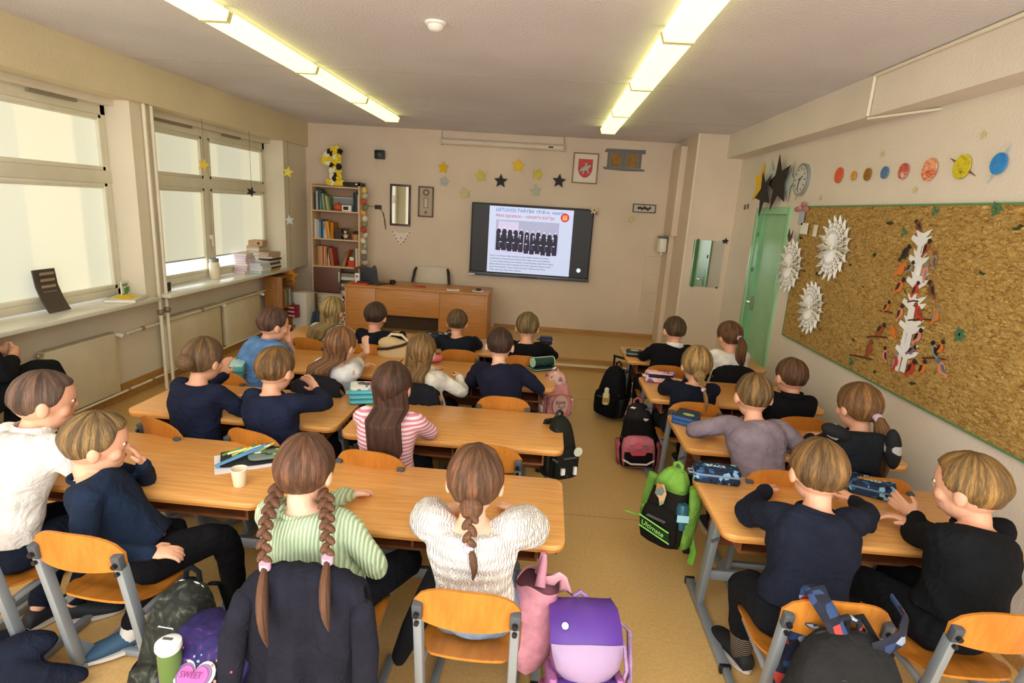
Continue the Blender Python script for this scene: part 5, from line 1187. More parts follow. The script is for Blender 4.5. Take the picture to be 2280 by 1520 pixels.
    for i in range(1, NT):
        th = PI*i/NT; ring = []
        for j in range(NP):
            ph = 2*PI*j/NP; x, y, z = math.sin(th)*math.cos(ph), math.sin(th)*math.sin(ph), -math.cos(th)
            f_ = y/math.sqrt(x*x+y*y+1e-6)
            T = -.62 if f_ < -.6 else (-.62+(f_+.6)/.6*.30 if f_ < 0 else (-.32+f_*.45 if f_ < .35 else (-.16+(f_-.35)/.35*.62 if f_ < .7 else .46)))
            if not short: T -= .10 if f_ < .3 else 0
            m_ = sm01(T-.10, T+.10, z); th_ = base_t*((.22+.78*sm01(-.55, .15, z)) if short else (.55+.45*sm01(-.6, .1, z)))+.004*math.sin(ph*17+seed+3*math.sin(th*3))*m_+.035*noise.noise(Vector((x*3+seed, y*3, z*3)))
            rr_ = 1+m_*th_-(1-m_)*.10
            rr_ += (.024 if hk == 'short' else .012)*noise.noise(Vector((math.cos(ph)*14+seed, math.sin(ph)*14, th*1.5)))*m_; sv.append((math.cos(ph)*9+seed, math.sin(ph)*9, th*1.1))
            ring.append(c+Hr*x*.075*hs*rr_+Hf*y*.092*hs*rr_+Hu*z*.088*hs*rr_)
        rings.append(ring)
    ho.rings(rings); hob = set_strand(V(ho, 'hair', HS, ang=3), sv)
    def gap(p0, dirn, length, r0, r1, flat=.6, wav=.010, n=12, name='hair_length', spread=None, down=None):
        pts = []; rad = []
        for i in range(n):
            t_ = i/(n-1); q = p0+dirn*length*t_*.0+Vector((0, 0, -1))*length*t_+(down or Vector((0, 0, 0)))*length*t_+SF*(-.5*0)
            pts.append(q+Hr*math.sin(t_*6+seed)*wav); rad.append(r0*(1-t_)+r1*t_ if spread is None else r0+(r1-r0)*t_**spread)
        return pts, rad
    back = -SF
    if hk in ('long', 'long_loose'):
        Ln = hair[2]; NN = 60
        for layer, (off, wd) in enumerate(((.0, 1.0),)):
            rings = []
            for i in range(16):
                t_ = i/15; z = Hu*(.03-t_*.0)*hs
                base = H+Hu*.02*hs-Hf*.035*hs+Vector((0, 0, -1))*Ln*t_
                sp_t = ((base.z-P.z)/max(.05, (N.z-P.z))); sp_t = min(1, max(0, sp_t)); 
                j = sp_t*8; i0 = min(7, int(j)); cs = spine[i0].lerp(spine[i0+1], j-i0)
                tgt = cs+back*(.128*s); k_ = sm01(.12, .45, t_*Ln/.3)
                if base.z < N.z: base = Vector((base.x*(1-k_)+tgt.x*k_, base.y*(1-k_)+tgt.y*k_, base.z))
                side_ = hair[3] if len(hair) > 3 else 0; base += SR*side_*t_
                w_ = (.078*hs)*(1-.05*t_)*(1 if t_ < .8 else 1-.45*(t_-.8)/.2); d_ = .055*hs*(1-.45*t_)
                if t_ == 0: w_ *= .75
                rings.append([base+SR*math.cos(q)*w_*(1+.03*math.sin(q*9+seed+t_*3))+SF*math.sin(q)*d_*(1+.07*math.sin(q*13+seed+t_*4))+Vector((0, 0, -1))*(.03*math.sin(q*7+seed) if i == 15 else 0) for q in [2*PI*m_/NN for m_ in range(NN)]])
            set_strand(V(MB().rings(rings), 'hair_length', HS, ang=3), [(math.cos(2*PI*m_/NN)*9, math.sin(2*PI*m_/NN)*9, i*.12) for i in range(16) for m_ in range(NN)])
    def braid(pts, r, name='braid'):
        mb = MB(); n = len(pts)
        P_ = [Vector(p) for p in pts]; tot = sum((P_[i+1]-P_[i]).length for i in range(n-1)); step = r*.85; cur = 0; acc = 0; m_ = int(tot/step)
        def pt(d):
            for i in range(n-1):
                l = (P_[i+1]-P_[i]).length
                if d <= l or i == n-2: return P_[i].lerp(P_[i+1], min(1, d/l)), (P_[i+1]-P_[i]).normalized()
                d -= l
        for i in range(m_+1):
            q, T = pt(i*step); x = (SR-T*SR.dot(T)).normalized(); y = T.cross(x); sg = 1 if i % 2 else -1; k_ = 1-.25*i/max(1, m_)
            ang = sg*.62; ex = (T*math.cos(ang)+x*math.sin(ang)).normalized(); ez = ex.cross(y).normalized()
            mb.ball(q+x*sg*r*.38*k_, (r*1.15*k_, r*.62*k_, r*.62*k_), 10, 7, Matrix((ex, y, ez)).transposed())
        return mb
    if hk == 'braids':
        for sd in (-1, 1):
            a0 = H+Hr*sd*.075*hs-Hu*.06*hs-Hf*.02; pts = [a0]; down = hair[2]; ends = hair[3]
            e0, e1 = ends[0 if sd < 0 else 1]
            b_end = Vector(e0); 
            for i in range(1, 9): t_ = i/8; pts.append(a0.lerp(b_end, t_)+SR*sd*.012*math.sin(t_*PI)+back*.02*math.sin(t_*PI))
            V(braid(pts, .022*hs), 'braid', HM)
            V(MB().tube([b_end+U*.01, b_end-U*.014], .019, 12), 'hair_tie', plain('d9a8c0'))
            e_ = Vector(e1); tl = [b_end, b_end.lerp(e_, .3)+back*.02, b_end.lerp(e_, .65)+back*.015, e_]
            tl = bez(b_end, b_end.lerp(e_, .5)+back*.05, e_, 9); set_strand(V(MB().tube(tl, [.012, .022, .028, .030, .030, .027, .022, .014, .004], 24, .6, up=(1, 0, 0)), 'braid_tail', HS), [(math.cos(2*PI*m_/24)*4, math.sin(2*PI*m_/24)*4, i*.2) for i in range(9) for m_ in range(24)])
    if hk == 'braid':
        a0 = H-Hf*.085*hs-Hu*.055*hs; e0, e1 = Vector(hair[2]), Vector(hair[3]); pts = [a0]
        for i in range(1, 9): t_ = i/8; q = a0.lerp(e0, t_)+back*.03*math.sin(t_*PI); pts.append(q)
        V(MB().ball(a0+Hu*.01, (.035*hs, .025*hs, .035*hs), 12, 8, RH), 'braid_root', HM)
        V(braid(pts, hair[4] if len(hair) > 4 else .022), 'braid', HM); V(MB().tube([e0+U*.008, e0-U*.014], .014, 12), 'hair_tie', plain('d8b8d8'))
        tl = bez(e0, e0.lerp(e1, .5)+SR*.022+back*.015, e1, 9); set_strand(V(MB().tube(tl, [.009, .016, .022, .024, .023, .020, .015, .009, .003], 24, .6, up=(1, 0, 0)), 'braid_tail', HS), [(math.cos(2*PI*m_/24)*4, math.sin(2*PI*m_/24)*4, i*.2) for i in range(9) for m_ in range(24)])
    if hk == 'ponytail':
        a0 = H-Hf*hair[4]*hs+Hu*hair[3]*hs; Ln = hair[2]; o_ = hair[5] if len(hair) > 5 else 0; pts = [a0+Hf*.02]; rad = [.018]
        for i in range(1, 12):
            t_ = i/11; q = a0+back*(.05*math.sin(min(1, t_*2)*PI/2))+Vector((0, 0, -1))*Ln*(t_**1.15)+SR*(o_*t_+.01*math.sin(t_*7))
            pts.append(q); rad.append((.022+.028*math.sin(min(1, t_*1.5)*PI*.62))*(1 if t_ < .75 else 1-.8*(t_-.75)/.25)*hs)
        set_strand(V(MB().tube(pts, rad, 40, .62, up=(1, 0, 0), rnd=False), 'ponytail', HS, ang=3), [(math.cos(2*PI*m_/40)*6, math.sin(2*PI*m_/40)*6, i*.12) for i in range(12) for m_ in range(40)]); V(MB().tube([a0+Hf*.0, a0+back*.02], .023, 12), 'hair_tie', plain('c4a8b8'))
    if hk == 'bun':
        V(MB().ball(H-Hf*.10*hs+Hu*hair[2]*hs, (.045*hs, .038*hs, .042*hs), 16, 10, RH), 'hair_bun', HM)
    PEOPLE[key] = dict(P=P, H=H, N=N, F=F, R=R_, S=Sh, arms=armp, o=b_, spine=spine)
    print('PERSON', key, 'H', tuple(round(q, 2) for q in H), 'P', tuple(round(q, 2) for q in P), 'lean', round((H-P).length, 1), 'dY', round(H.y-P.y, 2), 'dX', round(H.x-P.x, 2))
    return b_
def A(px, py, z): p = at(px, py, 2, z); return (p.x, p.y, p.z)
NAVY = '232a42'; BLK_ = '181a20'; NAV2 = '262d48'
def ch(k): x, y, a, o = CH[k]; return (x, y)
DZ = DH+.04
def AY(px, py, y): p = at(px, py, 1, y); return (p.x, p.y, p.z)
# nearest row
person('D4', 'person in a white gathered blouse and blue jeans at the nearest middle desk', ch('D4'), (1058, 1070), 'e0dbd4', ('braid', '7a5236', AY(1046, 1218, 1.735), AY(1052, 1292, 1.74), .027), yaw=-.02, sleeve='puff', neckline='wide', pants=fabric('8093ab'), vox=.007, pat=knit('e0dbd4', 'smock'),
       arms={'L': {'off': (-.12, .36, DZ), 'pole': (-1, 0, -.3)}, 'R': {'off': (.12, .36, DZ), 'pole': (1, 0, -.3)}}, skin=SKIN2)
person('D3', 'person in a mint green ribbed sweater sitting before the draped dark coat', (-.76, 1.88), (678, 1045), 'b5c7a4', ('braids', '7a5138', .4, ((AY(590, 1258, 1.60), AY(596, 1440, 1.47)), (AY(729, 1245, 1.63), AY(732, 1405, 1.485)))), yaw=.05, vox=.007,
       pat=knit('b3c6a2', 'rib'), arms={'L': {'off': (-.05, .36, DZ)}, 'R': {'w': A(838, 1262, .52), 'hd': (.2, 1, -.1), 'pole': (.9, -.5, -.5)}}, skin=SKIN2, legs={'R': {'k': (-.48, 2.2, .45), 'a': A(848, 1290, .085), 'f': (.2, 1, 0), 'sole': 'b9cdd6'}}, shoes='2b5068')
person('D2', 'person in a navy sweater turned to the right, one black-trousered leg stretched out', (-1.60, 2.04), (212, 985), '1f2f49', ('short', '8f7145'), yaw=.95, hyaw=.9, vox=.007, pants='121318', shoes='2f4f66', bulge=.02,
       arms={'L': {'w': (-1.69, 2.17, .80), 'pole': (-.2, .9, -1), 'hd': (-.4, -.1, 1)}, 'R': {'w': A(330, 1230, .60), 'pole': (-.3, -1, -.4)}}, legs={'R': {'k': A(505, 1185, .50), 'a': A(525, 1325, .09), 'f': (1, .15, 0)}, 'L': {'k': A(400, 1180, .47), 'a': A(288, 1400, .10), 'f': (-.5, -.4, 0), 'sock': plain('c9c4bc', .8)}})
person('D1', 'person in a white collared shirt facing right at the left picture edge', (-2.20, 1.97), (96, 890), 'dad6ce', ('crop', '6d5242'), yaw=.25, hyaw=.8, vox=.008, collar='dad6ce', shoes='1d1f24', pants='1c2336', hs=1.18,
       arms={'L': {'off': (-.16, .30, DZ)}, 'R': {'off': (.10, .36, DZ)}}, legs={'L': {'a': A(85, 1350, .09)}, 'R': {'a': A(165, 1340, .09), 'f': (.9, .5, 0)}})
person('D5', 'person in dark navy sweater, elbow on desk, on the chair with patterned backpack straps', (1.115, 2.02), (1822, 1050), '202536', ('short', '8c683c'), yaw=.02, hyaw=.05, vox=.007, hs=1.22, sc=1.2, pants='17181d', shoes='1a1a1c',
       arms={'L': {'w': A(1668, 1150, DZ+.0), 'pole': (-1, 0, -.2), 'e': A(1650, 1145, DZ+.01), 'w': A(1700, 1090, DZ)}, 'R': {'w': A(1905, 1118, DZ+.03), 'e': A(1935, 1150, DZ+.06), 'hd': (-.35, .9, .2), 'curl': 1.1}},
       legs={'L': {'k': A(1655, 1290, .47), 'a': A(1652, 1440, .09), 'f': (-.3, 1, 0), 'sock': patterned([(0, '2a2622'), (.6, '2a2622'), (.75, '8a7a66')], 26, 'wave')}})
person('D6', 'person in a black sweater reaching towards a blue camouflage pencil case', (1.74, 2.05), (2160, 1085), '15181c', ('short', '9c7742'), yaw=-.28, hyaw=-.62, vox=.007, hs=1.25, sc=1.2, fat=1.05, pants='14151a', twist=-.1,
       arms={'L': {'w': A(2042, 1152, DZ+.02), 'e': A(2030, 1190, DZ-.02), 'hd': tuple(Vector(A(1985, 1108, DZ+.06))-Vector(A(2042, 1152, DZ+.02))), 'curl': .25, 'up': (0, -.2, 1), 'thumb': (.6, -.8, 0)}, 'R': {'off': (.16, .34, DZ)}})
# second row
person('C3', 'person in a pink and white striped shirt', (-.80, 2.87), (872, 860), 'd98ba0', ('long', '5a3a2a', .40, .05), yaw=.06, vox=.009,
       pat=patterned([(0, 'e9d6d6'), (.42, 'e9d6d6'), (.5, 'cf8092'), (1, 'cf8092')], 10, 'wave', .9, (1, 1, 1.35), .8), arms={'L': {'off': (-.08, .34, DZ)}, 'R': {'off': (.10, .33, DZ)}})
person('C1', 'person in a navy sweater on the turned chair nearest the window aisle', (-2.02, 3.05), (452, 800), NAV2, ('bun', '7d5f3f', .0), yaw=.25, vox=.009, arms={'L': {'off': (-.08, .32, DZ+.12), 'hd': (0, .2, 1)}, 'R': {'off': (.10, .30, DZ)}})
person('C2', 'person in a navy sweater leaning on both elbows beside the turquoise three-tier case', (-1.48, 3.02), (612, 822), NAV2, ('short', '8a6538'), yaw=.2, vox=.009, bulge=.06, arms={'L': {'off': (-.05, .34, DZ)}, 'R': {'off': (.05, .30, DZ+.1), 'pole': (1, -.1, -.3), 'hd': (-.6, .1, .7)}})
person('R3a', 'person in a mauve grey sweater with one elbow spread on the desk', ch('R3a'), (1678, 880), '7d7078', ('crop', '85663c'), yaw=.0, vox=.009, sc=1.12, hs=1.2, pants='1d2233', arms={'L': {'off': (-.27, .30, DZ), 'pole': (-1, -.2, -.1), 'hd': (.8, .6, 0)}, 'R': {'off': (.16, .28, DZ)}})
person('R3b', 'person in a dark vest before a black patterned backpack by the right wall', (1.84, 3.06), (1912, 905), '23262e', ('ponytail', '8c6236', .36, -.02, .098, .07), yaw=-.1, hyaw=-.25, vox=.009, sleeve='vest', hs=1.2)
# third row
person('B1', 'person in a light blue short-sleeved shirt with hands raised to the face', (-2.20, 3.98), (608, 722), '5f86b8', ('short', '6b4a38'), yaw=.55, hyaw=.75, vox=.010, sleeve='short', collar='5f86b8', bulge=.07, pants='1b1e28',
       arms={'R': {'e': A(652, 792, DZ), 'w': A(643, 757, DZ+.16), 'hd': (-.3, .3, 1)}, 'L': {'off': (-.02, .30, DZ+.14), 'hd': (.2, .2, 1)}}, legs={'L': {'k': A(545, 800, .36), 'a': (-2.55, 3.8, .10), 'f': (-.6, -.3, 0)}})
person('B2', 'person in a white T-shirt sitting before a dark jacket', (-1.47, 3.92), (758, 768), 'dcdcdc', ('long', '9a6b45', .48, -.10), yaw=.35, hyaw=.3, vox=.010, sleeve='short', arms={'R': {'off': (.05, .28, DZ+.14), 'e': A(800, 800, DZ), 'hd': (-.3, .2, 1)}, 'L': {'off': (-.05, .30, DZ)}}, skin=SKIN2)
person('B3', 'person in an off-white jacket beside the pink pouch', (-.80, 3.90), (938, 783), 'd6d0c2', ('long', '9a7444', .26, -.03), yaw=.05, vox=.010, pants='20222c', arms={'R': {'off': (.20, .22, DZ)}})
person('B4', 'person in a navy sweater facing the dark green tube pencil case', ch('B4'), (1113, 768), '23263c', ('crop', '4a3026'), vox=.010, yaw=.0, skin=SKIN2, arms={'L': {'off': (-.14, .32, DZ)}, 'R': {'off': (.16, .28, DZ)}})
person('R4a', 'person in a dark navy sweater behind the pink floral pencil case', ch('R4a'), (1551, 812), '1c2033', ('braid', 'b08d55', AY(1566, 866, 3.83), AY(1570, 918, 3.80), .024), vox=.010, yaw=0, hs=1.22)
person('R4b', 'person in a black hooded top close to the right wall', ch('R4b'), (1762, 838), '15171d', ('crop', '6a4a30'), vox=.011, yaw=-.1, hyaw=-.2, collar='15171d', hs=1.2)
# front row
person('A1', 'person in a pale top in the front row nearest the windows', (-2.05, 5.06), (740, 692), 'cfc8b8', ('long', 'b59a62', .30, -.03), vox=.012, yaw=.25, hyaw=.2)
person('A2', 'person in a dark blue top in the front row left of the striped bag', (-1.46, 5.05), (836, 704), '1d2233', ('short', '4d3828'), vox=.012, yaw=.1, arms={'L': {'off': (-.08, .33, DZ)}})
person('A3', 'person in a dark slate sweater at the left of the middle front desk', (-.70, 5.06), (1018, 718), '1e2632', ('short', '6d5638'), vox=.012, sc=1.08, hs=1.08, arms={'L': {'off': (-.22, .32, DZ), 'hd': (.3, 1, 0)}})
person('A4', 'person in a black sweater at the right end of the middle front desk', (-.12, 5.03), (1174, 728), '131419', ('short', '8a7347'), vox=.012, hs=1.2, fat=1.05, arms={'R': {'off': (.2, .3, DZ)}})
person('R5a', 'person in a black sweater over a white shirt collar in the front row', ch('R5a'), (1502, 735), '14151a', ('crop', '5a4226'), vox=.012, yaw=0, hyaw=-.15, collar='eeeae0')
person('R5b', 'person in a white blouse beside the green door', ch('R5b'), (1624, 748), 'e6e0d6', ('ponytail', '7d5232', .26, .0, .098, .04), vox=.012, yaw=-.05, hyaw=-.4)

# ------------------------------------------------------------------ adult at the left edge
def adult():
    o = Vector((-3.62, 3.05, 0)); b = MB()
    P = Vector((-3.55, 3.00, .55)); N = Vector((-3.60, 3.12, 1.05)); H = N+Vector((0, .04, .2))
    b.rings([[c+Vector((w*math.cos(q), d*math.sin(q), 0)) for q in [2*PI*i/20 for i in range(20)]] for c, w, d in ((P, .17, .13), (P.lerp(N, .5), .16, .12), (P.lerp(N, .85), .19, .12), (N, .07, .07))])
    b.tube([N-Vector((0, 0, .05)), H], [.06, .055], 12); b.ball(H+Vector((0, 0, .05)), (.078, .098, .11), 20, 14)
    for sd in (-1, 1):
        S = N+Vector((sd*.19, 0, -.06)); E = S+Vector((sd*.04, .10, -.24)); W = Vector((-3.56 if sd > 0 else -3.68, 3.50, .84)); limb(b, [S, E, W], [.055, .045, .03]); hand(b, W, (-.9*sd, .3, -.1), (0, .3, 1), (0, 1, .3), 1.25, .6)
    limb(b, [P+Vector((.08, 0, 0)), Vector((-3.50, 3.72, .72)), Vector((-3.38, 3.5, .1))], [.09, .06, .04]); limb(b, [P-Vector((.08, 0, 0)), Vector((-3.62, 3.56, .57)), Vector((-3.62, 3.45, .1))], [.09, .06, .04])
    ob = b.build('person', SKIN, None, o, remesh=.01, smit=3); tag(ob, 'adult in black trousers sitting with hands on the knee at the left edge', 'person')
    g = MB(); g.rings([[c+Vector((w*math.cos(q), d*math.sin(q), 0)) for q in [2*PI*i/20 for i in range(20)]] for c, w, d in ((P, .19, .15), (P.lerp(N, .5), .18, .14), (P.lerp(N, .85), .21, .14), (N-Vector((0, 0, .02)), .08, .08))])
    for sd in (-1, 1):
        S = N+Vector((sd*.19, 0, -.06)); E = S+Vector((sd*.04, .10, -.24)); W = Vector((-3.56 if sd > 0 else -3.68, 3.50, .84)); limb(g, [S, E, E.lerp(W, .6)], [.07, .06, .05])
    g.build('sweater', fabric('1a1c26'), ob, o, remesh=.012)
    g = MB(); g.ball(P, (.18, .16, .12), 18, 12); limb(g, [P+Vector((.08, 0, 0)), Vector((-3.50, 3.74, .72)), Vector((-3.38, 3.5, .14))], [.11, .085, .065]); limb(g, [P-Vector((.08, 0, 0)), Vector((-3.62, 3.56, .57)), Vector((-3.62, 3.45, .14))], [.11, .085, .065])
    g.build('trousers', fabric('191a1e'), ob, o, remesh=.012)
    g = MB(); g.ball(H+Vector((0, -.01, .07)), (.09, .108, .11), 18, 12); g.build('hair', hairmat('5a4030'), ob, o)
    for x, y in ((-3.38, 3.52), (-3.62, 3.47)): MB().rings([[Vector((x, y+t_, 0))+Vector((math.cos(q)*w_, 0, max(0, .5+.5*math.sin(q))*h_)) for q in [2*PI*i/12 for i in range(12)]] for t_, w_, h_ in ((-.07, .03, .07), (0, .042, .1), (.1, .05, .07), (.17, .04, .045), (.2, .02, .03))]).build('shoe', BLACK, ob, o)
adult()
t = copy_tree(cp); t.location = (-3.58, 3.02, .0); t.scale = (1.15, 1.15, 1.2); t.rotation_euler = (0, 0, -.1); t['label'] = 'wooden chair with its front edge showing under the adult at the left edge'
# ================================================================== BAGS
def backpack(label, loc, rz, w, d, h, body, front, trim, pocket=None, pipe_c=None, straps=None, tilt=(0, 0), cap=None, name='school_backpack', cat='backpack', group=None, flap=False, handle=None, taper=.72, sidep=True):
    """front faces local -y, straps on +y"""
    t = thing(name, label, cat, loc, rz, group); t.rotation_euler = (tilt[0], tilt[1], rz)
    def ring(z, k, yo=0, n=28, kd=None, y0=0):
        kd = k if kd is None else kd
        return [Vector((w/2*k*math.copysign(abs(math.cos(q))**.55, math.cos(q)), y0+yo+d/2*kd*math.copysign(abs(math.sin(q))**.6, math.sin(q)), z*h)) for q in [2*PI*i/n for i in range(n)]]
    pr = [(.0, .80, 0), (.02, .93, 0), (.08, 1, 0), (.3, 1.03, -.01), (.55, 1.0, -.005), (.75, .94, .01), (.88, .82, .02), (.95, .66, .03), (.985, .45, .035), (1.0, .2, .04)]
    MB().rings([ring(z, k*(taper+(1-taper)*(1-z) if z > .5 else 1), yo) for z, k, yo in pr]).build('bag_body', body, t, ang=3)
    if front is not None:   # front shell / pocket
        pz = [(.03, .6), (.06, .8), (.15, .86), (.38, .86), (.50, .76), (.545, .5), (.555, .2)]
        MB().rings([[Vector((w/2*k*math.copysign(abs(math.cos(q))**.55, math.cos(q)), -d/2*.86+(-.055*k)*max(0, -math.sin(q))**.5+.03*max(0, math.sin(q)), z*h)) for q in [2*PI*i/24 for i in range(24)]] for z, k in pz]).build('front_pocket', front, t, ang=3)
    if flap:
        pz = [(.58, .75), (.62, .9), (.75, .93), (.87, .82), (.95, .6), (1.0, .3)]
        MB().rings([[Vector((w/2*k*1.02*math.copysign(abs(math.cos(q))**.55, math.cos(q)), .03-(d/2*1.06*(k+.1))*max(0, -math.sin(q))**.5+.05*max(0, math.sin(q)), z*h+.012)) for q in [2*PI*i/24 for i in range(24)]] for z, k in pz]).build('top_flap', cap or body, t, ang=3)
    elif cap is not None:
        MB().rings([[p+Vector((0, 0, .004)) for p in ring(z, k*(taper+(1-taper)*(1-z))*1.02, yo)] for z, k, yo in [q for q in pr if q[0] >= .75]]).build('top_cap', cap, t, ang=3)
    if pipe_c is not None:
        for off in (-.28, .22):
            half = []
            for i in range(40):
                z = .03+.96*i/39
                for q_ in range(len(pr)-1):
                    if pr[q_][0] <= z <= pr[q_+1][0]: f = (z-pr[q_][0])/(pr[q_+1][0]-pr[q_][0]); k = pr[q_][1]*(1-f)+pr[q_+1][1]*f; yo = pr[q_][2]*(1-f)+pr[q_+1][2]*f; break
                k *= (taper+(1-taper)*(1-z) if z > .5 else 1); r_ = abs(d*off-yo)/(d/2*k)
                if r_ >= .97: break
                half.append(Vector((w/2*k*(1-r_**(1/.6))**.55+.002, d*off, z*h+.001)))
            pts = half+[Vector((-p.x, p.y, p.z)) for p in half[::-1]]
            MB().tube(pts, .0042, 8).build('piping', pipe_c, t)
    sc_ = straps if straps is not None else trim
    for s_ in (-1, 1):
        MB().tube([(s_*w*.16, d/2-.01, h*.92), (s_*w*.2, d/2+.04, h*.86), (s_*w*.26, d/2+.065, h*.6), (s_*w*.3, d/2+.05, h*.3), (s_*w*.34, d/2-.01, h*.10)], [.022, .026, .028, .022, .012], 10, .35, up=(0, 1, 0)).build('shoulder_strap', sc_, t)
    hp_ = [(-w*.1, d*.30, h*.97), (-w*.09, d*.3, h*1.05), (0, d*.3, h*1.085), (w*.09, d*.3, h*1.05), (w*.1, d*.30, h*.97)]
    MB().tube(hp_, .010, 8).build('carry_handle', handle or trim, t)
    if sidep:
        for s_ in (-1, 1): MB().rings([[Vector((s_*(w/2-.02)+s_*(.035+.02*b_)*abs(math.sin(q))**.5*(1 if math.sin(q)*1 > 0 else .1), d*.32*math.cos(q), z*h)) for q in [2*PI*i/20 for i in range(20)]] for z, b_ in ((.04, .3), (.2, .6), (.38, .8), (.40, .75))]).build('side_pocket', trim, t, ang=3)
    MB().box(-w*.22, w*.22, -d/2*.92-.062 if front is not None else -d/2-.004, -d/2*.8, h*.42, h*.425).build('zipper', plain('9a9a9a', .3, .7), t, smooth=False)
    return t
def decal(t, name, poly, m_, o, X=(1, 0, 0), Y=(0, 0, 1), th=.003): return MB().prism(poly, th, o, X, Y).build(name, m_, t, smooth=False)
heart = [(.0034*16*math.sin(q)**3, .0034*(13*math.cos(q)-5*math.cos(2*q)-2*math.cos(3*q)-math.cos(4*q))) for q in [2*PI*i/36 for i in range(36)]]
# 1 rose-pink backpack hanging at the third desk
PK = fabric('bd7f78'); p = at(1240, 922, 1, 4.33)
t = backpack('rose pink backpack with a patterned top hanging at the third middle desk', (.17, 4.42, .35), .35, .25, .17, .36, PK, fabric('b3746f'), patterned([(0, 'c9a59a'), (.4, 'd9c8b8'), (.6, '8a5f5c'), (.8, 'c4938a')], 40), cap=patterned([(0, 'c9a59a'), (.4, 'd9c8b8'), (.6, '8a5f5c'), (.8, 'c4938a')], 40), pipe_c=plain('d99a8c'))
MB().prism(circ(.065, 20, 1, 1.3), .003, (-.01, -.137, .13)).build('pocket_oval', plain('b89488'), t, smooth=False)
text('pocket_lettering', 'love', .05, (-.05, -.1415, .14), (1, 0, 0), (0, -1, 0), plain('3a2c30'), t); text('pocket_lettering', '*x*', .05, (-.03, -.1415, .095), (1, 0, 0), (0, -1, 0), plain('3a2c30'), t)
# 2 black and green at second desk
p = at(1245, 1045, 1, 3.3)
t = backpack('black backpack with pale scribbles half hidden behind the second middle desk', (.185, 3.32, .36), .5, .20, .15, .38, patterned([(0, '14160f'), (.66, '1a1c15'), (.72, '8f9a6c'), (.76, '14160f')], 38, 'noise'), patterned([(0, '14160f'), (.64, '20221a'), (.70, 'a8b08c'), (.73, '14160f')], 30, 'noise'), BLACK, straps=BLACK)
MB().prism(circ(.03, 18), .006, (.05, -.125, .20)).build('round_badge', plain('c9cdb4'), t, smooth=False); MB().box(-.06, -.035, -.135, -.12, .06, .10).build('reflector', WHITE, t, smooth=False); MB().box(.03, .05, -.135, -.12, .05, .10).build('reflector', WHITE, t, smooth=False)
o = MB().prism(star_poly(.03, .014), .012, (0, 0, 0)).build('paper_star', YEL, smooth=False); o.location = (.13, 3.25, .13); tag(o, 'small gold star charm under the aisle end of the second middle desk', 'charm')
# 3 black trolley bag
t = backpack('black trolley backpack with orange piping standing in the aisle', (.77, 5.42, .03), -.75, .30, .22, .50, fabric('1c1c1e'), fabric('141416'), BLACK, pipe_c=plain('a8603c'), straps=fabric('1a1a1c'))
k = MB(); [k.tube([(s_*.13-.012, .14, .03), (s_*.13+.012, .14, .03)], .035, 16) for s_ in (-1, 1)]; k.build('wheel', plain('26282a', .5), t); MB().bar((-.1, .12, .05), (-.1, .12, .56), .015, .015).bar((.1, .12, .05), (.1, .12, .56), .015, .015).bar((-.11, .12, .57), (.11, .12, .57), .02, .02).build('trolley_handle', BLACK, t)
o = MB().lathe([(.032, 0), (.034, .01), (.034, .10), (.022, .12)], n=18).build('bottle', plain('cfc79a', .35)); pp = at(1350, 885, 1, 5.20); o.location = (pp.x, 5.22, pp.z-.07); tag(o, 'pale yellow drinking bottle in the side pocket of the black trolley bag', 'bottle'); MB().lathe([(.02, .118), (.024, .13), (.022, .155), (.01, .165)], n=16).build('bottle_cap', plain('e3dcb8', .35), o); MB().box(-.03, .03, -.036, -.033, .03, .07).build('bottle_label', plain('b5862c'), o, smooth=False)
# 4 black and pink
t = backpack('black and pink school backpack with white piping standing in the aisle', (.89, 4.36, .0), -.12, .31, .24, .50, fabric('1a1517'), fabric('c4707a'), fabric('b5606a'), pipe_c=plain('e6d6cf'), straps=fabric('a85560'), tilt=(-.06, -.10), cap=patterned([(0, '1a1618'), (.8, '201a1c'), (.93, 'e0d0c8')], 30))
MB().box(-.11, .11, -.185, -.13, .04, .15).build('lower_panel', fabric('181416'), t, bevel=.01); MB().tube([(-.12, -.19, .10), (-.06, -.2, .07), (.06, -.2, .07), (.12, -.19, .10)], .008, 8).build('reflector_strip', plain('d9cfc0'), t); decal(t, 'pocket_print', [(a*1.0, b) for a, b in circ(.03, 12)], plain('d05a66'), (0, -.188, .22)); decal(t, 'pocket_print', [(-.09, .02), (-.03, -.02), (0, .01), (.04, -.02), (.09, .03), (.05, -.04), (-.05, -.045)], plain('c2404e'), (0, -.187, .18))
# 5 green black
GB = fabric('24201a'); GR = fabric('6d9a3e')
p = at(1483, 1192, 1, 3.0)
t = backpack('black and bright green backpack hanging at the nearest desk on the door side', (.775, 2.84, .26), -.72, .25, .17, .41, GB, fabric('1e1b16'), GR, pipe_c=plain('7fb24a'), straps=fabric('141414'), cap=GR, sidep=True)
MB().tube([(-.125, .02, .34), (-.14, .02, .22), (-.14, .0, .1), (-.13, .0, .05)], [.03, .035, .03, .02], 10, .4).build('green_side', GR, t); MB().tube([(.125, .02, .36), (.14, .02, .24), (.14, .0, .12), (.13, .0, .05)], [.05, .055, .045, .03], 12, .5, up=(1, 0, 0)).build('green_side', GR, t)
pg = [(-.09, .0), (.09, -.03), (.10, -.085), (-.08, -.05)]
decal(t, 'pocket_patch', pg, plain('1b2a14'), (0, -.142, .16)); MB().tube([(-.09, -.146, .165), (.09, -.146, .135)], .004, 6).tube([(-.085, -.146, .105), (.10, -.146, .075)], .004, 6).build('patch_edge', plain('7fcf5a'), t); text('patch_lettering', 'Ultimate', .040, (-.075, -.1465, .118), (1, 0, -.17), (0, -1, 0), plain('9fe06a'), t)
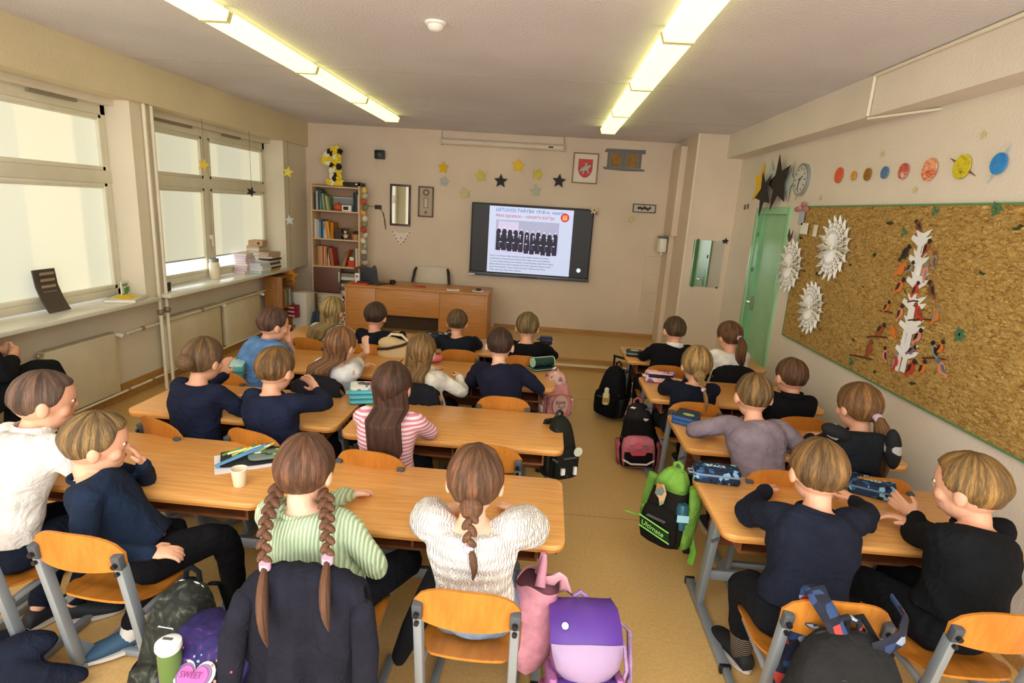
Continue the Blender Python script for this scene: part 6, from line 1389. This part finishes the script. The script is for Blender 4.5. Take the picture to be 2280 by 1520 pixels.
decal(t, 'print_figure', [(-.03, .06), (.01, .065), (.03, .02), (.02, -.04), (.0, -.06), (-.01, -.02), (-.035, .0)], patterned([(0, 'b3734c'), (.4, '8d9a6c'), (.6, '6a7a70'), (.8, 'c9a27c')], 24, 'voronoi'), (0, -.105, .30))
MB().tube([(.10, .09, .05), (.13, .10, -.06), (.12, .10, -.14)], [.014, .018, .018], 8, .3).tube([(-.13, -.05, .10), (-.22, -.07, .10)], [.01, .008], 8, .4).build('loose_strap', plain('6fb53a'), t)
o = MB().lathe([(.030, 0), (.032, .01), (.032, .12), (.024, .14)], n=18).build('bottle', plain('2c5a66', .25)); pp = at(1515, 1148, 1, 2.76); o.location = (pp.x, 2.74, pp.z-.06); tag(o, 'dark teal drinking bottle in the side pocket of the green backpack', 'bottle'); MB().box(-.031, .031, -.033, -.03, .05, .09).build('bottle_label', plain('9fd0d8'), o, smooth=False)
# 6 purple bag in the aisle
PU = plain('55338a', .35, 0, .05); PU2 = plain('4a2c7d', .35)
t = backpack('shiny purple school satchel with a lilac front standing in the aisle', (.265, 1.78, .0), .1, .27, .22, .50, plain('8f5f94', .4), None, fabric('b0749c'), straps=fabric('a86a96'), pipe_c=plain('c9b3d6', .3), tilt=(-.30, .0), handle=fabric('a887b8'), taper=.86)
def panel(t, nm, m_, w, prof):  # draped shell over the front: rows of (y, z, half width)
    rings = []
    for y, z, hw in prof: rings.append([Vector((hw*x, y+.03*abs(x)**3, z-.012*abs(x)**2)) for x in np.linspace(-1, 1, 11)]+[Vector((hw*x, y+.03*abs(x)**3+.012, z-.012*abs(x)**2-.008)) for x in np.linspace(1, -1, 11)])
    return MB().rings(rings).build(nm, m_, t, ang=1)
panel(t, 'top_flap', PU, .27, [(.10, .505, .11), (.04, .53, .125), (-.04, .52, .135), (-.10, .475, .138), (-.135, .42, .138)])
panel(t, 'flap_trim', plain('9c84a4', .45), .27, [(-.138, .425, .136), (-.155, .39, .13), (-.16, .345, .115), (-.155, .305, .08), (-.15, .29, .03)])
MB().rbox((0, -.13, .16), (.23, .06, .27), .03).build('front_pocket', PU2, t); MB().rbox((-.125, -.06, .16), (.03, .16, .28), .012).build('side_wing', fabric('a4689a'), t); MB().rbox((.125, -.06, .16), (.03, .16, .28), .012).build('side_wing', fabric('a4689a'), t)
text('pocket_lettering', 'PONY', .052, (-.07, -.1625, .20), (1, 0, -.12), (0, -1, 0), plain('d8cfe0'), t); k = MB()
for i in range(5):
    for j in range(5): k.box(.02+i*.015, .031+i*.015, -.163, -.16, .08+j*.018, .094+j*.018)
k.build('dotted_panel', plain('e3dce8'), t, smooth=False); decal(t, 'flap_badge', [(a, b) for a, b in circ(.013, 12)], plain('e6dcec', .3), (-.085, -.10, .475), (1, 0, 0), (0, .6, .8)); MB().tube([(.13, .02, .40), (.17, .0, .36), (.175, -.02, .28), (.15, -.02, .2)], [.01, .014, .014, .01], 8, .6).tube([(.13, .03, .46), (.2, .05, .40), (.21, .05, .22), (.17, .06, .08)], [.012, .016, .016, .012], 8, .5).build('loose_strap', fabric('b593bd'), t)
# pink drawstring bag
t = thing('drawstring_bag', 'open pink satin drawstring bag hanging left of the shiny purple satchel', 'bag', (.045, 1.98, 0)); rings = []
for z, w_, d_, xo in ((.12, .02, .03, .0), (.16, .07, .06, 0), (.25, .10, .08, 0), (.36, .10, .07, .0), (.45, .10, .06, .01), (.52, .085, .075, .02), (.55, .09, .08, .03)):
    rings.append([Vector((xo+w_*math.cos(q)*(1+.07*math.sin(q*5+z*9)), d_*math.sin(q)*(1+.1*math.sin(q*4+z*14)), z+.018*math.sin(q*3+1)*(z > .4))) for q in [2*PI*i/32 for i in range(32)]])
MB().rings(rings, caps=False).build('satin_pouch', plain('c98a98', .35, 0, .09, .6, 22), t, ang=3)
MB().rings([[Vector((p.x*.94, p.y*.94, p.z-.01)) for p in r_] for r_ in rings[2:]], caps=True).build('pouch_lining', plain('6a3f4c', .8), t, ang=3)
MB().tube([(.02, .06, .52), (.03, .04, .6), (.035, .03, .655)], [.018, .014, .01], 10, .5).tube([(.03, -.03, .54), (.04, .02, .62), (.04, .03, .65)], [.022, .014, .01], 10, .5).build('pouch_strap', plain('b5788a', .4), t)
MB().rings([[Vector((.09+.0*x, -.0, .56))+Vector((.055*x+.02*k_, .02*k_, -.06*k_+.012*math.sin(x*4)))+Vector((0, 0, e_)) for x, e_ in [(q, 0) for q in np.linspace(-1, 1, 8)]+[(q, -.012) for q in np.linspace(1, -1, 8)]] for k_ in np.linspace(-.5, 1.1, 6)]).build('pouch_flap', plain('d9a0a8', .35), t, ang=3)
# 7 black backpack bottom left
CAM_ = patterned([(.3, '15161a'), (.5, '23251f'), (.6, '34382f'), (.7, '5c6055')], 16, 'noise', .85, const=False)
t = backpack('dark camouflage backpack with white piping beside the black-trousered stretched leg', (-1.27, 1.73, .0), -.1, .30, .25, .53, CAM_, CAM_, fabric('171818'), pipe_c=plain('cfcfc6'), straps=fabric('171818'), tilt=(-.05, -.02))
MB().tube([(-.09, -.19, .19), (-.02, -.2, .225), (.07, -.2, .235)], [.018, .018, .018], 8, .3, up=(0, 1, 0)).build('reflector_strip', plain('cfcfca', .35), t)
o = MB().lathe([(.042, 0), (.045, .01), (.046, .15), (.042, .17)], n=20).build('bottle', plain('55703a', .25)); pp = at(372, 1440, 1, 1.50); o.location = (pp.x-.01, 1.52, pp.z-.17); o.scale = (.8, .8, .85); tag(o, 'green drinking bottle with a white lid in front of the dark camouflage backpack', 'bottle'); MB().lathe([(.044, .165), (.052, .18), (.05, .20), (.02, .215)], n=20).build('bottle_lid', plain('dfe0dc', .3), o); MB().box(-.02, .02, -.006, .006, .21, .218).build('lid_slot', DGREY, o)
# 8 purple galaxy satchel
GAL = patterned([(.3, '1a163c'), (.5, '2a2158'), (.6, '33245c'), (.68, '5a3272')], 16, 'noise', .6, const=False)
t = backpack('dark purple school satchel with heart badge and pink piping by the draped coat', (-1.07, 1.58, .0), -.15, .28, .24, .47, GAL, None, fabric('2a2050'), straps=fabric('2a2050'), pipe_c=plain('b0386a'), tilt=(-.10, .05), taper=.9)
panel(t, 'top_flap', GAL, .3, [(.11, .475, .12), (.04, .50, .14), (-.05, .485, .148), (-.11, .42, .15), (-.145, .34, .15), (-.16, .25, .148)])
panel(t, 'lower_front', plain('26255a', .6), .3, [(-.158, .245, .145), (-.172, .19, .15), (-.168, .08, .148), (-.15, .02, .14)])
MB().tube([(-.145, -.155, .17), (-.10, -.175, .225), (0, -.18, .245), (.10, -.175, .225), (.145, -.155, .17)], .005, 8).tube([(-.15, -.15, .10), (.15, -.17, .17)], .009, 8, .4).tube([(.148, -.16, .03), (.15, -.16, .2)], .007, 8).build('piping', plain('cf3f6c'), t)
for sc_, m_, nm, o_ in ((1.45, plain('b8c4b0', .4), 'heart_rim', 0), (1.25, plain('7a5a86'), 'heart_band', .003), (1.05, plain('c95a9c'), 'heart_fill', .006)):
    decal(t, nm, [(a*sc_, b*sc_) for a, b in heart], m_, (.0, -.128-o_*.9, .395+o_*.5), (.97, 0, .2), (-.1, .62, .78), .004)
text('heart_lettering', 'SWEET', .027, (-.042, -.1405, .405), (.97, 0, .2), (-.1, -.78, .62), plain('5a2a6c'), t)
k = MB(); rr = random.Random(9)
for i in range(26): k.ball((rr.uniform(-.13, .13), -.06-rr.uniform(0, .05), .45-rr.uniform(0, .0)), .0045, 6, 4)
for i in range(18):
    f_ = rr.random(); k.ball((rr.uniform(-.135, .135), -.118-.035*f_, .41-.12*f_), (.006, .004, .006), 6, 4)
k.build('dot_print', patterned([(0, 'c9506c'), (.4, 'd98a6c'), (.7, '8aa0c9')], 30), t)
# 9 dark backpack on D5's chair
SPI = patterned([(0, '1c2030'), (.35, '2c3f66'), (.55, '1a1c26'), (.7, '8a9aac'), (.8, '20222c'), (.9, 'a83a34')], 30)
t = backpack('dark grey backpack with blue and red patterned straps hanging on a chair', (1.10, 1.63, .22), PI, .44, .20, .47, fabric('2b2b2b'), None, SPI, straps=SPI, tilt=(0, 0), pipe_c=plain('1c1c1c'))
t.rotation_euler = (0, 0, 0)
decal(t, 'back_emblem', circ(.03, 14, 1.2, 1), plain('b3322c'), (.05, -.105, .16)); decal(t, 'back_emblem', [(-.05, .03), (0, .0), (.05, .03), (.02, -.01), (.045, -.05), (0, -.02), (-.045, -.05), (-.02, -.01)], plain('7f94ac'), (.05, -.108, .18))
MB().tube([(-.02, .0, .43), (-.055, .06, .50), (-.085, .095, .545), (-.088, .125, .562), (-.09, .158, .545), (-.09, .165, .48)], [.028, .032, .034, .034, .032, .03], 12, .25, up=(0, 1, -.5)).build('shoulder_strap', SPI, t)
MB().tube([(.06, .0, .44), (.10, .0, .455), (.155, .02, .48), (.19, .07, .52), (.185, .14, .54)], [.03, .036, .038, .034, .03], 12, .25, up=(0, 1, .1)).build('shoulder_strap', SPI, t)
MB().tube([(-.01, .03, .45), (.0, .06, .50), (.05, .07, .51), (.09, .04, .45)], .010, 8).build('carry_handle', fabric('202022'), t); MB().rbox((-.12, -.05, .16), (.10, .14, .24), .03).build('patterned_side', SPI, t)
# 10 backpack behind R3b
DOT = patterned([(0, '17191c'), (.7, '1c1f22'), (.9, 'a9aaa4')], 26)
t = thing('school_backpack', 'black backpack with pale figures wedged behind the dark vest at the right wall', 'backpack', (1.80, 2.95, .55))
O_ = Vector((1.80, 2.95, .55)); pa = Vector(at(1862, 962, 1, 2.93))-O_; pb = Vector(at(1988, 1000, 1, 2.90))-O_
MB().ball(pa, (.085, .045, .042), 18, 12, Matrix.Rotation(.35, 3, 'Y')).build('shoulder_strap', DOT, t); MB().ball(pb, (.042, .04, .115), 18, 12, Matrix.Rotation(-.2, 3, 'Y')).build('shoulder_strap', DOT, t); MB().rbox(((pa.x+pb.x)/2, 0, (pa.z+pb.z)/2-.08), (.26, .08, .22), .04).build('bag_body', fabric('20242b'), t)
# 11 striped beige garment bag on the third row chair, black white bag, pink pouch
STB = patterned([(0, 'd2b684'), (.45, 'd2b684'), (.5, 'e9dcc0'), (.7, 'e9dcc0'), (.75, '2f2720'), (.82, 'd2b684')], 6, 'wave', .9, (1, 1, 1.6), 1.2)
def A2(px, py, z): p = at(px, py, 2, z); return (p.x, p.y, p.z)
t = thing('striped_bag', 'soft beige bag with cream and black stripes on a desk edge', 'bag', A2(882, 800, .62))
k = MB(); k.ball((0, 0, .06), (.17, .10, .13), 20, 12).ball((-.05, -.02, .15), (.11, .08, .06), 16, 10); k.build('bag_body', STB, t, remesh=.012, loc=None); MB().tube([(-.15, -.06, .10), (-.05, -.1, .12), (.08, -.1, .16), (.15, -.05, .19)], .012, 8).build('dark_zip', plain('241f1c'), t); MB().tube([(-.10, 0, .17), (-.04, -.02, .235), (.05, -.01, .23), (.1, .02, .17)], .02, 10, .6).build('handle', plain('e6d8b8'), t)
BWP = patterned([(0, '17181a'), (.62, '1c1d20'), (.9, 'cfcfc6')], 22)
t = backpack('small black bag with white stripes standing behind the middle third desk', A2(1000, 800, .42), .3, .26, .16, .28, BWP, None, BLACK, pipe_c=plain('d9d9d2'), straps=BLACK)
t = thing('pencil_pouch', 'small rounded pink pouch beside the off-white jacket', 'pouch', A2(965, 806, DH+.002)); MB().ball((0, 0, .035), (.09, .045, .035), 18, 10, Matrix.Rotation(.5, 3, 'Z')).build('pouch_body', plain('d06a7a', .5), t); MB().tube([(-.07, -.045, .04), (.06, .03, .055)], .004, 6).build('zipper', WHITE, t)

# ================================================================== PENCIL CASES
def pcase(label, loc, rz, w, d, h, body, lid, band, tiers=1, name='pencil_case'):
    t = thing(name, label, 'pencil case', loc, rz)
    hh_ = h/tiers
    for i in range(tiers):
        MB().rbox((0, 0, hh_*(i+.5)), (w, d, hh_*.94), .02).build('case_tier' if tiers > 1 else 'case_body', body, t)
        MB().rbox((0, 0, hh_*(i+.5)+(.0 if tiers > 1 else h*.12)), (w+.005, d+.005, hh_*.16), .022).build('zip_band', band, t)
    MB().rbox((0, 0, h+.001), (w*.93, d*.9, .006), .02).build('lid', lid, t)
    MB().tube([(-w/2, -.02, h*.55), (-w/2-.022, -.02, h*.55), (-w/2-.022, .02, h*.55), (-w/2, .02, h*.55)], .005, 6).build('side_loop', band, t); MB().box(w/2-.01, w/2+.02, -d/2-.004, -d/2, h*.5, h*.58).build('zip_pull', plain('b0b0b0', .3, .8), t, smooth=False)
    return t
BLC = patterned([(0, '1d2c44'), (.35, '2f5a80'), (.5, '141d2e'), (.7, '7fb0cc'), (.8, '1d3350')], 42)
DPZ = DH+.001
a = A2(1592, 1070, DH); t = pcase('blue camouflage pencil case with a light grey zip band near the green backpack', (a[0], a[1], DPZ), -.08, .235, .10, .078, BLC, BLC, plain('7f8ba0'))
text('case_lettering', 'SPACE', .034, (-.055, -.012, .083), (1, 0, 0), (0, 0, 1), plain('d6eef4'), t)
a = A2(1938, 1098, DH); t = pcase('blue camouflage pencil case with lettering under the reaching hand', (a[0], a[1], DPZ), -.45, .21, .13, .07, BLC, BLC, plain('55708a'))
text('case_lettering', 'CAMO', .036, (-.045, .012, .077), (1, 0, 0), (0, 0, 1), plain('b8e4ea'), t); text('case_lettering', 'DEEP', .036, (-.045, -.028, .077), (1, 0, 0), (0, 0, 1), plain('b8e4ea'), t)
a = A2(1527, 938, DH); t = pcase('plain blue pencil case with a dark lid and a green oval print', (a[0], a[1], DPZ), -.5, .15, .20, .055, plain('2c5a94', .5), plain('1f3148', .5), plain('234a80'), 2); decal(t, 'lid_print', circ(.03, 16, 1.3, .7), plain('9fc07c'), (.02, -.03, .06), (1, 0, 0), (0, 1, 0))
FLP = patterned([(0, 'e3b3b8'), (.5, 'e9c6c6'), (.75, 'b8405a'), (.85, '6a5a9c')], 30)
a = A2(1468, 850, DH); t = pcase('pink floral pencil case with a black window on the third desk of the door side', (a[0], a[1], DPZ), -.05, .24, .09, .085, FLP, FLP, plain('e6cfcf')); MB().box(-.10, .10, -.05, -.047, .045, .075).build('mesh_window', BLACK, t, smooth=False)
a = A2(1412, 792, DH); t = pcase('black pencil case with green and white edges on the front desk of the door side', (a[0], a[1], DPZ), -.05, .16, .13, .05, BLACK, plain('24301f'), plain('8fb08a')); decal(t, 'lid_print', circ(.03, 12, 1.4, .8), plain('b8c4a8'), (0, 0, .054), (1, 0, 0), (0, 1, 0))
a = A2(1207, 822, DH); t = thing('pencil_case', 'dark green tube pencil case with mint edges lying on a flat case', 'pencil case', (a[0], a[1]+.02, DPZ+.022), .55); MB().tube([(-.10, 0, .04), (.10, 0, .04)], .040, 20, 1).build('tube_body', plain('1d3a2e', .5), t, ang=.8)
for x in (-.10, .10): MB().tube([(x-.004, 0, .04), (x+.004, 0, .04)], .042, 20).build('tube_rim', plain('a8d8c4'), t, ang=.8)
MB().tube([(-.1, 0, .082), (.1, 0, .082)], .004, 6).build('zipper', plain('a8d8c4'), t); MB().tube([(-.03, -.041, .04), (.0, -.042, .06), (.03, -.041, .04), (0, -.042, .02), (-.03, -.041, .04)], .002, 5).build('emblem', plain('3f6a56'), t)
t = thing('pencil_case', 'flat dark case with a mint rim under the dark green tube pencil case', 'pencil case', (a[0], a[1]+.02, DPZ), .55); MB().rbox((0, 0, .01), (.24, .14, .018), .02).build('case_body', plain('16303a', .5), t); MB().rbox((0, 0, .012), (.244, .144, .005), .02).build('rim', plain('9fd0c4'), t)
a = A2(1215, 765, DH); t = pcase('dark navy pencil case at the right end of the middle front desk', (a[0], a[1], DPZ), .0, .13, .10, .07, plain('1d1f38'), plain('2a2c50'), plain('3a3c60'))
a = A2(968, 752, DH); t = pcase('dark pencil case with pale squiggles left of the dark slate sweater in the front row', (a[0], a[1], DPZ), -.1, .18, .10, .05, plain('20282c'), patterned([(0, '20282c'), (.6, '28343a'), (.85, 'b8cfc0')], 30), plain('2c383c'))
a = A2(683, 766, DH); t = pcase('open dark blue pencil case filled with pens beside the light blue shirt', (a[0], a[1], DPZ), .45, .24, .12, .045, plain('222f5a'), patterned([(0, '1c2030'), (.5, 'e3dcc0'), (.7, '26304a'), (.85, 'c9b36a')], 34), plain('5a6a94'))
TQ = plain('4aa8b4', .5, 0, .05)
a = A2(806, 890, DH); t = pcase('turquoise three-tier pencil case with a white printed lid', (a[0], a[1], DPZ), .32, .16, .20, .10, TQ, patterned([(0, 'dfe6e2'), (.5, 'e9ecea'), (.75, 'c98aa0'), (.87, '3a5a64')], 26), plain('7fd0d8'), 3)
a = A2(522, 836, DH); t = pcase('turquoise pencil case with a colourful patterned side at the window end of a desk', (a[0], a[1], DPZ), .35, .16, .22, .095, patterned([(0, '4f9aa0'), (.5, '6db3b0'), (.75, '5d7a4c'), (.88, '2a3a44')], 30), plain('a8d8e0', .4), plain('3f7f88'))
# open case, papers and cup on the cup desk
a = A2(556, 1025, DH)
o = MB().box(-.16, .16, -.11, .11, 0, .002).build('sheet_of_paper', plain('e3e0e6', .6), smooth=False); o.location = (a[0], a[1], DPZ); o.rotation_euler = (0, 0, .55); tag(o, 'white sheet of paper under the open pencil case', 'paper')
t = thing('pencil_case', 'opened black pencil case with a clear pocket of coloured pens on the cup desk', 'pencil case', (a[0]+.02, a[1]+.02, DPZ+.003), .5)
MB().rings([[Vector((x*.16, y, z)) for x, y, z in [(q, -.085+.02*abs(q)**2, .004) for q in np.linspace(-1, 1, 9)]+[(q, .095-.02*abs(q)**2, .004+e_) for q in np.linspace(1, -1, 9)]] for e_ in (0, .018)]).build('case_shell', plain('26292b', .6), t, ang=.8)
MB().rbox((.05, -.01, .02), (.17, .11, .012), .04).build('clear_pocket', plain('6f7f74', .15), t); rr = random.Random(12)
pc = ['5f9a3c', 'e3dcc0', 'd9d04a', '2c8a5a', 'c9e0c0', '4aa0d0', 'e0e0d8', 'b8c46a']
for i, c_ in enumerate(pc):
    x = -.12+i*.022; MB().tube([(x-.03, .03+rr.uniform(-.02, .02), .026), (x+.06, .07+rr.uniform(-.02, .02), .036)], .006, 8).build('pen', plain(c_, .4), t)
for i in range(7): x, y = rr.uniform(-.01, .1), rr.uniform(-.04, .02); MB().box(x, x+.03, y, y+.01, .027, .031).build('pocket_item', plain(['7fd07a', 'e6e6dc', '2a5a34'][i % 3]), t, smooth=False)
MB().tube([(-.18, -.06, .012), (-.08, -.02, .03), (.0, .03, .036), (.08, .085, .03)], [.012, .016, .016, .012], 10, .5).build('blue_ruler_strip', plain('5a94c4', .4), t)
a = A2(534, 1080, DH); t = thing('paper_cup', 'small cream paper cup standing on the desk near the open pencil case', 'cup', (a[0], a[1], DPZ))
MB().lathe([(.026, 0), (.027, .003), (.036, .082), (.033, .082), (.025, .01), (.002, .009)], n=28).build('cup_body', plain('e6d8bc', .5), t, ang=.5); MB().rings([[Vector((math.cos(q)*(.0365+.0025*math.cos(w_)), math.sin(q)*(.0365+.0025*math.cos(w_)), .083+.0025*math.sin(w_))) for q in [2*PI*i/28 for i in range(28)]] for w_ in [2*PI*j/8 for j in range(9)]], caps=False).build('cup_rim', plain('efe4cc', .5), t)

# ================================================================== COATS ON CHAIRS
def coat(key, label, c_, w=.44, drop=.55, sleeves=True, front=.12, name='coat', top=.765, lift=0):
    x, y, a, _ = CH[key]; t = thing(name, label, name, (x, y, 0), -a); n = 26; rings = []
    prof = [(-.165, top-front), (-.19, top-.04), (-.215, top+.015), (-.255, top+.022), (-.292, top-.008)]+[(-.315-.07*q, top-.04-drop*q) for q in (.1, .25, .4, .55, .7, .85, 1)]
    seed = len(key)+x*7
    for i, (yy, zz) in enumerate(prof):
        k_ = max(0, i-4)/7; row = []
        for j in range(n):
            u = -1+2*j/(n-1); hw = w/2*(.86+.2*k_)*(1 if i > 3 else .92); sag = -.055*abs(u)**3 if i < 6 else -.03*abs(u)
            f_ = .034*k_*math.sin(u*8+seed+k_)+.018*k_*(1-2*abs(math.sin(u*9+seed*2)))+.006*math.sin(u*22+zz*20)
            row.append(Vector((u*hw, yy-f_+(.05*abs(u)**3 if i > 4 else 0), zz+sag+(.03*math.sin(u*4+seed) if i == len(prof)-1 else 0))))
        rings.append(row)
    mb = MB(); mb.rings(rings, close=False, caps=False); o = mb.build(name+'_body', c_, t, ang=3)
    md = o.modifiers.new('s', 'SOLIDIFY'); md.thickness = .014; md.offset = 1; _apply(o); o.data.polygons.foreach_set('use_smooth', [True]*len(o.data.polygons))
    if sleeves:
        for s_ in (-1, 1):
            MB().tube([(s_*w*.40, -.28, top-.10), (s_*w*.45, -.32, top-.22), (s_*w*.46, -.35, top-.38), (s_*w*.42, -.36, top-.52)], [.042, .046, .042, .036], 14, .75, rnd=True).build('sleeve', c_, t)
    return t
DC = fabric('262632')
coat('D3', 'large dark navy coat draped over the chair behind the mint green sweater', DC, .50, .62)
coat('B3', 'dark jacket over the chair behind the off-white jacket', fabric('23242c'), .40, .35, False, name='jacket')
coat('B2', 'dark jacket over the chair behind the white T-shirt', fabric('2a2a32'), .44, .35, False, name='jacket')
coat('R5b', 'black jacket over the front-row chair beside the door', fabric('1a1a20'), .46, .30, False, name='jacket')
a = A2(30, 1470, .15); t = thing('jacket', 'crumpled dark navy jacket lying on the floor in the bottom left corner', 'jacket', (a[0], a[1], 0)); k = MB(); rr = random.Random(8)
for i in range(9): k.ball((rr.uniform(-.14, .10), rr.uniform(-.12, .10), rr.uniform(.05, .20)), (rr.uniform(.07, .12), rr.uniform(.05, .10), rr.uniform(.05, .08)), 12, 8, Matrix.Rotation(rr.uniform(0, 3), 3, 'Z'))
k.tube([(.05, -.05, .16), (.15, -.02, .12), (.22, .05, .06)], [.05, .045, .04], 12, rnd=True).build('jacket_cloth', fabric('1e2438'), t, remesh=.012, fn=folds(3, .016))
# sleeve of a dark cardigan hanging left of D4
t = thing('cardigan', 'black cardigan hanging down at the left side of the chair with the blue jeans', 'cardigan', (-.36, 1.86, 0))
MB().tube([(.03, .06, .60), (-.0, .02, .50), (-.05, -.02, .38), (-.09, -.05, .28)], [.04, .055, .05, .035], 14, .6, rnd=True).tube([(.05, .10, .56), (.03, .08, .42), (.0, .06, .32)], [.05, .05, .03], 12, .6, rnd=True).build('cardigan_body', fabric('1b1b20'), t)

# ================================================================== LIGHT
wd = bpy.data.worlds.new('world'); scene.world = wd; wd.use_nodes = True
bg = wd.node_tree.nodes['Background']; bg.inputs['Color'].default_value = (1.0, .97, .93, 1); bg.inputs['Strength'].default_value = 4.3
def area(name, loc, rot, sx, sy, e, c):
    l = bpy.data.lights.new(name, 'AREA'); l.shape = 'RECTANGLE'; l.size = sx; l.size_y = sy; l.energy = e; l.color = c
    o = bpy.data.objects.new(name, l); col.objects.link(o); o.location = loc; o.rotation_euler = rot; return o
scene.view_settings.view_transform = 'Standard'; scene.view_settings.look = 'None'; scene.view_settings.exposure = 0; scene.view_settings.gamma = 1
scene.cycles.max_bounces = 8; scene.cycles.diffuse_bounces = 5; scene.cycles.glossy_bounces = 3; scene.cycles.use_denoising = True
scene.cycles.sample_clamp_indirect = 6
